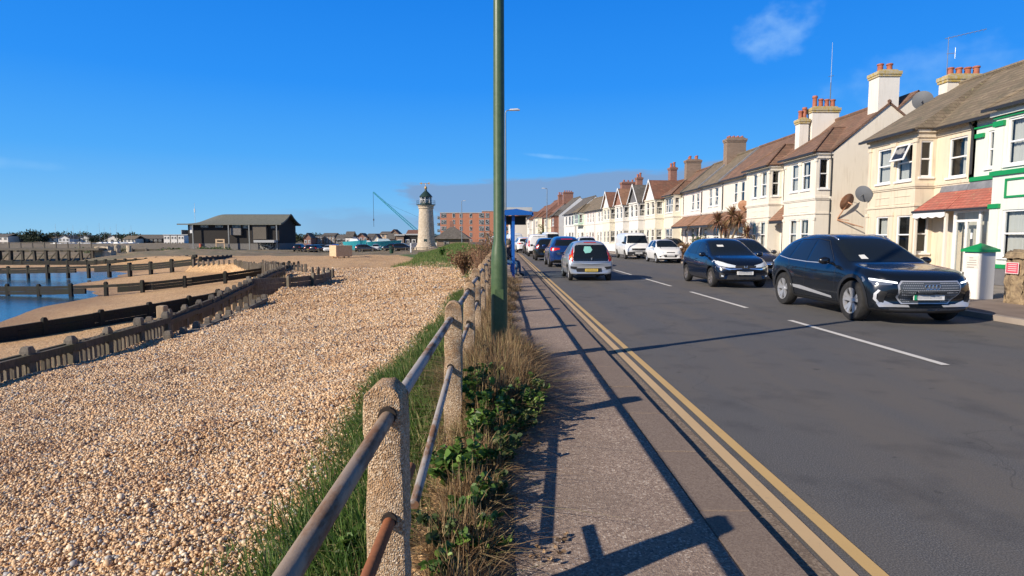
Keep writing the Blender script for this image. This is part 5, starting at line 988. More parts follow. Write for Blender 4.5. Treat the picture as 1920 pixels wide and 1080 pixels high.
gwall('garden_wall', 'low garden wall in front of the cream house', 18.6, 24.6, 12.7, .7, 'cream2'); gwall('garden_wall', 'low garden wall in front of the end of terrace house with the rusty dish', 29.2, 38, 12.8, .8, 'brick'); gwall('garden_wall', 'low garden wall behind the parked white hatchback', 44, 56, 12.8, .75, 'offw'); gwall('garden_wall', 'low garden wall before the gabled houses', 58.5, 78, 12.9, .8, 'white')
mast = thing('radio_mast', 'thin blue grey radio mast rising behind the terrace roofs', 'mast', (29.6, 55, 0)); MB().tube((0, 0, 0), (0, 0, 15.5), .06, .045, 6).tube((0, 0, 15.5), (0, 0, 19), .03, .015, 5).tube((-.25, 0, 16), (.25, 0, 16.1), .02).build('pole', M['pole_grey'], mast)
# planting by the houses
def palm(loc, H, label, heads, cat='palm tree'):
    r = thing('cabbage_palm', label, cat, loc); t_ = MB(); P = []; bl = MB()
    for (dx, dy, h, rad, n) in heads:
        t_.tube((0, 0, 0), (dx * .4, dy * .4, h * .5), .09, .07, 8).tube((dx * .4, dy * .4, h * .5), (dx, dy, h), .07, .06, 8)
        for _ in range(n):
            a = random.uniform(0, 6.28); e = random.uniform(-.9, 1.4); L_ = rad * random.uniform(.75, 1.1); d = Vector((math.cos(a) * math.cos(e), math.sin(a) * math.cos(e), math.sin(e))); o = Vector((dx, dy, h)); s_ = d.cross(Vector((0, 0, 1)))
            if s_.length < .1: s_ = Vector((1, 0, 0))
            s_ = s_.normalized() * .03; m1 = o + d * L_ * .5; m2 = o + d * L_ + Vector((0, 0, -.18 * L_)); bl.face([o - s_ * .6, m1 - s_, m1 + s_, o + s_ * .6]); bl.face([m1 - s_, m2, m1 + s_])
    t_.build('trunk', nmat('palm_trunk', (.20, .15, .10), (.12, .09, .06), 9, .9, 20, .6), r); bl.build('fronds', M['palmleaf'], r, fix=False); return r
M['palmleaf'] = island('palm_frond', [(0, (.10, .045, .025)), (.4, (.19, .085, .05)), (.75, (.27, .14, .08)), (1, (.32, .27, .1))], .7, .15); M['shrubleaf'] = island('shrub_leaf', [(0, (.025, .05, .015)), (.5, (.055, .10, .025)), (1, (.12, .17, .05))], .6, .2)
palm((13.5, 36.3, .1), 2.8, 'brown cabbage palm with several spiky heads in a front garden', [(-.3, .5, 2.45, .85, 150), (.25, -.35, 2.75, .85, 170), (.45, -1.0, 2.5, .75, 130), (0, .1, 2.1, .7, 90)])
palm((13.4, 32.9, .1), 2, 'slim grey green yucca spike next to the brown palm', [(0, 0, 1.7, .7, 120)])
scrub((13.3, 35.0, .1), .9, 1.35, 'brown green garden shrub under the palm', 90, 1600, size=.1); scrub((12.9, 39.2, .1), .65, 1.65, 'dark green rounded shrub beside the palm garden', 90, 2200, mats=(M['twig'], M['shrubleaf']), size=.09); scrub((12.7, 42.5, .1), .8, 1.1, 'brown hedge behind the white hatchback', 80, 1400, size=.1)
scrub((10.2, 122, 0), 3.2, 4.2, 'green bushy tree at the bend of the road', 90, 2600, mats=(M['twig'], M['shrubleaf']), size=.35, th=.03, name='bushy_tree')
# ================================================================= VEHICLES
def carpaint(name, c, metal=.2, rough=.22):
    t = NT(name); n = t.noise(t.pos(), 220, 2); t.col(t.mix(t.math('MULTIPLY', n, .25), c, tuple(min(1, x * 1.25 + .002) for x in c))); d = t.noise(t.pos(), 3, 5); t.set(t.b, 'Roughness', t.math('ADD', t.math('MULTIPLY', d, .12), rough - .05)); t.p(Metallic=metal); t.b.inputs['Coat Weight'].default_value = .7; t.b.inputs['Coat Roughness'].default_value = .04; return t.m
M.update(p_navy=carpaint('midnight_blue_paint', (.006, .009, .014)), p_dblue=carpaint('dark_blue_paint', (.005, .009, .02)), p_blue=carpaint('deep_blue_paint', (.010, .035, .14)), p_black=carpaint('black_paint_gloss', (.010, .011, .014)), p_silver=carpaint('silver_blue_paint', (.40, .43, .47), .45, .32), p_white=carpaint('white_paint_gloss', (.74, .74, .72), 0, .3), p_grey=carpaint('dark_grey_paint', (.035, .035, .04)), p_red=carpaint('dark_red_paint', (.2, .02, .02)),
         cglass=flat('car_glass', (.010, .014, .018), .04), tyre=nmat('tyre_rubber', (.012, .012, .012), (.025, .024, .023), 12, .85), alloy=flat('alloy_wheel', (.55, .56, .58), .3, .6), alloyd=flat('grey_alloy', (.22, .2, .19), .4, .5), trimb=flat('black_plastic', (.018, .018, .019), .6), silv=flat('silver_trim', (.50, .51, .53), .35, .4), chrome=flat('chrome_trim', (.75, .76, .78), .12, .9), lens=flat('lamp_lens', (.55, .60, .66), .08), lensd=flat('lamp_housing', (.10, .12, .16), .1), redl=flat('red_lens', (.50, .018, .012), .18), orl=flat('orange_lens', (.75, .16, .03), .2),
         plw=flat('white_number_plate', (.72, .72, .70), .4), ply=flat('yellow_number_plate', (.70, .50, .08), .4), plg=flat('green_plate_flash', (.01, .30, .12), .4), blur=nmat('blurred_plate_text', (.55, .55, .54), (.40, .40, .40), 18, .5), grille=flat('grey_grille', (.075, .085, .095), .4, .2), paper=flat('white_paper', (.7, .7, .66), .8), teal=flat('teal_sticker', (.22, .52, .45), .6))
_t = NT('running_lamp'); _t.b.inputs['Base Color'].default_value = (.8, .8, .8, 1); _t.b.inputs['Emission Color'].default_value = (.9, .95, 1, 1); _t.b.inputs['Emission Strength'].default_value = 1.6; M['drl'] = _t.m
def car_body(st, curve=(.20, .12), sub=2):
    """st: stations rear->front (x, zb, w, belt, wr, zt) -> mesh"""
    bm = bmesh.new(); rings = []; xs = [s_[0] for s_ in st]; xf, xr = xs[-1], xs[0]
    def ring(x, zb, w, bl, wr, zt):
        c = max(.0, zt - bl); side = [(0, zb), (.80 * w, zb), (.955 * w, zb + .05), (w * .995, zb + .40 * (bl - zb)), (w, zb + .66 * (bl - zb)), (.975 * w, zb + .9 * (bl - zb)), (.935 * w if c > .1 else min(.9 * w, max(wr * 1.05, .8 * w)), bl), (wr, zt - min(.11, .22 * c) - .004), (.78 * wr, zt - .012), (0, zt)]
        pts = side + [(-y, z) for y, z in side[-2:0:-1]]; out = []
        for y, z in pts:
            q = abs(y) / .9; dx = 0
            if x > xf - .75: dx = -curve[0] * q ** 2.6 * ((x - (xf - .75)) / .75) ** 1.3
            if x < xr + .6: dx = curve[1] * q ** 2.6 * (((xr + .6) - x) / .6) ** 1.3
            out.append(bm.verts.new((x + dx, y, z)))
        return out
    for s_ in st: rings.append(ring(*s_))
    n = len(rings[0])
    for a, b in zip(rings[:-1], rings[1:]):
        for i in range(n): j = (i + 1) % n; bm.faces.new((a[i], a[j], b[j], b[i]))
    for rg, fl in ((rings[0], False), (rings[-1], True)):
        h = n // 2
        for i in range(h):
            q = [rg[i], rg[i + 1], rg[(n - i - 1) % n], rg[(n - i) % n]]; u = []
            for v in q:
                if v not in u: u.append(v)
            if len(u) > 2: bm.faces.new(u if fl else u[::-1])
    me = bpy.data.meshes.new('body'); bmesh.ops.recalc_face_normals(bm, faces=bm.faces); bm.to_mesh(me); bm.free(); o = bpy.data.objects.new('body', me); COL.objects.link(o); o.modifiers.new('s', 'SUBSURF').levels = sub
    bpy.context.view_layer.update(); me2 = bpy.data.meshes.new_from_object(o.evaluated_get(bpy.context.evaluated_depsgraph_get())); o.modifiers.clear(); o.data = me2; bpy.data.meshes.remove(me); return o
VIEW = {'F': (lambda a, b: Vector((4, a, b)), Vector((-1, 0, 0))), 'B': (lambda a, b: Vector((-4, a, b)), Vector((1, 0, 0))), 'R': (lambda a, b: Vector((a, -3, b)), Vector((0, 1, 0))), 'L': (lambda a, b: Vector((a, 3, b)), Vector((0, -1, 0))), 'T': (lambda a, b: Vector((a, b, 4)), Vector((0, 0, -1)))}
def decal(bvh, view, poly, mat, name, parent, eps=.004, cuts=3, thick=0):
    P, d = VIEW[view]; bm = bmesh.new(); vs = [bm.verts.new((a, b, 0)) for a, b in poly]; bm.faces.new(vs); bmesh.ops.triangulate(bm, faces=bm.faces, quad_method='BEAUTY', ngon_method='EAR_CLIP')
    for _ in range(6):
        es = [e for e in bm.edges if e.calc_length() > .075]
        if not es: break
        bmesh.ops.subdivide_edges(bm, edges=es, cuts=1); bmesh.ops.triangulate(bm, faces=[f for f in bm.faces if len(f.verts) > 3])
    prev = None
    for v in bm.verts:
        o = P(v.co.x, v.co.y); h, nrm, _, _ = bvh.ray_cast(o, d)
        if h is None: h, nrm, _, _ = bvh.find_nearest(o + d * 2.2)
        if nrm.dot(d) > 0: nrm = -nrm
        v.co = h + nrm * eps
    me = bpy.data.meshes.new(name); bmesh.ops.recalc_face_normals(bm, faces=bm.faces); bm.to_mesh(me); bm.free()
    me.materials.append(mat); me.shade_smooth(); o = bpy.data.objects.new(name, me); COL.objects.link(o); o.parent = parent; return o
def arc(cx, cz, r0, r1, a0, a1, n=14): return [(cx + r1 * math.cos(R(a0 + (a1 - a0) * k / n)), cz + r1 * math.sin(R(a0 + (a1 - a0) * k / n))) for k in range(n + 1)] + [(cx + r0 * math.cos(R(a1 - (a1 - a0) * k / n)), cz + r0 * math.sin(R(a1 - (a1 - a0) * k / n))) for k in range(n + 1)]
def line(pts, w=.010):
    """thin ribbon polygon along pts"""
    L_, Rr = [], []
    for i, p in enumerate(pts):
        a = Vector(pts[max(0, i - 1)]); b = Vector(pts[min(len(pts) - 1, i + 1)]); d = (b - a).normalized(); nn = Vector((-d.y, d.x)) * w / 2; L_.append((p[0] + nn.x, p[1] + nn.y)); Rr.append((p[0] - nn.x, p[1] - nn.y))
    return L_ + Rr[::-1]
def rrect(x0, x1, z0, z1, r=.03, n=3):
    out = []
    for cx, cz, a in ((x1 - r, z1 - r, 0), (x0 + r, z1 - r, 90), (x0 + r, z0 + r, 180), (x1 - r, z0 + r, 270)): out += [(cx + r * math.cos(R(a + 90 * k / n)), cz + r * math.sin(R(a + 90 * k / n))) for k in range(n + 1)]
    return out
def wheel(parent, x, y, r, wd, sgn, spokes=5, mat='alloy', twin=True, detail=True):
    pr = [(r * .66, -wd / 2 + .01), (r * .80, -wd / 2), (r * .95, -wd / 2 + .012), (r, -wd / 2 + .04), (r, wd / 2 - .04), (r * .95, wd / 2 - .012), (r * .80, wd / 2), (r * .66, wd / 2 - .01)]
    w = MB().lathe(pr, (0, 0, 0), 32, 'y').build('wheel', M['tyre'], parent, (x, y, r), smooth='auto', fix=False)
    m_ = MB(); s_ = sgn * (wd / 2 - .012); i_ = -sgn
    m_.lathe([(r * .69, s_), (r * .66, s_ + i_ * .005), (r * .63, s_ + i_ * .05), (r * .61, i_ * wd * .3)], n=32, axis='y')
    n = spokes * (2 if twin else 1)
    for k in range(spokes):
        for q in ((-.11, .11) if twin else (0,)):
            a = 2 * PI * k / spokes + q + PI / 2; a2 = 2 * PI * k / spokes + q * 1.9 + PI / 2; wi = .028 if twin else .045
            p0 = Vector((math.cos(a) * r * .12, s_ + i_ * .035, math.sin(a) * r * .12)); p1 = Vector((math.cos(a2) * r * .66, s_ + i_ * .008, math.sin(a2) * r * .66)); d = (p1 - p0).normalized(); c = d.cross(Vector((0, 1, 0))).normalized() * wi * (r / .33); yb = Vector((0, i_ * .03, 0))
            m_.face([p0 - c * .8, p0 + c * .8, p1 + c * 1.1, p1 - c * 1.1]); m_.face([p0 - c * .8, p1 - c * 1.1, p1 - c * 1.1 + yb, p0 - c * .8 + yb]); m_.face([p0 + c * .8, p0 + c * .8 + yb, p1 + c * 1.1 + yb, p1 + c * 1.1])
    m_.lathe([(.001, s_ + i_ * .015), (r * .14, s_ + i_ * .018), (r * .17, s_ + i_ * .04)], n=16, axis='y'); m_.build('rim', M[mat], w, fix=False)
    MB().lathe([(.001, s_ + i_ * .07), (r * .62, s_ + i_ * .075)], n=24, axis='y').build('brake_disc', M['trimb'], w, fix=False); return w
def mirrorp(parent, x, y, z, sgn, mat, s_=1.0):
    o = MB(); o.lathe([(.001, -.1), (.05, -.09), (.085, -.03), (.09, .03), (.06, .09), (.001, .105)], n=12, axis='y'); o.v = [(v[0] * .75 * s_, v[1] * 1.1 * s_, v[2] * .85 * s_) for v in o.v]; o.tube((0, -sgn * .06, -.03), (.02, -sgn * .2, -.07), .02, .03, 6); return o.build('wing_mirror', mat, parent, (x, y + sgn * .1, z), smooth=True, fix=False)
def make_car(spec, name, label, cat='car'):
    """local axes: +x forward, +y left"""
    S = spec; root = thing(name, label, cat); body = car_body(S['st'], S.get('curve', (.2, .12))); body.parent = root; me = body.data
    for m_ in (M[S['paint']], M['trimb']): me.materials.append(m_)
    bm = bmesh.new(); bm.from_mesh(me); bvh = BVHTree.FromBMesh(bm); bm.free()
    D = lambda view, poly, mat, nm, par=body, **kw: decal(bvh, view, poly, M[mat], nm, par, **kw)
    def both(view, poly, mat, nm, **kw):       # mirrored pair on front or rear
        D(view, poly, mat, nm, **kw); D(view, [(-a, b) for a, b in poly][::-1], mat, nm, **kw)
    def sides(poly, mat, nm, **kw): D('R', poly, mat, nm, **kw); D('L', poly, mat, nm, **kw)
    fx, rx, r, W2 = S['ax'][0], S['ax'][1], S['r'], S['w']
    # wheel wells
    for wx in (fx, rx):
        cut = MB().lathe([(.001, 0), (r + .055, 0), (r + .055, 4), (.001, 4)], (wx, -2, r + .01), 40, 'y').build('cut', M['trimb'])
        md = body.modifiers.new('b', 'BOOLEAN'); md.object = cut; md.operation = 'DIFFERENCE'; md.solver = 'EXACT'; bpy.context.view_layer.update()
        # keep the middle of the car: the cutter is two end pieces
        bmc = bmesh.new(); bmc.from_mesh(cut.data)
        bmc.free(); cut.data.clear_geometry(); m2 = MB(); m2.lathe([(.001, W2 - .30), (r + .055, W2 - .30), (r + .055, W2 + .3), (.001, W2 + .3)], (wx, 0, r + .01), 40, 'y'); m2.lathe([(.001, -W2 - .3), (r + .055, -W2 - .3), (r + .055, -W2 + .30), (.001, -W2 + .30)], (wx, 0, r + .01), 40, 'y')
        cut.data.from_pydata(m2.v, [], m2.f); bb_ = bmesh.new(); bb_.from_mesh(cut.data); bmesh.ops.remove_doubles(bb_, verts=bb_.verts, dist=.0015); bmesh.ops.recalc_face_normals(bb_, faces=bb_.faces); bb_.to_mesh(cut.data); bb_.free()
        bpy.context.view_layer.update(); nm = bpy.data.meshes.new_from_object(body.evaluated_get(bpy.context.evaluated_depsgraph_get())); body.modifiers.clear(); body.data = nm; bpy.data.objects.remove(cut)
    me = body.data; me.name = 'body'
    while len(me.materials) > 2: me.materials.pop()
    for p in me.polygons:
        c = p.center; inw = any((c.x - wx) ** 2 + (c.z - r - .01) ** 2 < (r + .052) ** 2 and (abs(c.y) < W2 - .02) for wx in (fx, rx)) and (abs(p.normal.y) > .9 and abs(c.y) < W2 - .2 or abs(p.normal.y) < .3 and c.z > .1 and abs(c.y) > W2 - .35 and abs(math.hypot(c.x - min((fx, rx), key=lambda q: abs(q - c.x)), c.z - r - .01) - r - .055) < .01)
        p.material_index = 1 if (inw or p.normal.z < -.6) else 0
    me.shade_smooth(); me.set_sharp_from_angle(angle=R(35))
    for wx in (fx, rx):
        for sg in (1, -1): wheel(root, wx, sg * (W2 - .11 - S.get('tuck', 0)), r, S.get('tw', .21), sg, S.get('spokes', 5), S.get('rim', 'alloy'), S.get('twin', True))
    # glass
    for q in S['side_glass']: sides(q, 'cglass', 'side_window')
    D('F', S['screen'], 'cglass', 'windscreen', cuts=4); D('B', S['rear_glass'], 'cglass', 'rear_window', cuts=4)
    for q in S.get('seams', ()): sides(line(q), 'trimb', 'door_seam', eps=.002)
    for q in S.get('arch', ()): sides(arc(q, r + .01, r + .055, r + .12, 205, -25), 'trimb', 'arch_trim', eps=.008)
    for x, z in S.get('handles', ()):
        for sg in (1, -1):
            h, nn, _, _ = bvh.ray_cast(Vector((x, sg * 3, z)), Vector((0, -sg, 0)))
            if h: MB().box(-.09, .09, -.012, .022, -.014, .014).build('door_handle', M[S['paint']], body, (x, h.y - sg * 0, z), bevel=.006)
    if 'mirror' in S:
        x, y, z = S['mirror']
        for sg in (1, -1): mirrorp(body, x, sg * y, z, sg, M[S.get('mirror_mat', S['paint'])], S.get('mirror_s', 1))
    for (v, kind, poly, mat, nm) in S['parts']:
        e = .006
        if kind == 1: D(v, poly, mat, nm, eps=e)
        elif kind == 2: both(v, poly, mat, nm, eps=e)
        elif kind == 3: sides(poly, mat, nm, eps=e)
        elif kind == 4: D(v, poly, mat, nm, eps=.012)
        elif kind == 5: both(v, poly, mat, nm, eps=.011)
    # underside block so that no light passes under the floor pan
    return root, body, bvh
def plate(bvh, body, view, y0, z0, w, h, mat, flash=None):
    x = 4 if view == 'F' else -4; s_ = 1 if view == 'F' else -1; hit, nn, _, _ = bvh.ray_cast(Vector((x, y0, z0)), Vector((-s_, 0, 0))); px = hit.x + s_ * .02
    px += s_ * .018; p = MB().box(-.012, .012, -w / 2, w / 2, -h / 2, h / 2).build('number_plate', M[mat], body, (px, y0, z0)); b = MB()
    k = 4
    for i in range(k): a = -w * .42 + w * .84 * i / k; b.box(s_ * .0125 - .001, s_ * .0125 + .001, a, a + w * .84 / k * .96, -h * .36, h * .36)
    if flash: MB().box(s_ * .0125 - .001, s_ * .0125 + .001, *( (-w / 2, -w / 2 + .06) if flash > 0 else (w / 2 - .06, w / 2)), -h / 2, h / 2).build('plate_flash', M['plg'], p)
    b.build('plate_text', nmat('blurred_text', tuple(x * .8 for x in M[mat].node_tree.nodes['Principled BSDF'].inputs[0].default_value[:3]) if False else ((.52, .52, .51) if mat == 'plw' else (.5, .36, .09)), None, 18, .5), p); return p
# ---- large dark blue crossover, nearest oncoming car
ST_SUV = [(-2.27, .42, .66, .72, .56, .78), (-2.24, .34, .78, .84, .60, .96), (-2.17, .30, .87, .99, .66, 1.13), (-2.02, .26, .91, 1.06, .65, 1.33), (-1.74, .22, .93, 1.09, .64, 1.53), (-1.30, .20, .935, 1.07, .64, 1.615), (-.70, .20, .93, 1.03, .655, 1.65), (-.10, .20, .925, 1.01, .66, 1.645), (.30, .20, .925, 1.00, .67, 1.56), (.70, .20, .925, 1.0, .70, 1.34), (1.02, .21, .925, 1.01, .76, 1.13), (1.20, .21, .93, 1.00, .78, 1.06), (1.60, .21, .93, .97, .80, 1.02), (1.95, .21, .925, .93, .78, .985), (2.16, .22, .915, .86, .74, .93), (2.27, .23, .89, .76, .70, .84), (2.31, .26, .86, .62, .66, .70), (2.32, .31, .80, .52, .60, .58)]
SUV = dict(st=ST_SUV, w=.935, ax=(1.42, -1.34), r=.375, tw=.235, paint='p_navy', curve=(.30, .16), arch=(1.42, -1.34),
    side_glass=[[(.62, 1.06), (.10, 1.46), (-.30, 1.51), (-.34, 1.06)], [(-.42, 1.07), (-.38, 1.51), (-1.0, 1.49), (-1.14, 1.09)], [(-1.22, 1.11), (-1.10, 1.475), (-1.45, 1.40), (-1.72, 1.20), (-1.70, 1.16)]],
    screen=[(-.74, 1.10), (.74, 1.10), (.60, 1.50), (.3, 1.535), (-.3, 1.535), (-.60, 1.50)], rear_glass=[(-.66, 1.14), (.66, 1.14), (.54, 1.44), (-.54, 1.44)],
    seams=[[(.86, .30), (.84, .60), (.78, 1.0)], [(-.36, .32), (-.38, 1.04)], [(-1.02, .85), (-1.20, 1.07)], [(-.36, .34), (.86, .32)]], handles=[(.0, .88), (-.85, .90)], mirror=(.62, .93, 1.10), mirror_mat='p_black',
    parts=[('S', 3, line([(-1.74, 1.135), (-1.2, 1.075), (-.38, 1.04), (.66, 1.035)], .014), 'silv', 'window_trim'), ('S', 3, line([(-1.72, 1.22), (-1.45, 1.42), (-1.05, 1.515), (-.36, 1.54), (.1, 1.49), (.62, 1.09)], .010), 'trimb', 'window_seal'), ('S', 3, line([(-2.05, .86), (-1.3, .90), (-.3, .80), (.9, .84)], .006), 'trimb', 'crease_shade'), ('S', 3, [(.98, .21), (.98, .30), (-.9, .30), (-.9, .21)], 'trimb', 'sill_trim'), ('S', 3, [(.72, .355), (.70, .40), (-.55, .52), (-.98, .52), (-.92, .46)], 'silv', 'sill_blade'),  # thin dark ribbon along the doors draws the shade of the body fold
           ('F', 1, [(-.56, .72), (-.50, .80), (.50, .80), (.56, .72), (.54, .52), (.42, .38), (-.42, .38), (-.54, .52)], 'silv', 'grille_surround'),
           ('F', 4, [(-.53, .715), (-.48, .78), (.48, .78), (.53, .715), (.51, .53), (.40, .40), (-.40, .40), (-.51, .53)], 'grille', 'grille'),
           ('F', 2, [(.60, .79), (.90, .845), (.915, .76), (.86, .71), (.64, .725)], 'lensd', 'headlight'), ('F', 5, [(.56, .775), (.88, .825), (.88, .795), (.56, .748)], 'drl', 'running_light'),
           ('F', 2, [(.70, .60), (.81, .62), (.83, .42), (.72, .40)], 'trimb', 'air_intake'), ('F', 5, line([(.80, .63), (.85, .56), (.855, .47), (.81, .40)], .035), 'silv', 'intake_blade'),
           ('F', 2, [(.84, .40), (.80, .33), (.30, .325), (.30, .36), (.55, .375), (.70, .44)], 'silv', 'lower_blade'), ('F', 1, [(-.74, .305), (.74, .305), (.66, .235), (-.66, .235)], 'trimb', 'lower_grille'), ('F', 1, [(-.62, .218), (.62, .218), (.58, .20), (-.58, .20)], 'silv', 'front_lip'),
           ('B', 2, [(.45, .98), (.84, .98), (.86, .90), (.45, .92)], 'redl', 'tail_light')])
def put(root, x, yfront, L_, z=0, oncoming=True, yaw=0):
    """place by the bumper nearest the camera"""
    root.location = (x, yfront + L_ / 2, z); root.rotation_euler = (0, 0, (-PI / 2 if oncoming else PI / 2) + yaw)
suv, suvb, suvt = make_car(SUV, 'parked_car', 'x'); suv.name = 'oncoming_car'; tag(suv, 'glossy dark navy crossover with four ring badge coming towards the camera in the right lane', 'car', 'vehicles on the road'); put(suv, 7.50, 10.32, 4.59)
plate(suvt, suvb, 'F', 0, .525, .54, .125, 'plw', flash=1)
rg = MB()
for i in range(4):
    cx = (i - 1.5) * .062; n = 20
    for k in range(n):
        a, b = 2 * PI * k / n, 2 * PI * (k + 1) / n; rg.tube((0, cx + .040 * math.cos(a), .040 * math.sin(a)), (0, cx + .040 * math.cos(b), .040 * math.sin(b)), .0065, .0065, 5, caps=False)
hit = suvt.ray_cast(Vector((4, 0, .70)), Vector((-1, 0, 0)))[0]; rg.build('ring_badge', M['chrome'], suvb, (hit.x + .02, 0, .70), fix=False)
gd = MB(); rr = random.Random(2)
for i in range(-15, 16):
    for j in range(9):
        y = i * .032 + (j % 2) * .016; z = .425 + j * .042
        if abs(y) > .5 - max(0, (.54 - z)) * .8 or (abs(y) < .27 and z < .6) or (abs(y) < .16 and z > .64): continue
        h = suvt.ray_cast(Vector((4, y, z)), Vector((-1, 0, 0)))[0]; gd.box(h.x + .012, h.x + .018, y - .009, y + .009, z - .005, z + .005)
go = gd.build('grille_studs', M['silv'], suvb, fix=False)
for sg in (1, -1):
    pts = []
    for xx in (.25, .05, -.3, -.7, -1.1, -1.3): h = suvt.ray_cast(Vector((xx, sg * .53, 4)), Vector((0, 0, -1)))[0]; pts.append((xx, sg * .53, h.z + (.022 if -1.2 < xx < .2 else .0)))
    MB().path(pts, .012, 6).build('roof_rail', M['chrome'], suvb, smooth=True)
decal(suvt, 'F', [(-.50, 1.14), (-.36, 1.14), (-.37, 1.22), (-.49, 1.21)], M['paper'], 'windscreen_paper', suvb, eps=.008)
# ---- dark blue hatchback behind it
ST_H = [(-1.99, .42, .60, .70, .52, .76), (-1.96, .34, .74, .84, .55, .94), (-1.89, .28, .80, .98, .60, 1.16), (-1.75, .24, .835, 1.02, .60, 1.38), (-1.48, .21, .85, 1.01, .60, 1.50), (-1.0, .18, .85, .98, .61, 1.545), (-.4, .17, .85, .96, .62, 1.56), (.05, .17, .85, .94, .625, 1.53), (.45, .17, .85, .93, .64, 1.38), (.85, .17, .85, .94, .68, 1.12), (1.10, .18, .85, .93, .72, 1.00), (1.45, .19, .845, .90, .72, .95), (1.75, .2, .83, .80, .66, .86), (1.91, .22, .79, .70, .6, .76), (1.98, .26, .72, .58, .54, .64), (2.0, .30, .66, .5, .5, .55)]
HAT = dict(st=ST_H, w=.85, ax=(1.22, -1.31), r=.31, tw=.195, paint='p_dblue', curve=(.28, .14), rim='alloyd', spokes=7, twin=False,
    side_glass=[[(.80, .98), (.55, 1.10), (.12, 1.37), (-.28, 1.42), (-.32, .99)], [(-.40, 1.0), (-.36, 1.42), (-.92, 1.40), (-1.12, 1.02)], [(-1.20, 1.04), (-1.0, 1.39), (-1.35, 1.33), (-1.52, 1.12)]],
    screen=[(-.70, 1.0), (.70, 1.0), (.55, 1.42), (.28, 1.455), (-.28, 1.455), (-.55, 1.42)], rear_glass=[(-.60, 1.05), (.60, 1.05), (.50, 1.36), (-.50, 1.36)], seams=[[(.92, .28), (.88, .94)], [(-.34, .28), (-.36, .96)], [(-1.0, .78), (-1.16, .98)]], handles=[(-.2, .86), (-1.0, .88)], mirror=(.72, .84, 1.02), mirror_mat='p_dblue',
    parts=[('F', 2, [(.28, .705), (.52, .76), (.78, .86), (.82, .80), (.74, .70), (.50, .65), (.30, .645)], 'lens', 'headlight'), ('F', 5, [(.12, .63), (.45, .605), (.72, .68), (.80, .76), (.78, .65), (.50, .575), (.12, .60)], 'chrome', 'chrome_wing'), ('F', 1, [(-.34, .70), (.34, .70), (.30, .60), (-.30, .60)], 'trimb', 'grille'),
           ('F', 1, [(-.5, .42), (.5, .42), (.56, .28), (-.56, .28)], 'trimb', 'lower_grille'), ('F', 2, [(.60, .45), (.74, .50), (.74, .34), (.62, .33)], 'trimb', 'fog_recess'), ('F', 5, [(.64, .40), (.70, .42), (.70, .37), (.64, .36)], 'lens', 'fog_light'), ('B', 2, [(.5, 1.0), (.74, 1.0), (.78, .76), (.55, .80)], 'redl', 'tail_light')])
hat, hatb, hatt = make_car(HAT, 'oncoming_car', 'dark blue hatchback with a chrome winged nose following the navy crossover'); hat['group'] = 'vehicles on the road'; put(hat, 7.42, 18.15, 4.0); plate(hatt, hatb, 'F', 0, .48, .50, .11, 'plw')
hit = hatt.ray_cast(Vector((4, 0, .66)), Vector((-1, 0, 0)))[0]; b_ = MB()
for sg in (1, -1): b_.tube((0, sg * .032, -.042), (0, sg * .045, .042), .008, .008, 6)
b_.tube((0, -.036, 0), (0, .036, 0), .008, .008, 6); b_.build('badge', M['chrome'], hatb, (hit.x + .012, 0, .66), fix=False)
decal(hatt, 'F', [(-.40, 1.26), (-.20, 1.26), (-.20, 1.32), (-.40, 1.32)], M['paper'], 'windscreen_paper', hatb, eps=.008)
for (y0_, y1_) in ((.05, .62), (-.62, -.05)): MB().path([(1.02, y0_, 1.0), (.92, (y0_ + y1_) / 2 + .1, 1.07), (.9, y1_, 1.09)], .008, 4).build('wiper', M['trimb'], hatb)
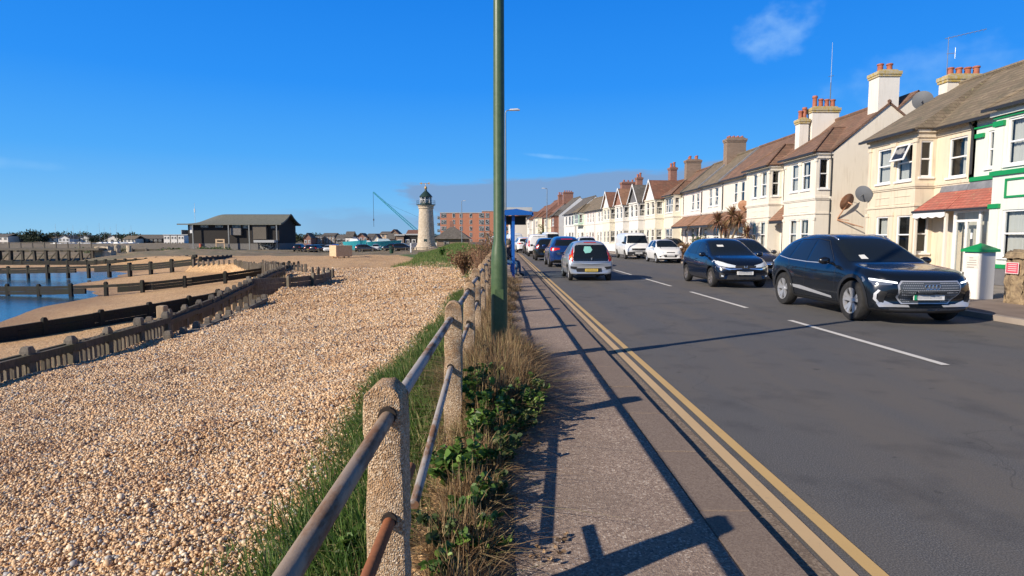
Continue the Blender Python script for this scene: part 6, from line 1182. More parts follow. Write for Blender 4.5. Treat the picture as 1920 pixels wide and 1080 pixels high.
# ---- small city hatch (seen from behind and, in white, from the front)
ST_S = [(-1.735, .30, .68, .54, .56, .60), (-1.715, .23, .77, .66, .64, .74), (-1.65, .20, .80, .82, .64, .95), (-1.52, .20, .81, .92, .60, 1.24), (-1.40, .19, .815, .93, .58, 1.38), (-1.15, .18, .82, .92, .575, 1.445), (-.6, .17, .82, .91, .58, 1.465), (0, .17, .82, .90, .58, 1.455), (.35, .17, .82, .89, .60, 1.38), (.72, .17, .815, .88, .66, 1.15), (.98, .18, .81, .87, .70, .985), (1.25, .19, .80, .84, .68, .92), (1.50, .21, .77, .76, .62, .82), (1.65, .24, .72, .66, .55, .71), (1.70, .28, .64, .55, .5, .60), (1.715, .32, .58, .48, .46, .52)]
SM = dict(st=ST_S, w=.82, ax=(1.03, -1.29), r=.285, tw=.165, tuck=.02, paint='p_silver', curve=(.26, .12), spokes=7, twin=False,
    side_glass=[[(.72, .95), (.22, 1.33), (-.30, 1.37), (-.34, .94)], [(-.42, .95), (-.38, 1.37), (-.95, 1.35), (-1.12, .98)]], screen=[(-.66, .98), (.66, .98), (.54, 1.36), (.28, 1.395), (-.28, 1.395), (-.54, 1.36)],
    rear_glass=[(-.60, .72), (.60, .72), (.635, .80), (.56, 1.24), (.50, 1.30), (-.50, 1.30), (-.56, 1.24), (-.635, .80)], seams=[[(.82, .28), (.80, .90)], [(-.36, .28), (-.38, .92)]], handles=[(-.2, .80)], mirror=(.62, .82, .96), mirror_mat='p_silver',
    parts=[('B', 2, [(.645, .70), (.755, .74), (.79, .86), (.70, 1.22), (.60, 1.26), (.645, .98), (.655, .80)], 'redl', 'tail_light'), ('B', 5, [(.665, .80), (.76, .83), (.755, .92), (.665, .92)], 'orl', 'indicator'), ('B', 1, [(-.72, .56), (.72, .56), (.70, .50), (.5, .40), (-.5, .40), (-.70, .50)], 'silv', 'bumper_moulding'), ('B', 5, [(.48, .52), (.73, .54), (.73, .46), (.56, .42)], 'trimb', 'bumper_vent'), ('B', 4, line([(-.66, .69), (.66, .69)], .012), 'trimb', 'hatch_seam'), ('B', 1, [(-.22, 1.40), (.22, 1.40), (.22, 1.37), (-.22, 1.37)], 'redl', 'high_brake_light'), ('B', 4, [(-.08, .47), (.55, .47), (.5, .335), (-.40, .335), (-.38, .47)], 'trimb', 'plate_recess'), ('B', 4, [(-.5, .27), (.5, .27), (.48, .2), (-.48, .2)], 'trimb', 'lower_valance'),
           ('F', 2, [(.40, .70), (.64, .80), (.76, .82), (.74, .66), (.58, .58), (.42, .60)], 'lens', 'headlight'), ('F', 1, [(-.26, .68), (.26, .68), (.24, .63), (-.24, .63)], 'trimb', 'grille'), ('F', 1, [(-.42, .50), (.42, .50), (.36, .36), (-.36, .36)], 'trimb', 'lower_grille'), ('F', 2, [(.56, .44), (.68, .46), (.66, .38), (.58, .37)], 'trimb', 'fog_recess')])
sm_, smb, smt = make_car(SM, 'queueing_car', 'small silver blue hatchback with tall red tail lights at the back of the queue'); sm_['group'] = 'vehicles on the road'; put(sm_, 3.17, 21.45, 3.43, oncoming=False); plate(smt, smb, 'B', -.02, .40, .46, .10, 'ply')
hx_ = smt.ray_cast(Vector((-4, .1, 1.12)), Vector((1, 0, 0)))[0]; decal(smt, 'B', [(.02, 1.02), (.20, 1.0), (.26, 1.10), (.22, 1.24), (.0, 1.24), (-.06, 1.12)], M['teal'], 'window_sticker', smb, eps=.008)
rw = smt.ray_cast(Vector((-4, -.02, .78)), Vector((1, 0, 0)))[0]; MB().path([(rw.x - .03, -.02, .75), (rw.x + .02, -.05, .86), (rw.x + .10, -.34, .96)], .010, 5).build('rear_wiper', M['trimb'], smb)
MB().box(-.02, .02, -.02, .02, -.03, .04).build('badge', M['chrome'], smb, (rw.x - .012, -.02, .80), bevel=.006)
MB().path([(-1.2, 0, 1.44), (-1.45, 0, 1.7)], .006, 4).build('roof_aerial', M['trimb'], smb)
SW = dict(SM); SW.update(paint='p_white', mirror_mat='p_white'); sw, swb, swt = make_car(SW, 'parked_car', 'small white hatchback parked facing the camera beside the white van'); sw['group'] = 'vehicles on the road'; put(sw, 10.25, 36.4, 3.43); plate(swt, swb, 'F', 0, .47, .46, .10, 'plw')
# ---- queue: dark blue SUV, black hatch; white SUV oncoming; grey hatch parked
def variant(base, name, label, **kw): S = dict(base); S.update(kw); r_, b_, t_ = make_car(S, name, label); r_['group'] = 'vehicles on the road'; return r_, b_, t_
RP = [('B', 2, [(.40, 1.02), (.84, 1.04), (.88, .90), (.80, .86), (.40, .94)], 'redl', 'tail_light'), ('B', 1, [(-.3, 1.50), (.3, 1.50), (.3, 1.465), (-.3, 1.465)], 'redl', 'high_brake_light'), ('B', 1, [(-.70, .42), (.70, .42), (.66, .28), (-.66, .28)], 'trimb', 'lower_valance')]
FP = [('F', 2, [(.42, .76), (.86, .86), (.88, .76), (.70, .70), (.44, .69)], 'lens', 'headlight'), ('F', 1, [(-.40, .76), (.40, .76), (.36, .62), (-.36, .62)], 'trimb', 'grille'), ('F', 1, [(-.5, .42), (.5, .42), (.5, .28), (-.5, .28)], 'trimb', 'lower_grille')]
bs, bsb, bst = variant(SUV, 'queueing_car', 'deep blue SUV with lit red tail lamps ahead of the silver hatchback', paint='p_blue', parts=RP + FP, arch=(), r=.35, mirror_mat='p_blue'); put(bs, 3.38, 31.2, 4.59, oncoming=False); plate(bst, bsb, 'B', 0, .62, .5, .11, 'ply')
bh, bhb, bht = variant(HAT, 'queueing_car', 'black hatchback in the queue between the blue SUV and a white van', paint='p_black', mirror_mat='p_black', parts=[('B', 2, [(.56, 1.08), (.70, 1.08), (.80, .80), (.62, .84)], 'redl', 'tail_light')]); put(bh, 3.05, 40.6, 4.0, oncoming=False); plate(bht, bhb, 'B', 0, .62, .5, .11, 'ply')
ws, wsb, wst = variant(SUV, 'oncoming_car', 'white SUV seen over the roof of the silver hatchback', paint='p_white', mirror_mat='p_white', parts=RP + FP, arch=()); put(ws, 6.95, 47.5, 4.59, z=.02)
gh_, ghb, ght = variant(HAT, 'parked_car', 'dark grey hatchback parked behind the dark blue winged nose hatchback', paint='p_grey', mirror_mat='p_grey', parts=[('F', 2, [(.40, .74), (.80, .88), (.84, .76), (.62, .66), (.42, .66)], 'lens', 'headlight'), ('F', 1, [(-.36, .68), (.36, .68), (.34, .58), (-.34, .58)], 'chrome', 'grille_bar'), ('B', 2, [(.5, 1.0), (.74, 1.0), (.78, .76), (.55, .80)], 'redl', 'tail_light')]); put(gh_, 9.45, 21.6, 4.0)
# ---- vans
def van_st(L_, H, W2, hood=.55, slope=.55, hz=1.05, zb=.24):
    h = L_ / 2; c = h - hood; top = c - slope; return [(-h, .5, W2 * .88, 1.0, W2 * .76, H * .90), (-h + .04, .38, W2 * .96, 1.05, W2 * .84, H * .955), (-h + .22, zb, W2, 1.10, W2 * .86, H * .985), (-h + .8, zb, W2, 1.12, W2 * .86, H), (0, zb, W2, 1.12, W2 * .86, H), (top - .25, zb, W2, 1.12, W2 * .86, H), (top, zb, W2, 1.10, W2 * .84, H * .975), (top + slope * .5, zb, W2, 1.08, W2 * .82, H * .5 + hz * .52), (c, zb, W2, 1.0, W2 * .82, hz + .10), (c + .12, zb, W2 * .99, .96, W2 * .82, hz + .02), (h - .18, zb, W2 * .97, .88, W2 * .78, hz - .10), (h - .04, zb + .02, W2 * .93, .72, W2 * .7, hz - .28), (h, zb + .1, W2 * .84, .58, W2 * .6, .66)]
VAN = dict(st=van_st(4.8, 1.94, .92), w=.92, ax=(1.62, -1.30), r=.32, tw=.2, paint='p_white', curve=(.16, .06), rim='alloyd', spokes=8, twin=False, side_glass=[[(1.72, 1.10), (1.40, 1.66), (1.02, 1.70), (1.0, 1.10)]], screen=[(-.76, 1.16), (.76, 1.16), (.66, 1.72), (-.66, 1.72)], rear_glass=[(-.6, 1.15), (.6, 1.15), (.56, 1.65), (-.56, 1.65)], seams=[[(.92, .35), (.92, 1.75)], [(1.9, .6), (1.86, 1.05)], [(-.35, .35), (-.35, 1.75)], [(-.35, 1.02), (.9, 1.02)]], mirror=(1.72, .93, 1.2), mirror_mat='trimb_',
    parts=[('F', 2, [(.52, .80), (.84, .80), (.84, .66), (.52, .66)], 'lens', 'headlight'), ('F', 1, [(-.50, .79), (.50, .79), (.50, .67), (-.50, .67)], 'trimb', 'grille'), ('F', 1, [(-.86, .54), (.86, .54), (.82, .30), (-.82, .30)], 'trimb', 'bumper'), ('B', 2, [(.74, 1.05), (.86, 1.05), (.86, .70), (.74, .70)], 'redl', 'tail_light'), ('B', 1, [(-.84, .50), (.84, .50), (.8, .36), (-.8, .36)], 'trimb', 'bumper')])
VAN['mirror_mat'] = 'trimb'
vn, vnb, vnt = make_car(VAN, 'parked_van', 'white panel van with black bumper parked facing the camera', 'van'); vn['group'] = 'vehicles on the road'; put(vn, 9.85, 43.2, 4.8); plate(vnt, vnb, 'F', 0, .45, .5, .11, 'plw')
V2 = dict(VAN); V2.update(parts=[('B', 1, rrect(-.74, -.03, 1.12, 1.62, .05), 'p_white', 'rear_door_panel'), ('B', 2, [(.74, 1.35), (.87, 1.35), (.88, .85), (.76, .80)], 'redl', 'tail_light'), ('B', 1, [(-.88, .50), (.88, .50), (.82, .30), (-.82, .30)], 'trimb', 'bumper'), ('B', 4, line([(0, .52), (0, 1.72)], .012), 'trimb', 'door_seam')] + VAN['parts'][:3], st=van_st(4.5, 1.86, .9), w=.9, ax=(1.5, -1.2), rear_glass=[(-.5, 1.66), (.5, 1.66), (.5, 1.69), (-.5, 1.69)], side_glass=[[(1.52, 1.08), (1.2, 1.56), (.8, 1.6), (.8, 1.08)]])
v2, v2b, v2t = make_car(V2, 'queueing_van', 'white van with blank rear doors queueing ahead of the black hatchback', 'van'); v2['group'] = 'vehicles on the road'; put(v2, 3.0, 49.6, 4.5, oncoming=False); plate(v2t, v2b, 'B', .2, .62, .5, .11, 'ply')
def again(src, name, label, x, y, L_, onc, cat='car', yaw=0, scale=None, z=0):
    c = copy_tree(src); c.name = name; tag(c, label, cat, 'vehicles on the road'); sl_ = math.atan(off1(y + 2) - off1(y + 1)); put(c, x + off1(y + L_ / 2), y, L_, oncoming=onc, yaw=-sl_ + yaw, z=z)
    if scale: c.scale = scale
    return c
again(bh, 'queueing_car', 'dark car directly ahead of the white van with blank doors', 3.0, 57, 4.0, False); again(ws, 'queueing_car', 'white SUV in the queue beyond the dark car', 3.0, 63.5, 4.59, False)
again(v2, 'queueing_van', 'second white van further up the queue', 3.0, 71, 4.5, False, 'van', scale=(1, 1, 1.12)); again(sw, 'queueing_car', 'small white car seen through the bus shelter posts', 3.0, 79, 3.43, False); again(ws, 'queueing_car', 'distant white SUV near the far end of the queue', 3.0, 86, 4.59, False); again(v2, 'queueing_van', 'farthest white van at the end of the queue', 3.1, 95, 4.5, False, 'van'); again(bh, 'queueing_car', 'tiny dark car at the far end of the queue', 3.1, 104, 4.0, False)
again(vn, 'oncoming_van', 'tall white van with a wide dark windscreen in the distance', 9.3, 80, 4.8, True, 'van', scale=(1, 1.12, 1.2)); again(sw, 'oncoming_car', 'distant white hatchback coming round the bend', 7.2, 92, 3.43, True); again(vn, 'parked_van', 'white van parked far up the right kerb', 10.0, 64, 4.8, True, 'van') if False else None
again(gh_, 'parked_car', 'dark hatchback standing on a forecourt behind the white hatchback', 14.0, 47.2, 4.0, True)
# ================================================================= far side
def hz(x, y): return float(height(np.array([x]), np.array([y]))[0])
M.update(slate_ws=nmat('black_timber_cladding', (.014, .012, .011), (.028, .024, .02), 6, .85, world=False), roof_gg=nmat('grey_green_roof', (.115, .12, .095), (.17, .17, .14), 3, .75), steelp=flat('pale_steel', (.42, .43, .42), .5), steelg=flat('grey_post', (.24, .25, .24), .6), plinthg=nmat('grey_block_plinth', (.15, .14, .13), (.2, .19, .175), 4, .9), wood_y=nmat('pale_wood', (.62, .45, .28), (.52, .36, .21), 5, .8), redtext=flat('faded_red_lettering', (.62, .16, .08), .7),
         apt=brickm('orange_brick', (.48, .17, .09), (.56, .22, .12), (.45, .25, .17)), stone_lh=None, lhdark=flat('lantern_dark_green', (.02, .045, .04), .4), gold=flat('gilded_vane', (.55, .34, .12), .45, .3), teal_p=flat('teal_hoarding', (.03, .36, .42), .6), crane_b=flat('pale_blue_crane', (.06, .36, .46), .5), tealr=None)
def lh_stone():
    t = NT('pale_rubble_stone'); v = t.pos(); vo = t.new('ShaderNodeTexVoronoi'); t.L.new(v, vo.inputs['Vector']); vo.inputs['Scale'].default_value = 2.6; sp = t.new('ShaderNodeSeparateColor'); t.L.new(vo.outputs['Color'], sp.inputs[0])
    t.col(t.mix(t.noise(v, .7, 5), t.ramp(sp.outputs[0], [(0, (.40, .34, .26)), (.5, (.52, .45, .35)), (1, (.62, .55, .45))]), (.44, .36, .26))); t.p(Roughness=.95); t.bump(vo.outputs['Distance'], .8, .06); return t.m
M['stone_lh'] = lh_stone()
# lighthouse
lh = thing('lighthouse', 'short round pale stone lighthouse with a dark lantern and gilded weather vane', 'lighthouse', (-16.0, 127, -1.0))
MB().lathe([(2.55, -.4), (2.5, .5), (2.15, .7), (1.92, 1.3), (1.78, 2.6), (1.62, 5), (1.48, 8.1), (1.44, 8.55), (1.62, 8.7), (1.62, 8.85), (1.5, 8.95), (1.75, 9.2), (1.75, 9.35), (.1, 9.36)], n=40).build('tower', M['stone_lh'], lh, smooth='auto')
ga = MB(); ga.lathe([(1.2, 9.38), (2.0, 9.38), (2.0, 9.48), (1.2, 9.48)], n=32)
for k in range(16):
    a = 2 * PI * k / 16; p = Vector((1.93 * math.cos(a), 1.93 * math.sin(a), 9.48)); q = Vector((1.93 * math.cos(a + PI / 8), 1.93 * math.sin(a + PI / 8), 0)); ga.tube(p, p + Vector((0, 0, .8)), .02, .02, 4)
    for h in (.4, .8): ga.tube(p + Vector((0, 0, h)), (q.x, q.y, 9.48 + h), .018, .018, 4)
ga.build('gallery', M['lhdark'], lh, fix=False)
MB().lathe([(1.22, 9.48), (1.22, 9.75), (1.18, 9.8)], n=8).build('lantern_base', M['lhdark'], lh); MB().lathe([(1.12, 9.8), (1.12, 11.0)], n=8).build('lantern_glass', M['opane'], lh)
fr = MB()
for k in range(8): a = 2 * PI * k / 8; fr.tube((1.17 * math.cos(a), 1.17 * math.sin(a), 9.78), (1.17 * math.cos(a), 1.17 * math.sin(a), 11.05), .06, .06, 5)
fr.lathe([(1.2, 10.4), (1.2, 10.46)], n=8); fr.build('lantern_frame', M['frame'], lh, fix=False)
MB().lathe([(1.36, 11.0), (1.38, 11.12), (1.0, 11.6), (.5, 12.1), (.28, 12.3), (.25, 12.6), (.001, 12.62)], n=16).build('dome', M['lhdark'], lh, smooth='auto'); MB().lathe([(.001, 12.6), (.2, 12.65), (.32, 12.9), (.2, 13.2), (.05, 13.3), (.04, 13.9)], n=12).build('finial', M['gold'], lh, smooth=True)
wv = MB(); wv.tube((-.9, 0, 13.85), (.5, 0, 13.85), .05, .05, 5); wv.prism([(-1.3, 13.85), (-.8, 14.1), (-.8, 13.6)], -.02, .02, 'y'); wv.prism([(.3, 13.85), (.8, 14.15), (.8, 13.6)], -.02, .02, 'y'); wv.build('weather_vane', M['gold'], lh)
ld = MB(); ld.box(-.28, .28, -1.86, -1.6, 1.6, 2.3); ld.build('door', M['lhdark'], lh)
# lifeboat station
ls = thing('boathouse', 'long dark timber clad seafront station with a grey green curved roof and pale posts', 'boathouse', (-77.5, 150, -1.7))
MB().box(0, 22.3, .0, 12, 1.9, 6.7).build('wall', M['slate_ws'], ls); MB().box(.06, 22.24, .06, 11.9, -.5, 1.9).build('plinth', M['plinthg'], ls)
rf = MB(); nx_, ny_ = 26, 14; Pg = []
for i in range(nx_ + 1):
    u = i / nx_; x = -2.0 + 25.2 * u; hf = min(1, max(0, (x + 2) / 8.6)); hf = hf * hf * (3 - 2 * hf) * .9 + .1 * min(1, hf * 2); row = []
    for j in range(ny_ + 1):
        v = j / ny_; y = -1.3 + 14.6 * v; s_ = 1 - abs(2 * v - 1); s_ = s_ ** 1.35 if s_ < .75 else .678 + (1 - .678) * math.sin((s_ - .75) / .25 * PI / 2); row.append((x, y, 6.7 + 2.55 * s_ * hf))
    Pg.append(row)
for i in range(nx_):
    for j in range(ny_): rf.face([Pg[i][j], Pg[i + 1][j], Pg[i + 1][j + 1], Pg[i][j + 1]])
for i in range(nx_):
    for j in (0, ny_): a, b = Pg[i][j], Pg[i + 1][j]; rf.face([a, b, (b[0], b[1], b[2] - .3), (a[0], a[1], a[2] - .3)])
rf.build('roof', M['roof_gg'], ls, smooth='auto'); eg = MB()
pr_ = [(Pg[-1][j][1], Pg[-1][j][2] - .02) for j in range(ny_ + 1)]; eg.prism([(-0.0, 6.6)] + pr_[1:-1] + [(12.0, 6.6)], 22.0, 22.36, 'x'); eg.build('gable_end', M['slate_ws'], ls)
bd = MB(); bd.prism([(y, z + .14) for y, z in pr_] + [(y, z - .22) for y, z in pr_[::-1]], 23.2, 23.32, 'x'); bd.build('bargeboard', M['roof_gg'], ls)
for x in (1.7, 10.4, 15.4, 22.1): MB().box(x - .12, x + .12, -1.2, -.98, -.3, 6.75).build('post', M['steelg'], ls)
for (x0, x1, z0, z1) in ((3.2, 5.0, 5.8, 6.4), (6.8, 8.6, 5.8, 6.4), (10.9, 13.0, 5.7, 6.45), (16.9, 19.3, 4.3, 6.3), (13.5, 15.0, 5.6, 6.4), (20.4, 21.3, 5.6, 6.1)):
    f = MB().box(x0, x1, -.12, .0, z0, z1).build('window', M['steelp'], ls); m_ = MB(); n = max(2, int((x1 - x0) / .6))
    for k in range(n): a = x0 + (x1 - x0) * k / n + .05; m_.box(a, a + (x1 - x0) / n - .1, -.14, -.122, z0 + .06, z1 - .06)
    m_.build('panes', M['opane'], f, fix=False)
MB().box(16, 19.4, -.8, 0, 2.9, 6.25).build('oriel', nmat('brown_vertical_boards', (.10, .085, .065), (.16, .14, .11), 9, .9), ls); MB().box(10.6, 13.2, -.7, 0, 3.9, 5.6).build('balcony', M['plinthg'], ls); MB().box(17.0, 22, -2.6, -.05, 2.1, 2.7).build('porch_canopy', M['steelp'], ls)
MB().box(-1.6, 0, -.2, 6, 3.9, 4.1).box(-1.6, -1.5, -.2, 6, 4.1, 5.2).build('side_balcony', M['steelp'], ls); MB().box(.5, 1.3, -.1, 0, 4.4, 6.3).build('window', M['frame'], ls); MB().box(2.6, 3.2, -.15, 0, .9, 1.8).build('lifebuoy_cabinet', M['redtext'], ls); dk_ = MB().box(17.4, 21.6, -.1, 0, -.3, 1.9).build('doorway', M['opane'], ls)
MB().tube((-.2, 4, 6.8), (-.2, 4, 12.0), .05, .03, 5).tube((-.2, 4, 9.6), (-.2, 4, 10.6), .14, .14, 6).build('antenna', M['frame'], ls)
kb = thing('notice_board', 'pale notice board on legs in front of the dark timber station', 'notice board', (-68.6, 147.5, -1.65)); MB().box(-1.1, 1.1, -.08, .08, 1.9, 2.9).build('board', M['wood_y'], kb)
for x in (-1, 1): MB().box(x - .1, x + .1, -.06, .06, -.2, 1.9).build('leg', M['wood_y'], kb)
MB().box(-.7, .7, -.1, -.082, 2.2, 2.6).build('panel', M['slate_ws'], kb)
# crate with faded lettering
cr = thing('wooden_crate', 'pale wooden box kiosk with faded red lettering standing at the back of the shingle', 'crate', (-20.1, 75.2, hz(-20.1, 75.2)), R(-52)); MB().box(-1.0, 1.0, -1.05, 1.05, .25, 1.6).build('box', M['wood_y'], cr, bevel=.01)
ed_ = MB()
for q in ((-1.03, -.99, -1.07, -.97, .25, 1.6), (-1.03, -.99, .97, 1.07, .25, 1.6), (-1.03, -.99, -.97, .97, 1.5, 1.6), (-1.03, -.99, -.97, .97, .25, .35)): ed_.box(*q)
ed_.build('edge_battens', flat('fresh_wood', (.72, .55, .36), .7), cr, fix=False)
for x in (-.7, .7):
    for y in (-.7, .7): MB().box(x - .08, x + .08, y - .08, y + .08, -.2, .25).build('leg', M['wood_y'], cr)
lt = MB()
for k in range(5):
    y = -.7 + k * .32; lt.box(-1.006, -1.0015, y, y + .05, .75, 1.35); lt.box(-1.006, -1.0015, y + .0501, y + .2, (1.3, .75, 1.02, 1.3, .75)[k], (1.35, .80, 1.07, 1.35, .80)[k]); lt.box(-1.006, -1.0015, y + .15, y + .2, (.75, .801, .75, .75, .801)[k] , (1.01, 1.35, 1.0, 1.29, 1.35)[k])
lt.build('lettering', M['redtext'], cr, fix=False)
# apartment block
ap = thing('apartment_block', 'orange brick five storey apartment block with grey balcony bays', 'apartment block', (-22.6, 220, -1.5)); MB().box(0, 15.2, 0, 14, 0, 12.0).build('wall', M['apt'], ap); MB().box(15.2, 32, -.6, 14, 0, 12.6).build('wall', M['apt'], ap); MB().box(-.15, 15.1, -.15, 14, 12.0, 12.25).build('parapet', M['steelp'], ap)
MB().box(15.1, 32.1, -.75, 14, 12.6, 12.85).build('parapet', M['steelp'], ap); MB().box(22, 33.5, 2, 12, 12.85, 14.2).build('roof_storey', M['steelp'], ap)
def apt_win(x0, x1, z0, z1, y=-.06, mt='opane'):
    f = MB().box(x0, x1, y, y + .1, z0, z1).build('window', M['steelp'], ap); MB().box(x0 + .1, x1 - .1, y - .02, y - .002, z0 + .1, z1 - .1).build('pane', M[mt], f)
for fl_ in range(5):
    z = .9 + fl_ * 2.35
    for (x0, x1) in ((.3, 2.2), (4.4, 5.4), (7.0, 8.1), (10.6, 11.6)): apt_win(x0, x1, z, z + 1.6)
    apt_win(14.1, 15.9, z - .1, z + 1.7, -.7); apt_win(16.4, 17.8, z - .1, z + 1.7, -.7)
    for (x0, x1) in ((20.6, 21.3), (23.6, 24.8), (25.6, 26.8), (29.5, 30.8)): apt_win(x0, x1, z, z + 1.6, -.68)
    MB().box(-1.1, 0, 0, 3, z - .5, z + .5).build('balcony', M['opane'], ap)
# cottage with pyramid roof
ct = thing('cottage', 'low cottage with a dark pyramid roof and brick chimney between the lighthouse and the flats', 'cottage', (-11.8, 140, -1.0)); MB().box(-3.2, 4.0, -2.5, 3.5, 0, 2.4).build('wall', M['brickb'], ct); pr = MB(); B_ = [(-3.9, -3.2, 2.3), (4.6, -3.2, 2.3), (4.6, 4.2, 2.3), (-3.9, 4.2, 2.3)]
for i in range(4): pr.face([B_[i], B_[(i + 1) % 4], (.1, .5, 5.4)])
pr.build('roof', M['t_grey'], ct, fix=False); MB().box(-.4, .4, .1, .9, 4.6, 6.4).build('chimney', M['brick'], ct); MB().box(-1.6, -.4, -2.6, -2.5, .7, 1.8).build('window', M['opane'], ct)
# buildings behind the car park
def block(name, label, x0, x1, Y, z0, ze, zr, wall_, roof_, dep=9, flatr=False, nwin=3, rows=2, gable=False, wm_='frame', cat='house'):
    r = thing(name, label, cat, (x0, Y, z0)); w = x1 - x0; H = ze - z0; MB().box(0, w, 0, dep, 0, H).build('wall', M[wall_], r); rz_ = zr - z0
    if flatr: MB().box(-.3, w + .3, -.4, dep + .3, H, H + .35).build('roof', M[roof_], r)
    elif gable: m_ = MB(); m_.slab([(-.4, -.4, H - .2), (w / 2, -.4, rz_), (w / 2, dep, rz_), (-.4, dep, H - .2)], .25).slab([(w / 2, -.4, rz_), (w + .4, -.4, H - .2), (w + .4, dep, H - .2), (w / 2, dep, rz_)], .25); m_.build('roof', M[roof_], r); MB().prism([(0, H), (w, H), (w / 2, rz_ - .2)], .0, .3, 'y').build('gable_wall', M[wall_], r)
    else: m_ = MB(); m_.slab([(-.3, -.4, H - .15), (w + .3, -.4, H - .15), (w + .3, dep / 2, rz_), (-.3, dep / 2, rz_)], .25).slab([(-.3, dep / 2, rz_), (w + .3, dep / 2, rz_), (w + .3, dep + .4, H - .15), (-.3, dep + .4, H - .15)], .25); m_.build('roof', M[roof_], r); g = MB(); [g.prism([(0, H), (dep, H), (dep / 2, rz_ - .2)], a, a + .2, 'x') for a in (0, w - .2)]; g.build('gable_wall', M[wall_], r) if False else None
    for j in range(rows):
        for i in range(nwin):
            cx = w * (i + .5) / nwin; zz = H * (j + .5) / rows - .1; ww = min(.75, w / nwin * .3); f = MB().box(cx - ww, cx + ww, -.08, 0, zz - .6, zz + .7).build('window', M[wm_], r); MB().box(cx - ww + .12, cx + ww - .12, -.1, -.082, zz - .48, zz + .58).build('pane', M['opane'], f)
    return r
def X_(px, Y): return (px - 942) / 1126 * Y
def Z_(py, Y): return 1.555 - (py - 446) / 1126 * Y
for k, (a, b, ye, yr, w_, r_, gb, fl_, lb, nw) in enumerate([(580, 592, 446, 445, 'brick', 'steelp', False, True, 'plain brown brick end of the flats left of the pale crate', 2), (592, 607, 445, 442, 'brickb', 't_grey', False, False, 'grey brown flats stepping up toward the taller block', 3), (607, 630, 441, 437, 'brickb', 't_grey', False, False, 'tallest grey brown flats behind the car park', 4), (632, 664, 449, 440, 'plinthg', 't_grey', False, False, 'long house with a deep dark slate roof behind the crate', 3), (667, 690, 446, 437, 'brick', 't_grey', True, False, 'red brick house with a wide gable and small white windows', 3), (690, 714, 443, 438, 'brickb', 't_grey', False, False, 'tan brick flats to the right of the red gabled house', 4), (715, 732, 438, 434, 'wood_y', 't_grey', False, False, 'yellow tan block with a dark roof', 2), (732, 748, 438, 430, 'brickb', 't_red', True, False, 'gabled brick block with a small roof turret', 2)]):
    Yb = 262 + (k % 3) * 3; block('distant_flats', lb, X_(a, Yb), X_(b, Yb), Yb, -1.8, Z_(ye, Yb), Z_(yr, Yb), w_, r_, gable=gb, flatr=fl_, nwin=nw, rows=3, cat='flats')
block('club_building', 'flat roofed dark clad building with square white windows beside the lighthouse', X_(759, 160), X_(806, 160), 160, -1.2, Z_(441, 160), 0, 'slate_ws', 'steelp', dep=8, flatr=True, nwin=4, rows=1, cat='building'); block('club_building', 'brown brick wing adjoining the dark clad flat roofed building', X_(744, 160), X_(758.6, 160), 159.5, -1.2, Z_(442, 160), 0, 'brickb', 'steelp', dep=8, flatr=True, nwin=1, rows=1, cat='building')
block('distant_house', 'small house with a red pyramid like roof behind the lighthouse', X_(764, 200), X_(786, 200), 200, -1.2, Z_(438, 200), Z_(431, 200), 'brick', 't_red', gable=False, nwin=2, rows=2)
# crane
cn = thing('crane', 'tall pale blue lattice crane jib leaning left behind the lighthouse', 'crane', (X_(795, 300), 300, -1)); A = Vector((0, 0, 3)); Bp = Vector((X_(703, 300) - X_(795, 300), 0, Z_(362, 300) + 1)); d = (Bp - A); L0 = d.length; d.normalize(); nn = Vector((-d.z, 0, d.x)) * -1; jb = MB()
for sg in (-.65, .65):
    for yy in (-.5, .5): jb.tube(A + nn * sg + Vector((0, yy, 0)), Bp + nn * sg * .3 + Vector((0, yy * .3, 0)), .2, .16, 5)
n = 26
for k in range(n): t0, t1 = k / n, (k + 1) / n; s0, s1 = .65 * (1 - .7 * t0), .65 * (1 - .7 * t1); sg = 1 if k % 2 else -1; jb.tube(A + d * L0 * t0 + nn * s0 * sg, A + d * L0 * t1 - nn * s1 * sg, .11, .11, 4)
jb.build('jib', M['crane_b'], cn, fix=False); cb = MB(); cb.tube(Bp, Bp + Vector((0, 0, -17)), .1, .1, 4); cb.tube(Bp + Vector((0, 0, -13)), Bp + Vector((0, 0, -14)), .3, .3, 6); cb.tube(Bp * .82, Vector((6, 0, 9)), .05, .05, 4); cb.build('cable', M['pipe'], cn, fix=False); MB().box(-2, 5, -2, 2, 0, 3.5).build('cab', M['crane_b'], cn)
# hoardings, boats and clutter behind the car park
def hull(name, label, x, y, L_, h, mat, yaw=0, mast=0, cabin=True):
    r = thing(name, label, 'boat', (x, y, -1.25), yaw); m_ = MB(); n = 9; top, bot = [], []
    for k in range(n): t = k / (n - 1); w = L_ * .16 * math.sin(PI * min(1, .18 + t * .82)) ** .6 * (1 if t < .8 else max(.05, (1 - t) / .2)); top.append((L_ * (t - .5), w, h * (1 + .2 * t))); bot.append((L_ * (t - .5) * .85, w * .5, .35))
    ring = top + [(x_, -y_, z_) for x_, y_, z_ in top[::-1]]; rb = bot + [(x_, -y_, z_) for x_, y_, z_ in bot[::-1]]; q = len(ring); m_.face(ring); m_.face(rb[::-1])
    for i in range(q): m_.face([ring[i], ring[(i + 1) % q], rb[(i + 1) % q], rb[i]])
    m_.build('hull', M[mat], r)
    if cabin: MB().prism([(-L_ * .2, h), (-L_ * .18, h + .7), (L_ * .1, h + .7), (L_ * .2, h + .1)], -L_ * .08, L_ * .08, 'y').build('cabin', M['frame'], r)
    if mast: MB().tube((0, 0, h), (0, 0, mast), .05, .03, 5).tube((0, 0, mast * .98), (-L_ * .4, 0, h), .012, .012, 3).build('mast', M['steelp'], r)
    return r
M['hullw'] = M['frame']
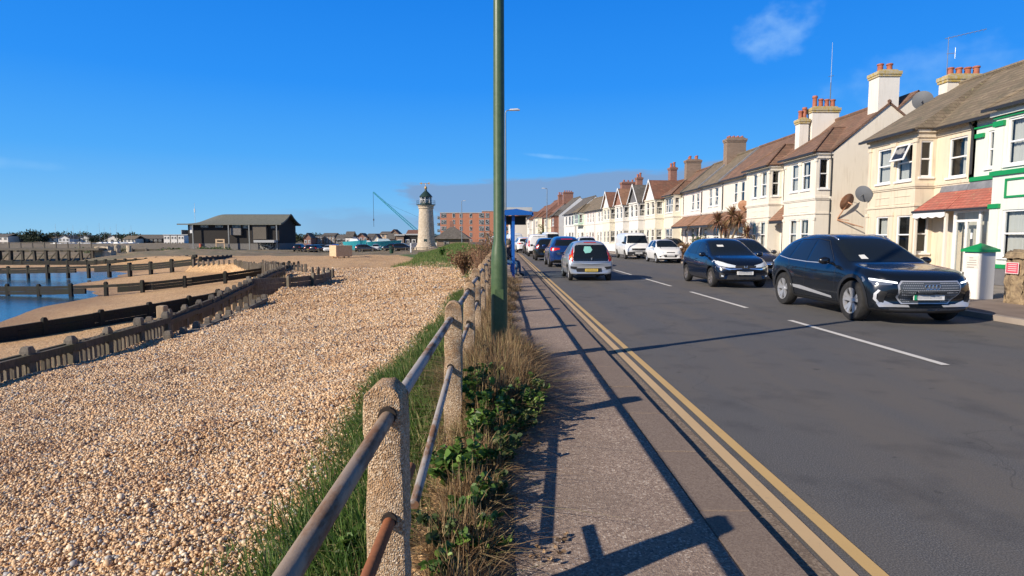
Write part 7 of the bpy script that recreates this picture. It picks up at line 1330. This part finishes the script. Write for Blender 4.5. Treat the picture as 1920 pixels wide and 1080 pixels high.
hull('boat', 'white hulled boat laid up behind the parked cars near the crate', X_(690, 135), 135, 6, 1.5, 'frame'); hull('boat', 'teal hulled boat on the hard left of the lighthouse', X_(722, 133), 133, 7.5, 1.9, 'teal_p', .3); hull('boat', 'long white hull standing just left of the lighthouse', X_(752, 138), 138, 9, 1.4, 'frame', .05, cabin=False); hull('boat', 'small teal boat behind the crate', X_(668, 134), 134, 5.5, 1.9, 'teal_p', -.2)
hd = thing('hoarding', 'long teal and white hoarding behind the parked cars', 'hoarding', (X_(655, 142), 142, -1.3)); MB().box(0, 8, 0, .15, 0, 1.9).build('panel', M['teal_p'], hd); MB().box(8.05, 17, 0, .15, 0, 1.6).build('panel', M['teal_p'], hd); MB().box(17.05, 24, 0, .15, 0, 1.7).build('panel', M['frame'], hd)
CP = [(584, 126, 'p', bh, 'dark car at the left end of the beach car park'), (597, 124, 'p', hat, 'dark blue hatchback second from the left in the beach car park'), (608, 127, 'p', gh_, 'dark car partly behind the black one in the beach car park'), (618, 123, 'p', sw, 'white car tucked beside the crate in the car park'), (676, 124, 'p', bh, 'black car right of the crate'), (688, 122, 'p', gh_, 'dark grey car facing sideways in the car park middle'), (706, 125, 'p', sw, 'pale small car in the middle of the car park'), (735, 121, 'p', hat, 'dark car near the grass in front of the club building'), (756, 119, 'p', bh, 'dark car closest to the lighthouse'), (566, 130, 'p', suv, 'dark crossover beside the timber station'), (632, 128, 'p', bs, 'blue car behind the crate')]
for k, (px, Y, _, src, lb) in enumerate(CP):
    c = copy_tree(src); c.name = 'parked_car'; tag(c, lb, 'car', 'cars in the beach car park'); x = X_(px, Y); c.location = (x, Y, hz(x, Y) + .02); c.rotation_euler = (0, 0, R((95, 80, 20, -85, 100, 10, -80, 175, 5, 88, 92)[k]))
bn = thing('litter_bin', 'dark green litter bin on the grass edge near the car park', 'litter bin', (X_(735, 98), 98, hz(X_(735, 98), 98))); MB().lathe([(.32, 0), (.38, 1.0), (.42, 1.02), (.42, 1.12), (.3, 1.2), (.001, 1.22)], n=14).build('body', flat('bin_green', (.01, .05, .025), .5), bn, smooth='auto'); MB().box(-.25, .25, -.42, -.36, .75, .95).build('opening', M['pipe'], bn)
wp = thing('marker_post', 'single white post standing left of the lighthouse', 'post', (X_(771, 100), 100, hz(X_(771, 100), 100))); MB().box(-.1, .1, -.1, .1, -.2, 1.55).build('shaft', M['frame'], wp, bevel=.02)
# low post and rail fence at the back of the beach
pf = thing('post_fence', 'low post and rail fence between the beach and the car park', 'fence', (X_(560, 112), 112, 0)); xa = X_(560, 112)
for k in range(22):
    x = xa + k * 2.0; z = hz(x, 112); MB().box(-.07, .07, -.07, .07, -.2, .75).build('post', M['tim_grey'], pf, (x - xa, 0, z))
m_ = MB()
for k in range(21): x = xa + k * 2.0; m_.tube((x - xa, 0, hz(x, 112) + .62), (x - xa + 2, 0, hz(x + 2, 112) + .62), .04, .04, 5)
m_.build('rail', M['tim_grey'], pf, fix=False)
# jetty and stone works across the bay
jt = thing('jetty', 'old weathered timber jetty on piles at the far left of the bay', 'jetty', (-91, 101, -.15)); MB().box(0, 25, -1.6, 1.6, -.35, 0).build('deck', M['tim_grey'], jt)
for k in range(13):
    for y in (-1.3, 1.3): MB().box(-.16, .16, -.16, .16, -2.9, -.3).build('pile', M['tim_mid'], jt, (1 + k * 1.9, y, 0), rot=(0, random.uniform(-.06, .06), 0))
    MB().box(-.07, .07, -.07, .07, 0, 1.0).build('handrail_post', M['tim_grey'], jt, (1 + k * 1.9, -1.5, 0))
MB().box(0, 25, -1.54, -1.46, .9, 1.0).build('handrail', M['tim_grey'], jt); br_ = MB()
for k in range(12): br_.tube((1 + k * 1.9, -1.4, -2.6), (2.9 + k * 1.9, -1.4, -.5), .09, .09, 4)
br_.build('bracing', M['tim_mid'], jt, fix=False)
def rock(label, x, y, s_, mat='stone', cat='stone block', name='stone_block'):
    o = thing(name, label, cat, (x, y, hz(x, y))); rough(MB().box(-s_[0], s_[0], -s_[1], s_[1], -.3, s_[2]), 'block', M[mat], o, .05, 3, int(abs(x))); return o
M['stone_p'] = nmat('pale_stone', (.52, .44, .33), (.40, .33, .24), 3, .9)
rock('weathered stone stump at the end of the jetty', X_(205, 102), 102, (1.1, .8, 1.7), 'stone_p'); rock('yellowish stone block on the gravel mound', X_(214, 101), 101, (.7, .6, .9), 'stone_p'); rock('pale upright stone in the middle of the far bank', X_(228, 112), 112, (.45, .4, 1.5), 'stone_p'); rock('white upright marker stone on the far bank', X_(250, 112), 112, (.28, .25, 1.4), 'stone_p'); rock('pair of pale boulders left of the dark timber station', X_(333, 110), 110, (1.3, .6, .6), 'stone_p'); rock('small pale boulder beside the larger boulders', X_(346, 108), 108, (.6, .5, .6), 'stone_p')
# far shore: houses, trees and yachts
FH = [(2, 30, 443, 439, 'offw', 't_grey', 'large white house at the far left of the opposite shore'), (34, 52, 445, 440, 'plinthg', 't_grey', 'grey roofed house next to the large white one'), (92, 116, 446, 441, 'tanw', 't_moss', 'tan house half hidden by trees on the opposite shore'), (122, 142, 446, 441, 'greyw', 't_grey', 'white gabled house on the opposite shore near the tall mast'), (158, 180, 446, 441, 'greyw', 't_grey', 'pale gabled house in the middle of the opposite shore'), (204, 236, 448, 441, 'white', 't_grey', 'white house with a steep gable behind the yachts'), (240, 262, 448, 442, 'tanw', 't_moss', 'low tan house behind the yachts'), (264, 312, 447, 440, 'slate_ws', 't_grey', 'long dark boatyard shed on the opposite shore')]
for k, (a, b, ye, yr, w_, r_, lb) in enumerate(FH): Yb = 340 + (k % 3) * 8; block('shore_house', lb, X_(a, Yb), X_(b, Yb), Yb, -3, Z_(ye, Yb), Z_(yr, Yb), w_, r_, dep=10, gable=k in (3, 4, 5), nwin=3 if k < 7 else 6, rows=2, wm_='steelp')
for k in range(3): block('shore_flats', ('left', 'middle', 'right')[k] + ' one of three white flat roofed blocks beside the dark timber station', X_(315 + 13 * k, 330), X_(326 + 13 * k, 330), 330, -3, Z_(441, 330), 0, 'white', 'steelp', dep=8, flatr=True, nwin=2, rows=2, wm_='steelp', cat='flats')
def tree(label, x, y, z, h, r, mats, n=900, size=.7):
    t_ = thing('broadleaf_tree', label, 'tree', (x, y, z)); tr = MB(); tr.tube((0, 0, -.5), (0, 0, h * .45), .28, .18, 7); P = []; D = []; cl = [(random.gauss(0, r * .42), random.gauss(0, r * .42), h * random.uniform(.38, .86), r * random.uniform(.3, .55)) for _ in range(11)]
    for (cx, cy, cz, cr_) in cl:
        tr.tube((0, 0, h * .35), (cx, cy, cz), .12, .05, 5)
        for _ in range(n // 11): v = Vector((random.gauss(0, 1), random.gauss(0, 1), random.gauss(0, .8))).normalized() * cr_ * random.uniform(.55, 1.05); P.append((cx + v.x, cy + v.y, cz + v.z)); D.append((v.x, v.y, v.z + random.gauss(0, .5)))
    tr.build('trunk', M['twig'], t_); V, F = leaf_faces(np.array(P), np.array(D), RNG.uniform(.6, 1.3, len(P)) * size); build_arrays('crown', V, F, mats, t_); return t_
M['farleaf'] = island('dark_tree_leaf', [(0, (.018, .03, .014)), (.5, (.035, .055, .022)), (1, (.07, .09, .04))], .8); t0 = tree('broad dark tree on the far shore between the first houses', X_(65, 348), 348, -3, 8.2, 5.0, M['farleaf']); t1 = tree('tall round dark tree on the far shore', X_(82, 352), 352, -3, 9.0, 4.5, M['farleaf'])
TS = [(-12, 356, 1.0), (30, 360, 1.0), (48, 358, .95), (74, 340, .7), (104, 358, .9), (120, 362, .9), (148, 352, .85), (168, 360, .9), (192, 350, .8), (214, 362, .9), (232, 358, .85), (250, 356, .8), (262, 362, .85), (318, 356, .75), (338, 350, .7), (352, 350, .8), (368, 370, .8), (562, 330, .75), (574, 334, .7), (590, 345, .75), (604, 350, .7), (640, 352, .8), (660, 352, .75), (822, 300, .7)]
for k, (px, Y, s_) in enumerate(TS): c = copy_tree((t0, t1)[k % 2]); c.location = (X_(px, Y), Y, -3 if px < 560 else -2.5); c.scale = (s_ * random.uniform(.9, 1.4), s_, s_ * random.uniform(.85, 1.05)); c.rotation_euler = (0, 0, k * 1.3); tag(c, 'dark bushy tree in the low line of trees along the horizon', 'tree', 'trees along the far shore')
for k, (px, h) in enumerate([(118, 11), (140, 9), (150, 10.5), (163, 9), (176, 10), (198, 11.5), (207, 9.5), (218, 10), (229, 11), (243, 9), (256, 10.5)]):
    y = hull('yacht', 'x', X_(px, 300 + k % 4 * 6), 300 + k % 4 * 6, 8, 1.3, 'frame', random.uniform(-.6, .6), mast=h); y.location.z = -2.6; tag(y, 'small white hulled yacht with a bare mast moored off the opposite shore', 'yacht', 'yachts moored off the far shore')
for k, (px, Y, w, sc) in enumerate([(300, 104, 0, 0)]): pass
# small plants on the shingle at the foot of the bank and clutter
leafy('bank_shrub', (X_(829, 52), 52, hz(X_(829, 52), 52)), .5, 1.1, 200, 'small dark leafy plant standing on the grass bank below the flats', .16)
# shingle in the near distance gets scattered dark drift lines

hw = thing('harbour_wall', 'long low grey timber harbour wall behind the jetty at the far left', 'harbour wall', (-150, 128, -1.6)); MB().box(0, 88, 0, .4, -1, .75).build('wall', M['tim_mid'], hw)
for k in range(30): MB().box(-.16, .16, -.25, -.01, -1, .95).build('pile', M['tim_grey'], hw, (k * 3, 0, 0))
for k, (x, y, r_, h_) in enumerate([(-76, 116, 5, 1.0), (-62, 114, 3.5, .8), (-58, 122, 4, 1.0)]): scrub((x, y, hz(x, y) - .1), r_, h_, ('low dark scrub behind the jetty', 'small scrub patch right of the jetty end', 'low scrub before the pale stone posts')[k], 60, 1200, mats=(M['twig'], M['shrubleaf']), size=.3, th=.02)

for k, (px, Y, h_, wm_, lb) in enumerate([(573, 250, 3.2, 'brick', 'small brick store at the left end of the car park skyline'), (650, 230, 3.6, 'offw', 'small pale house between the slate roof and the red gable'), (700, 225, 2.6, 'tanw', 'low tan shed in front of the brick flats'), (727, 228, 2.8, 'brickb', 'low brown shed below the turret building')]):
    block('distant_house', lb, X_(px, Y), X_(px + 13, Y), Y, -1.6, -1.6 + h_, .4 + h_, wm_, 't_grey', dep=6, gable=(k % 2 == 0), nwin=2, rows=1)
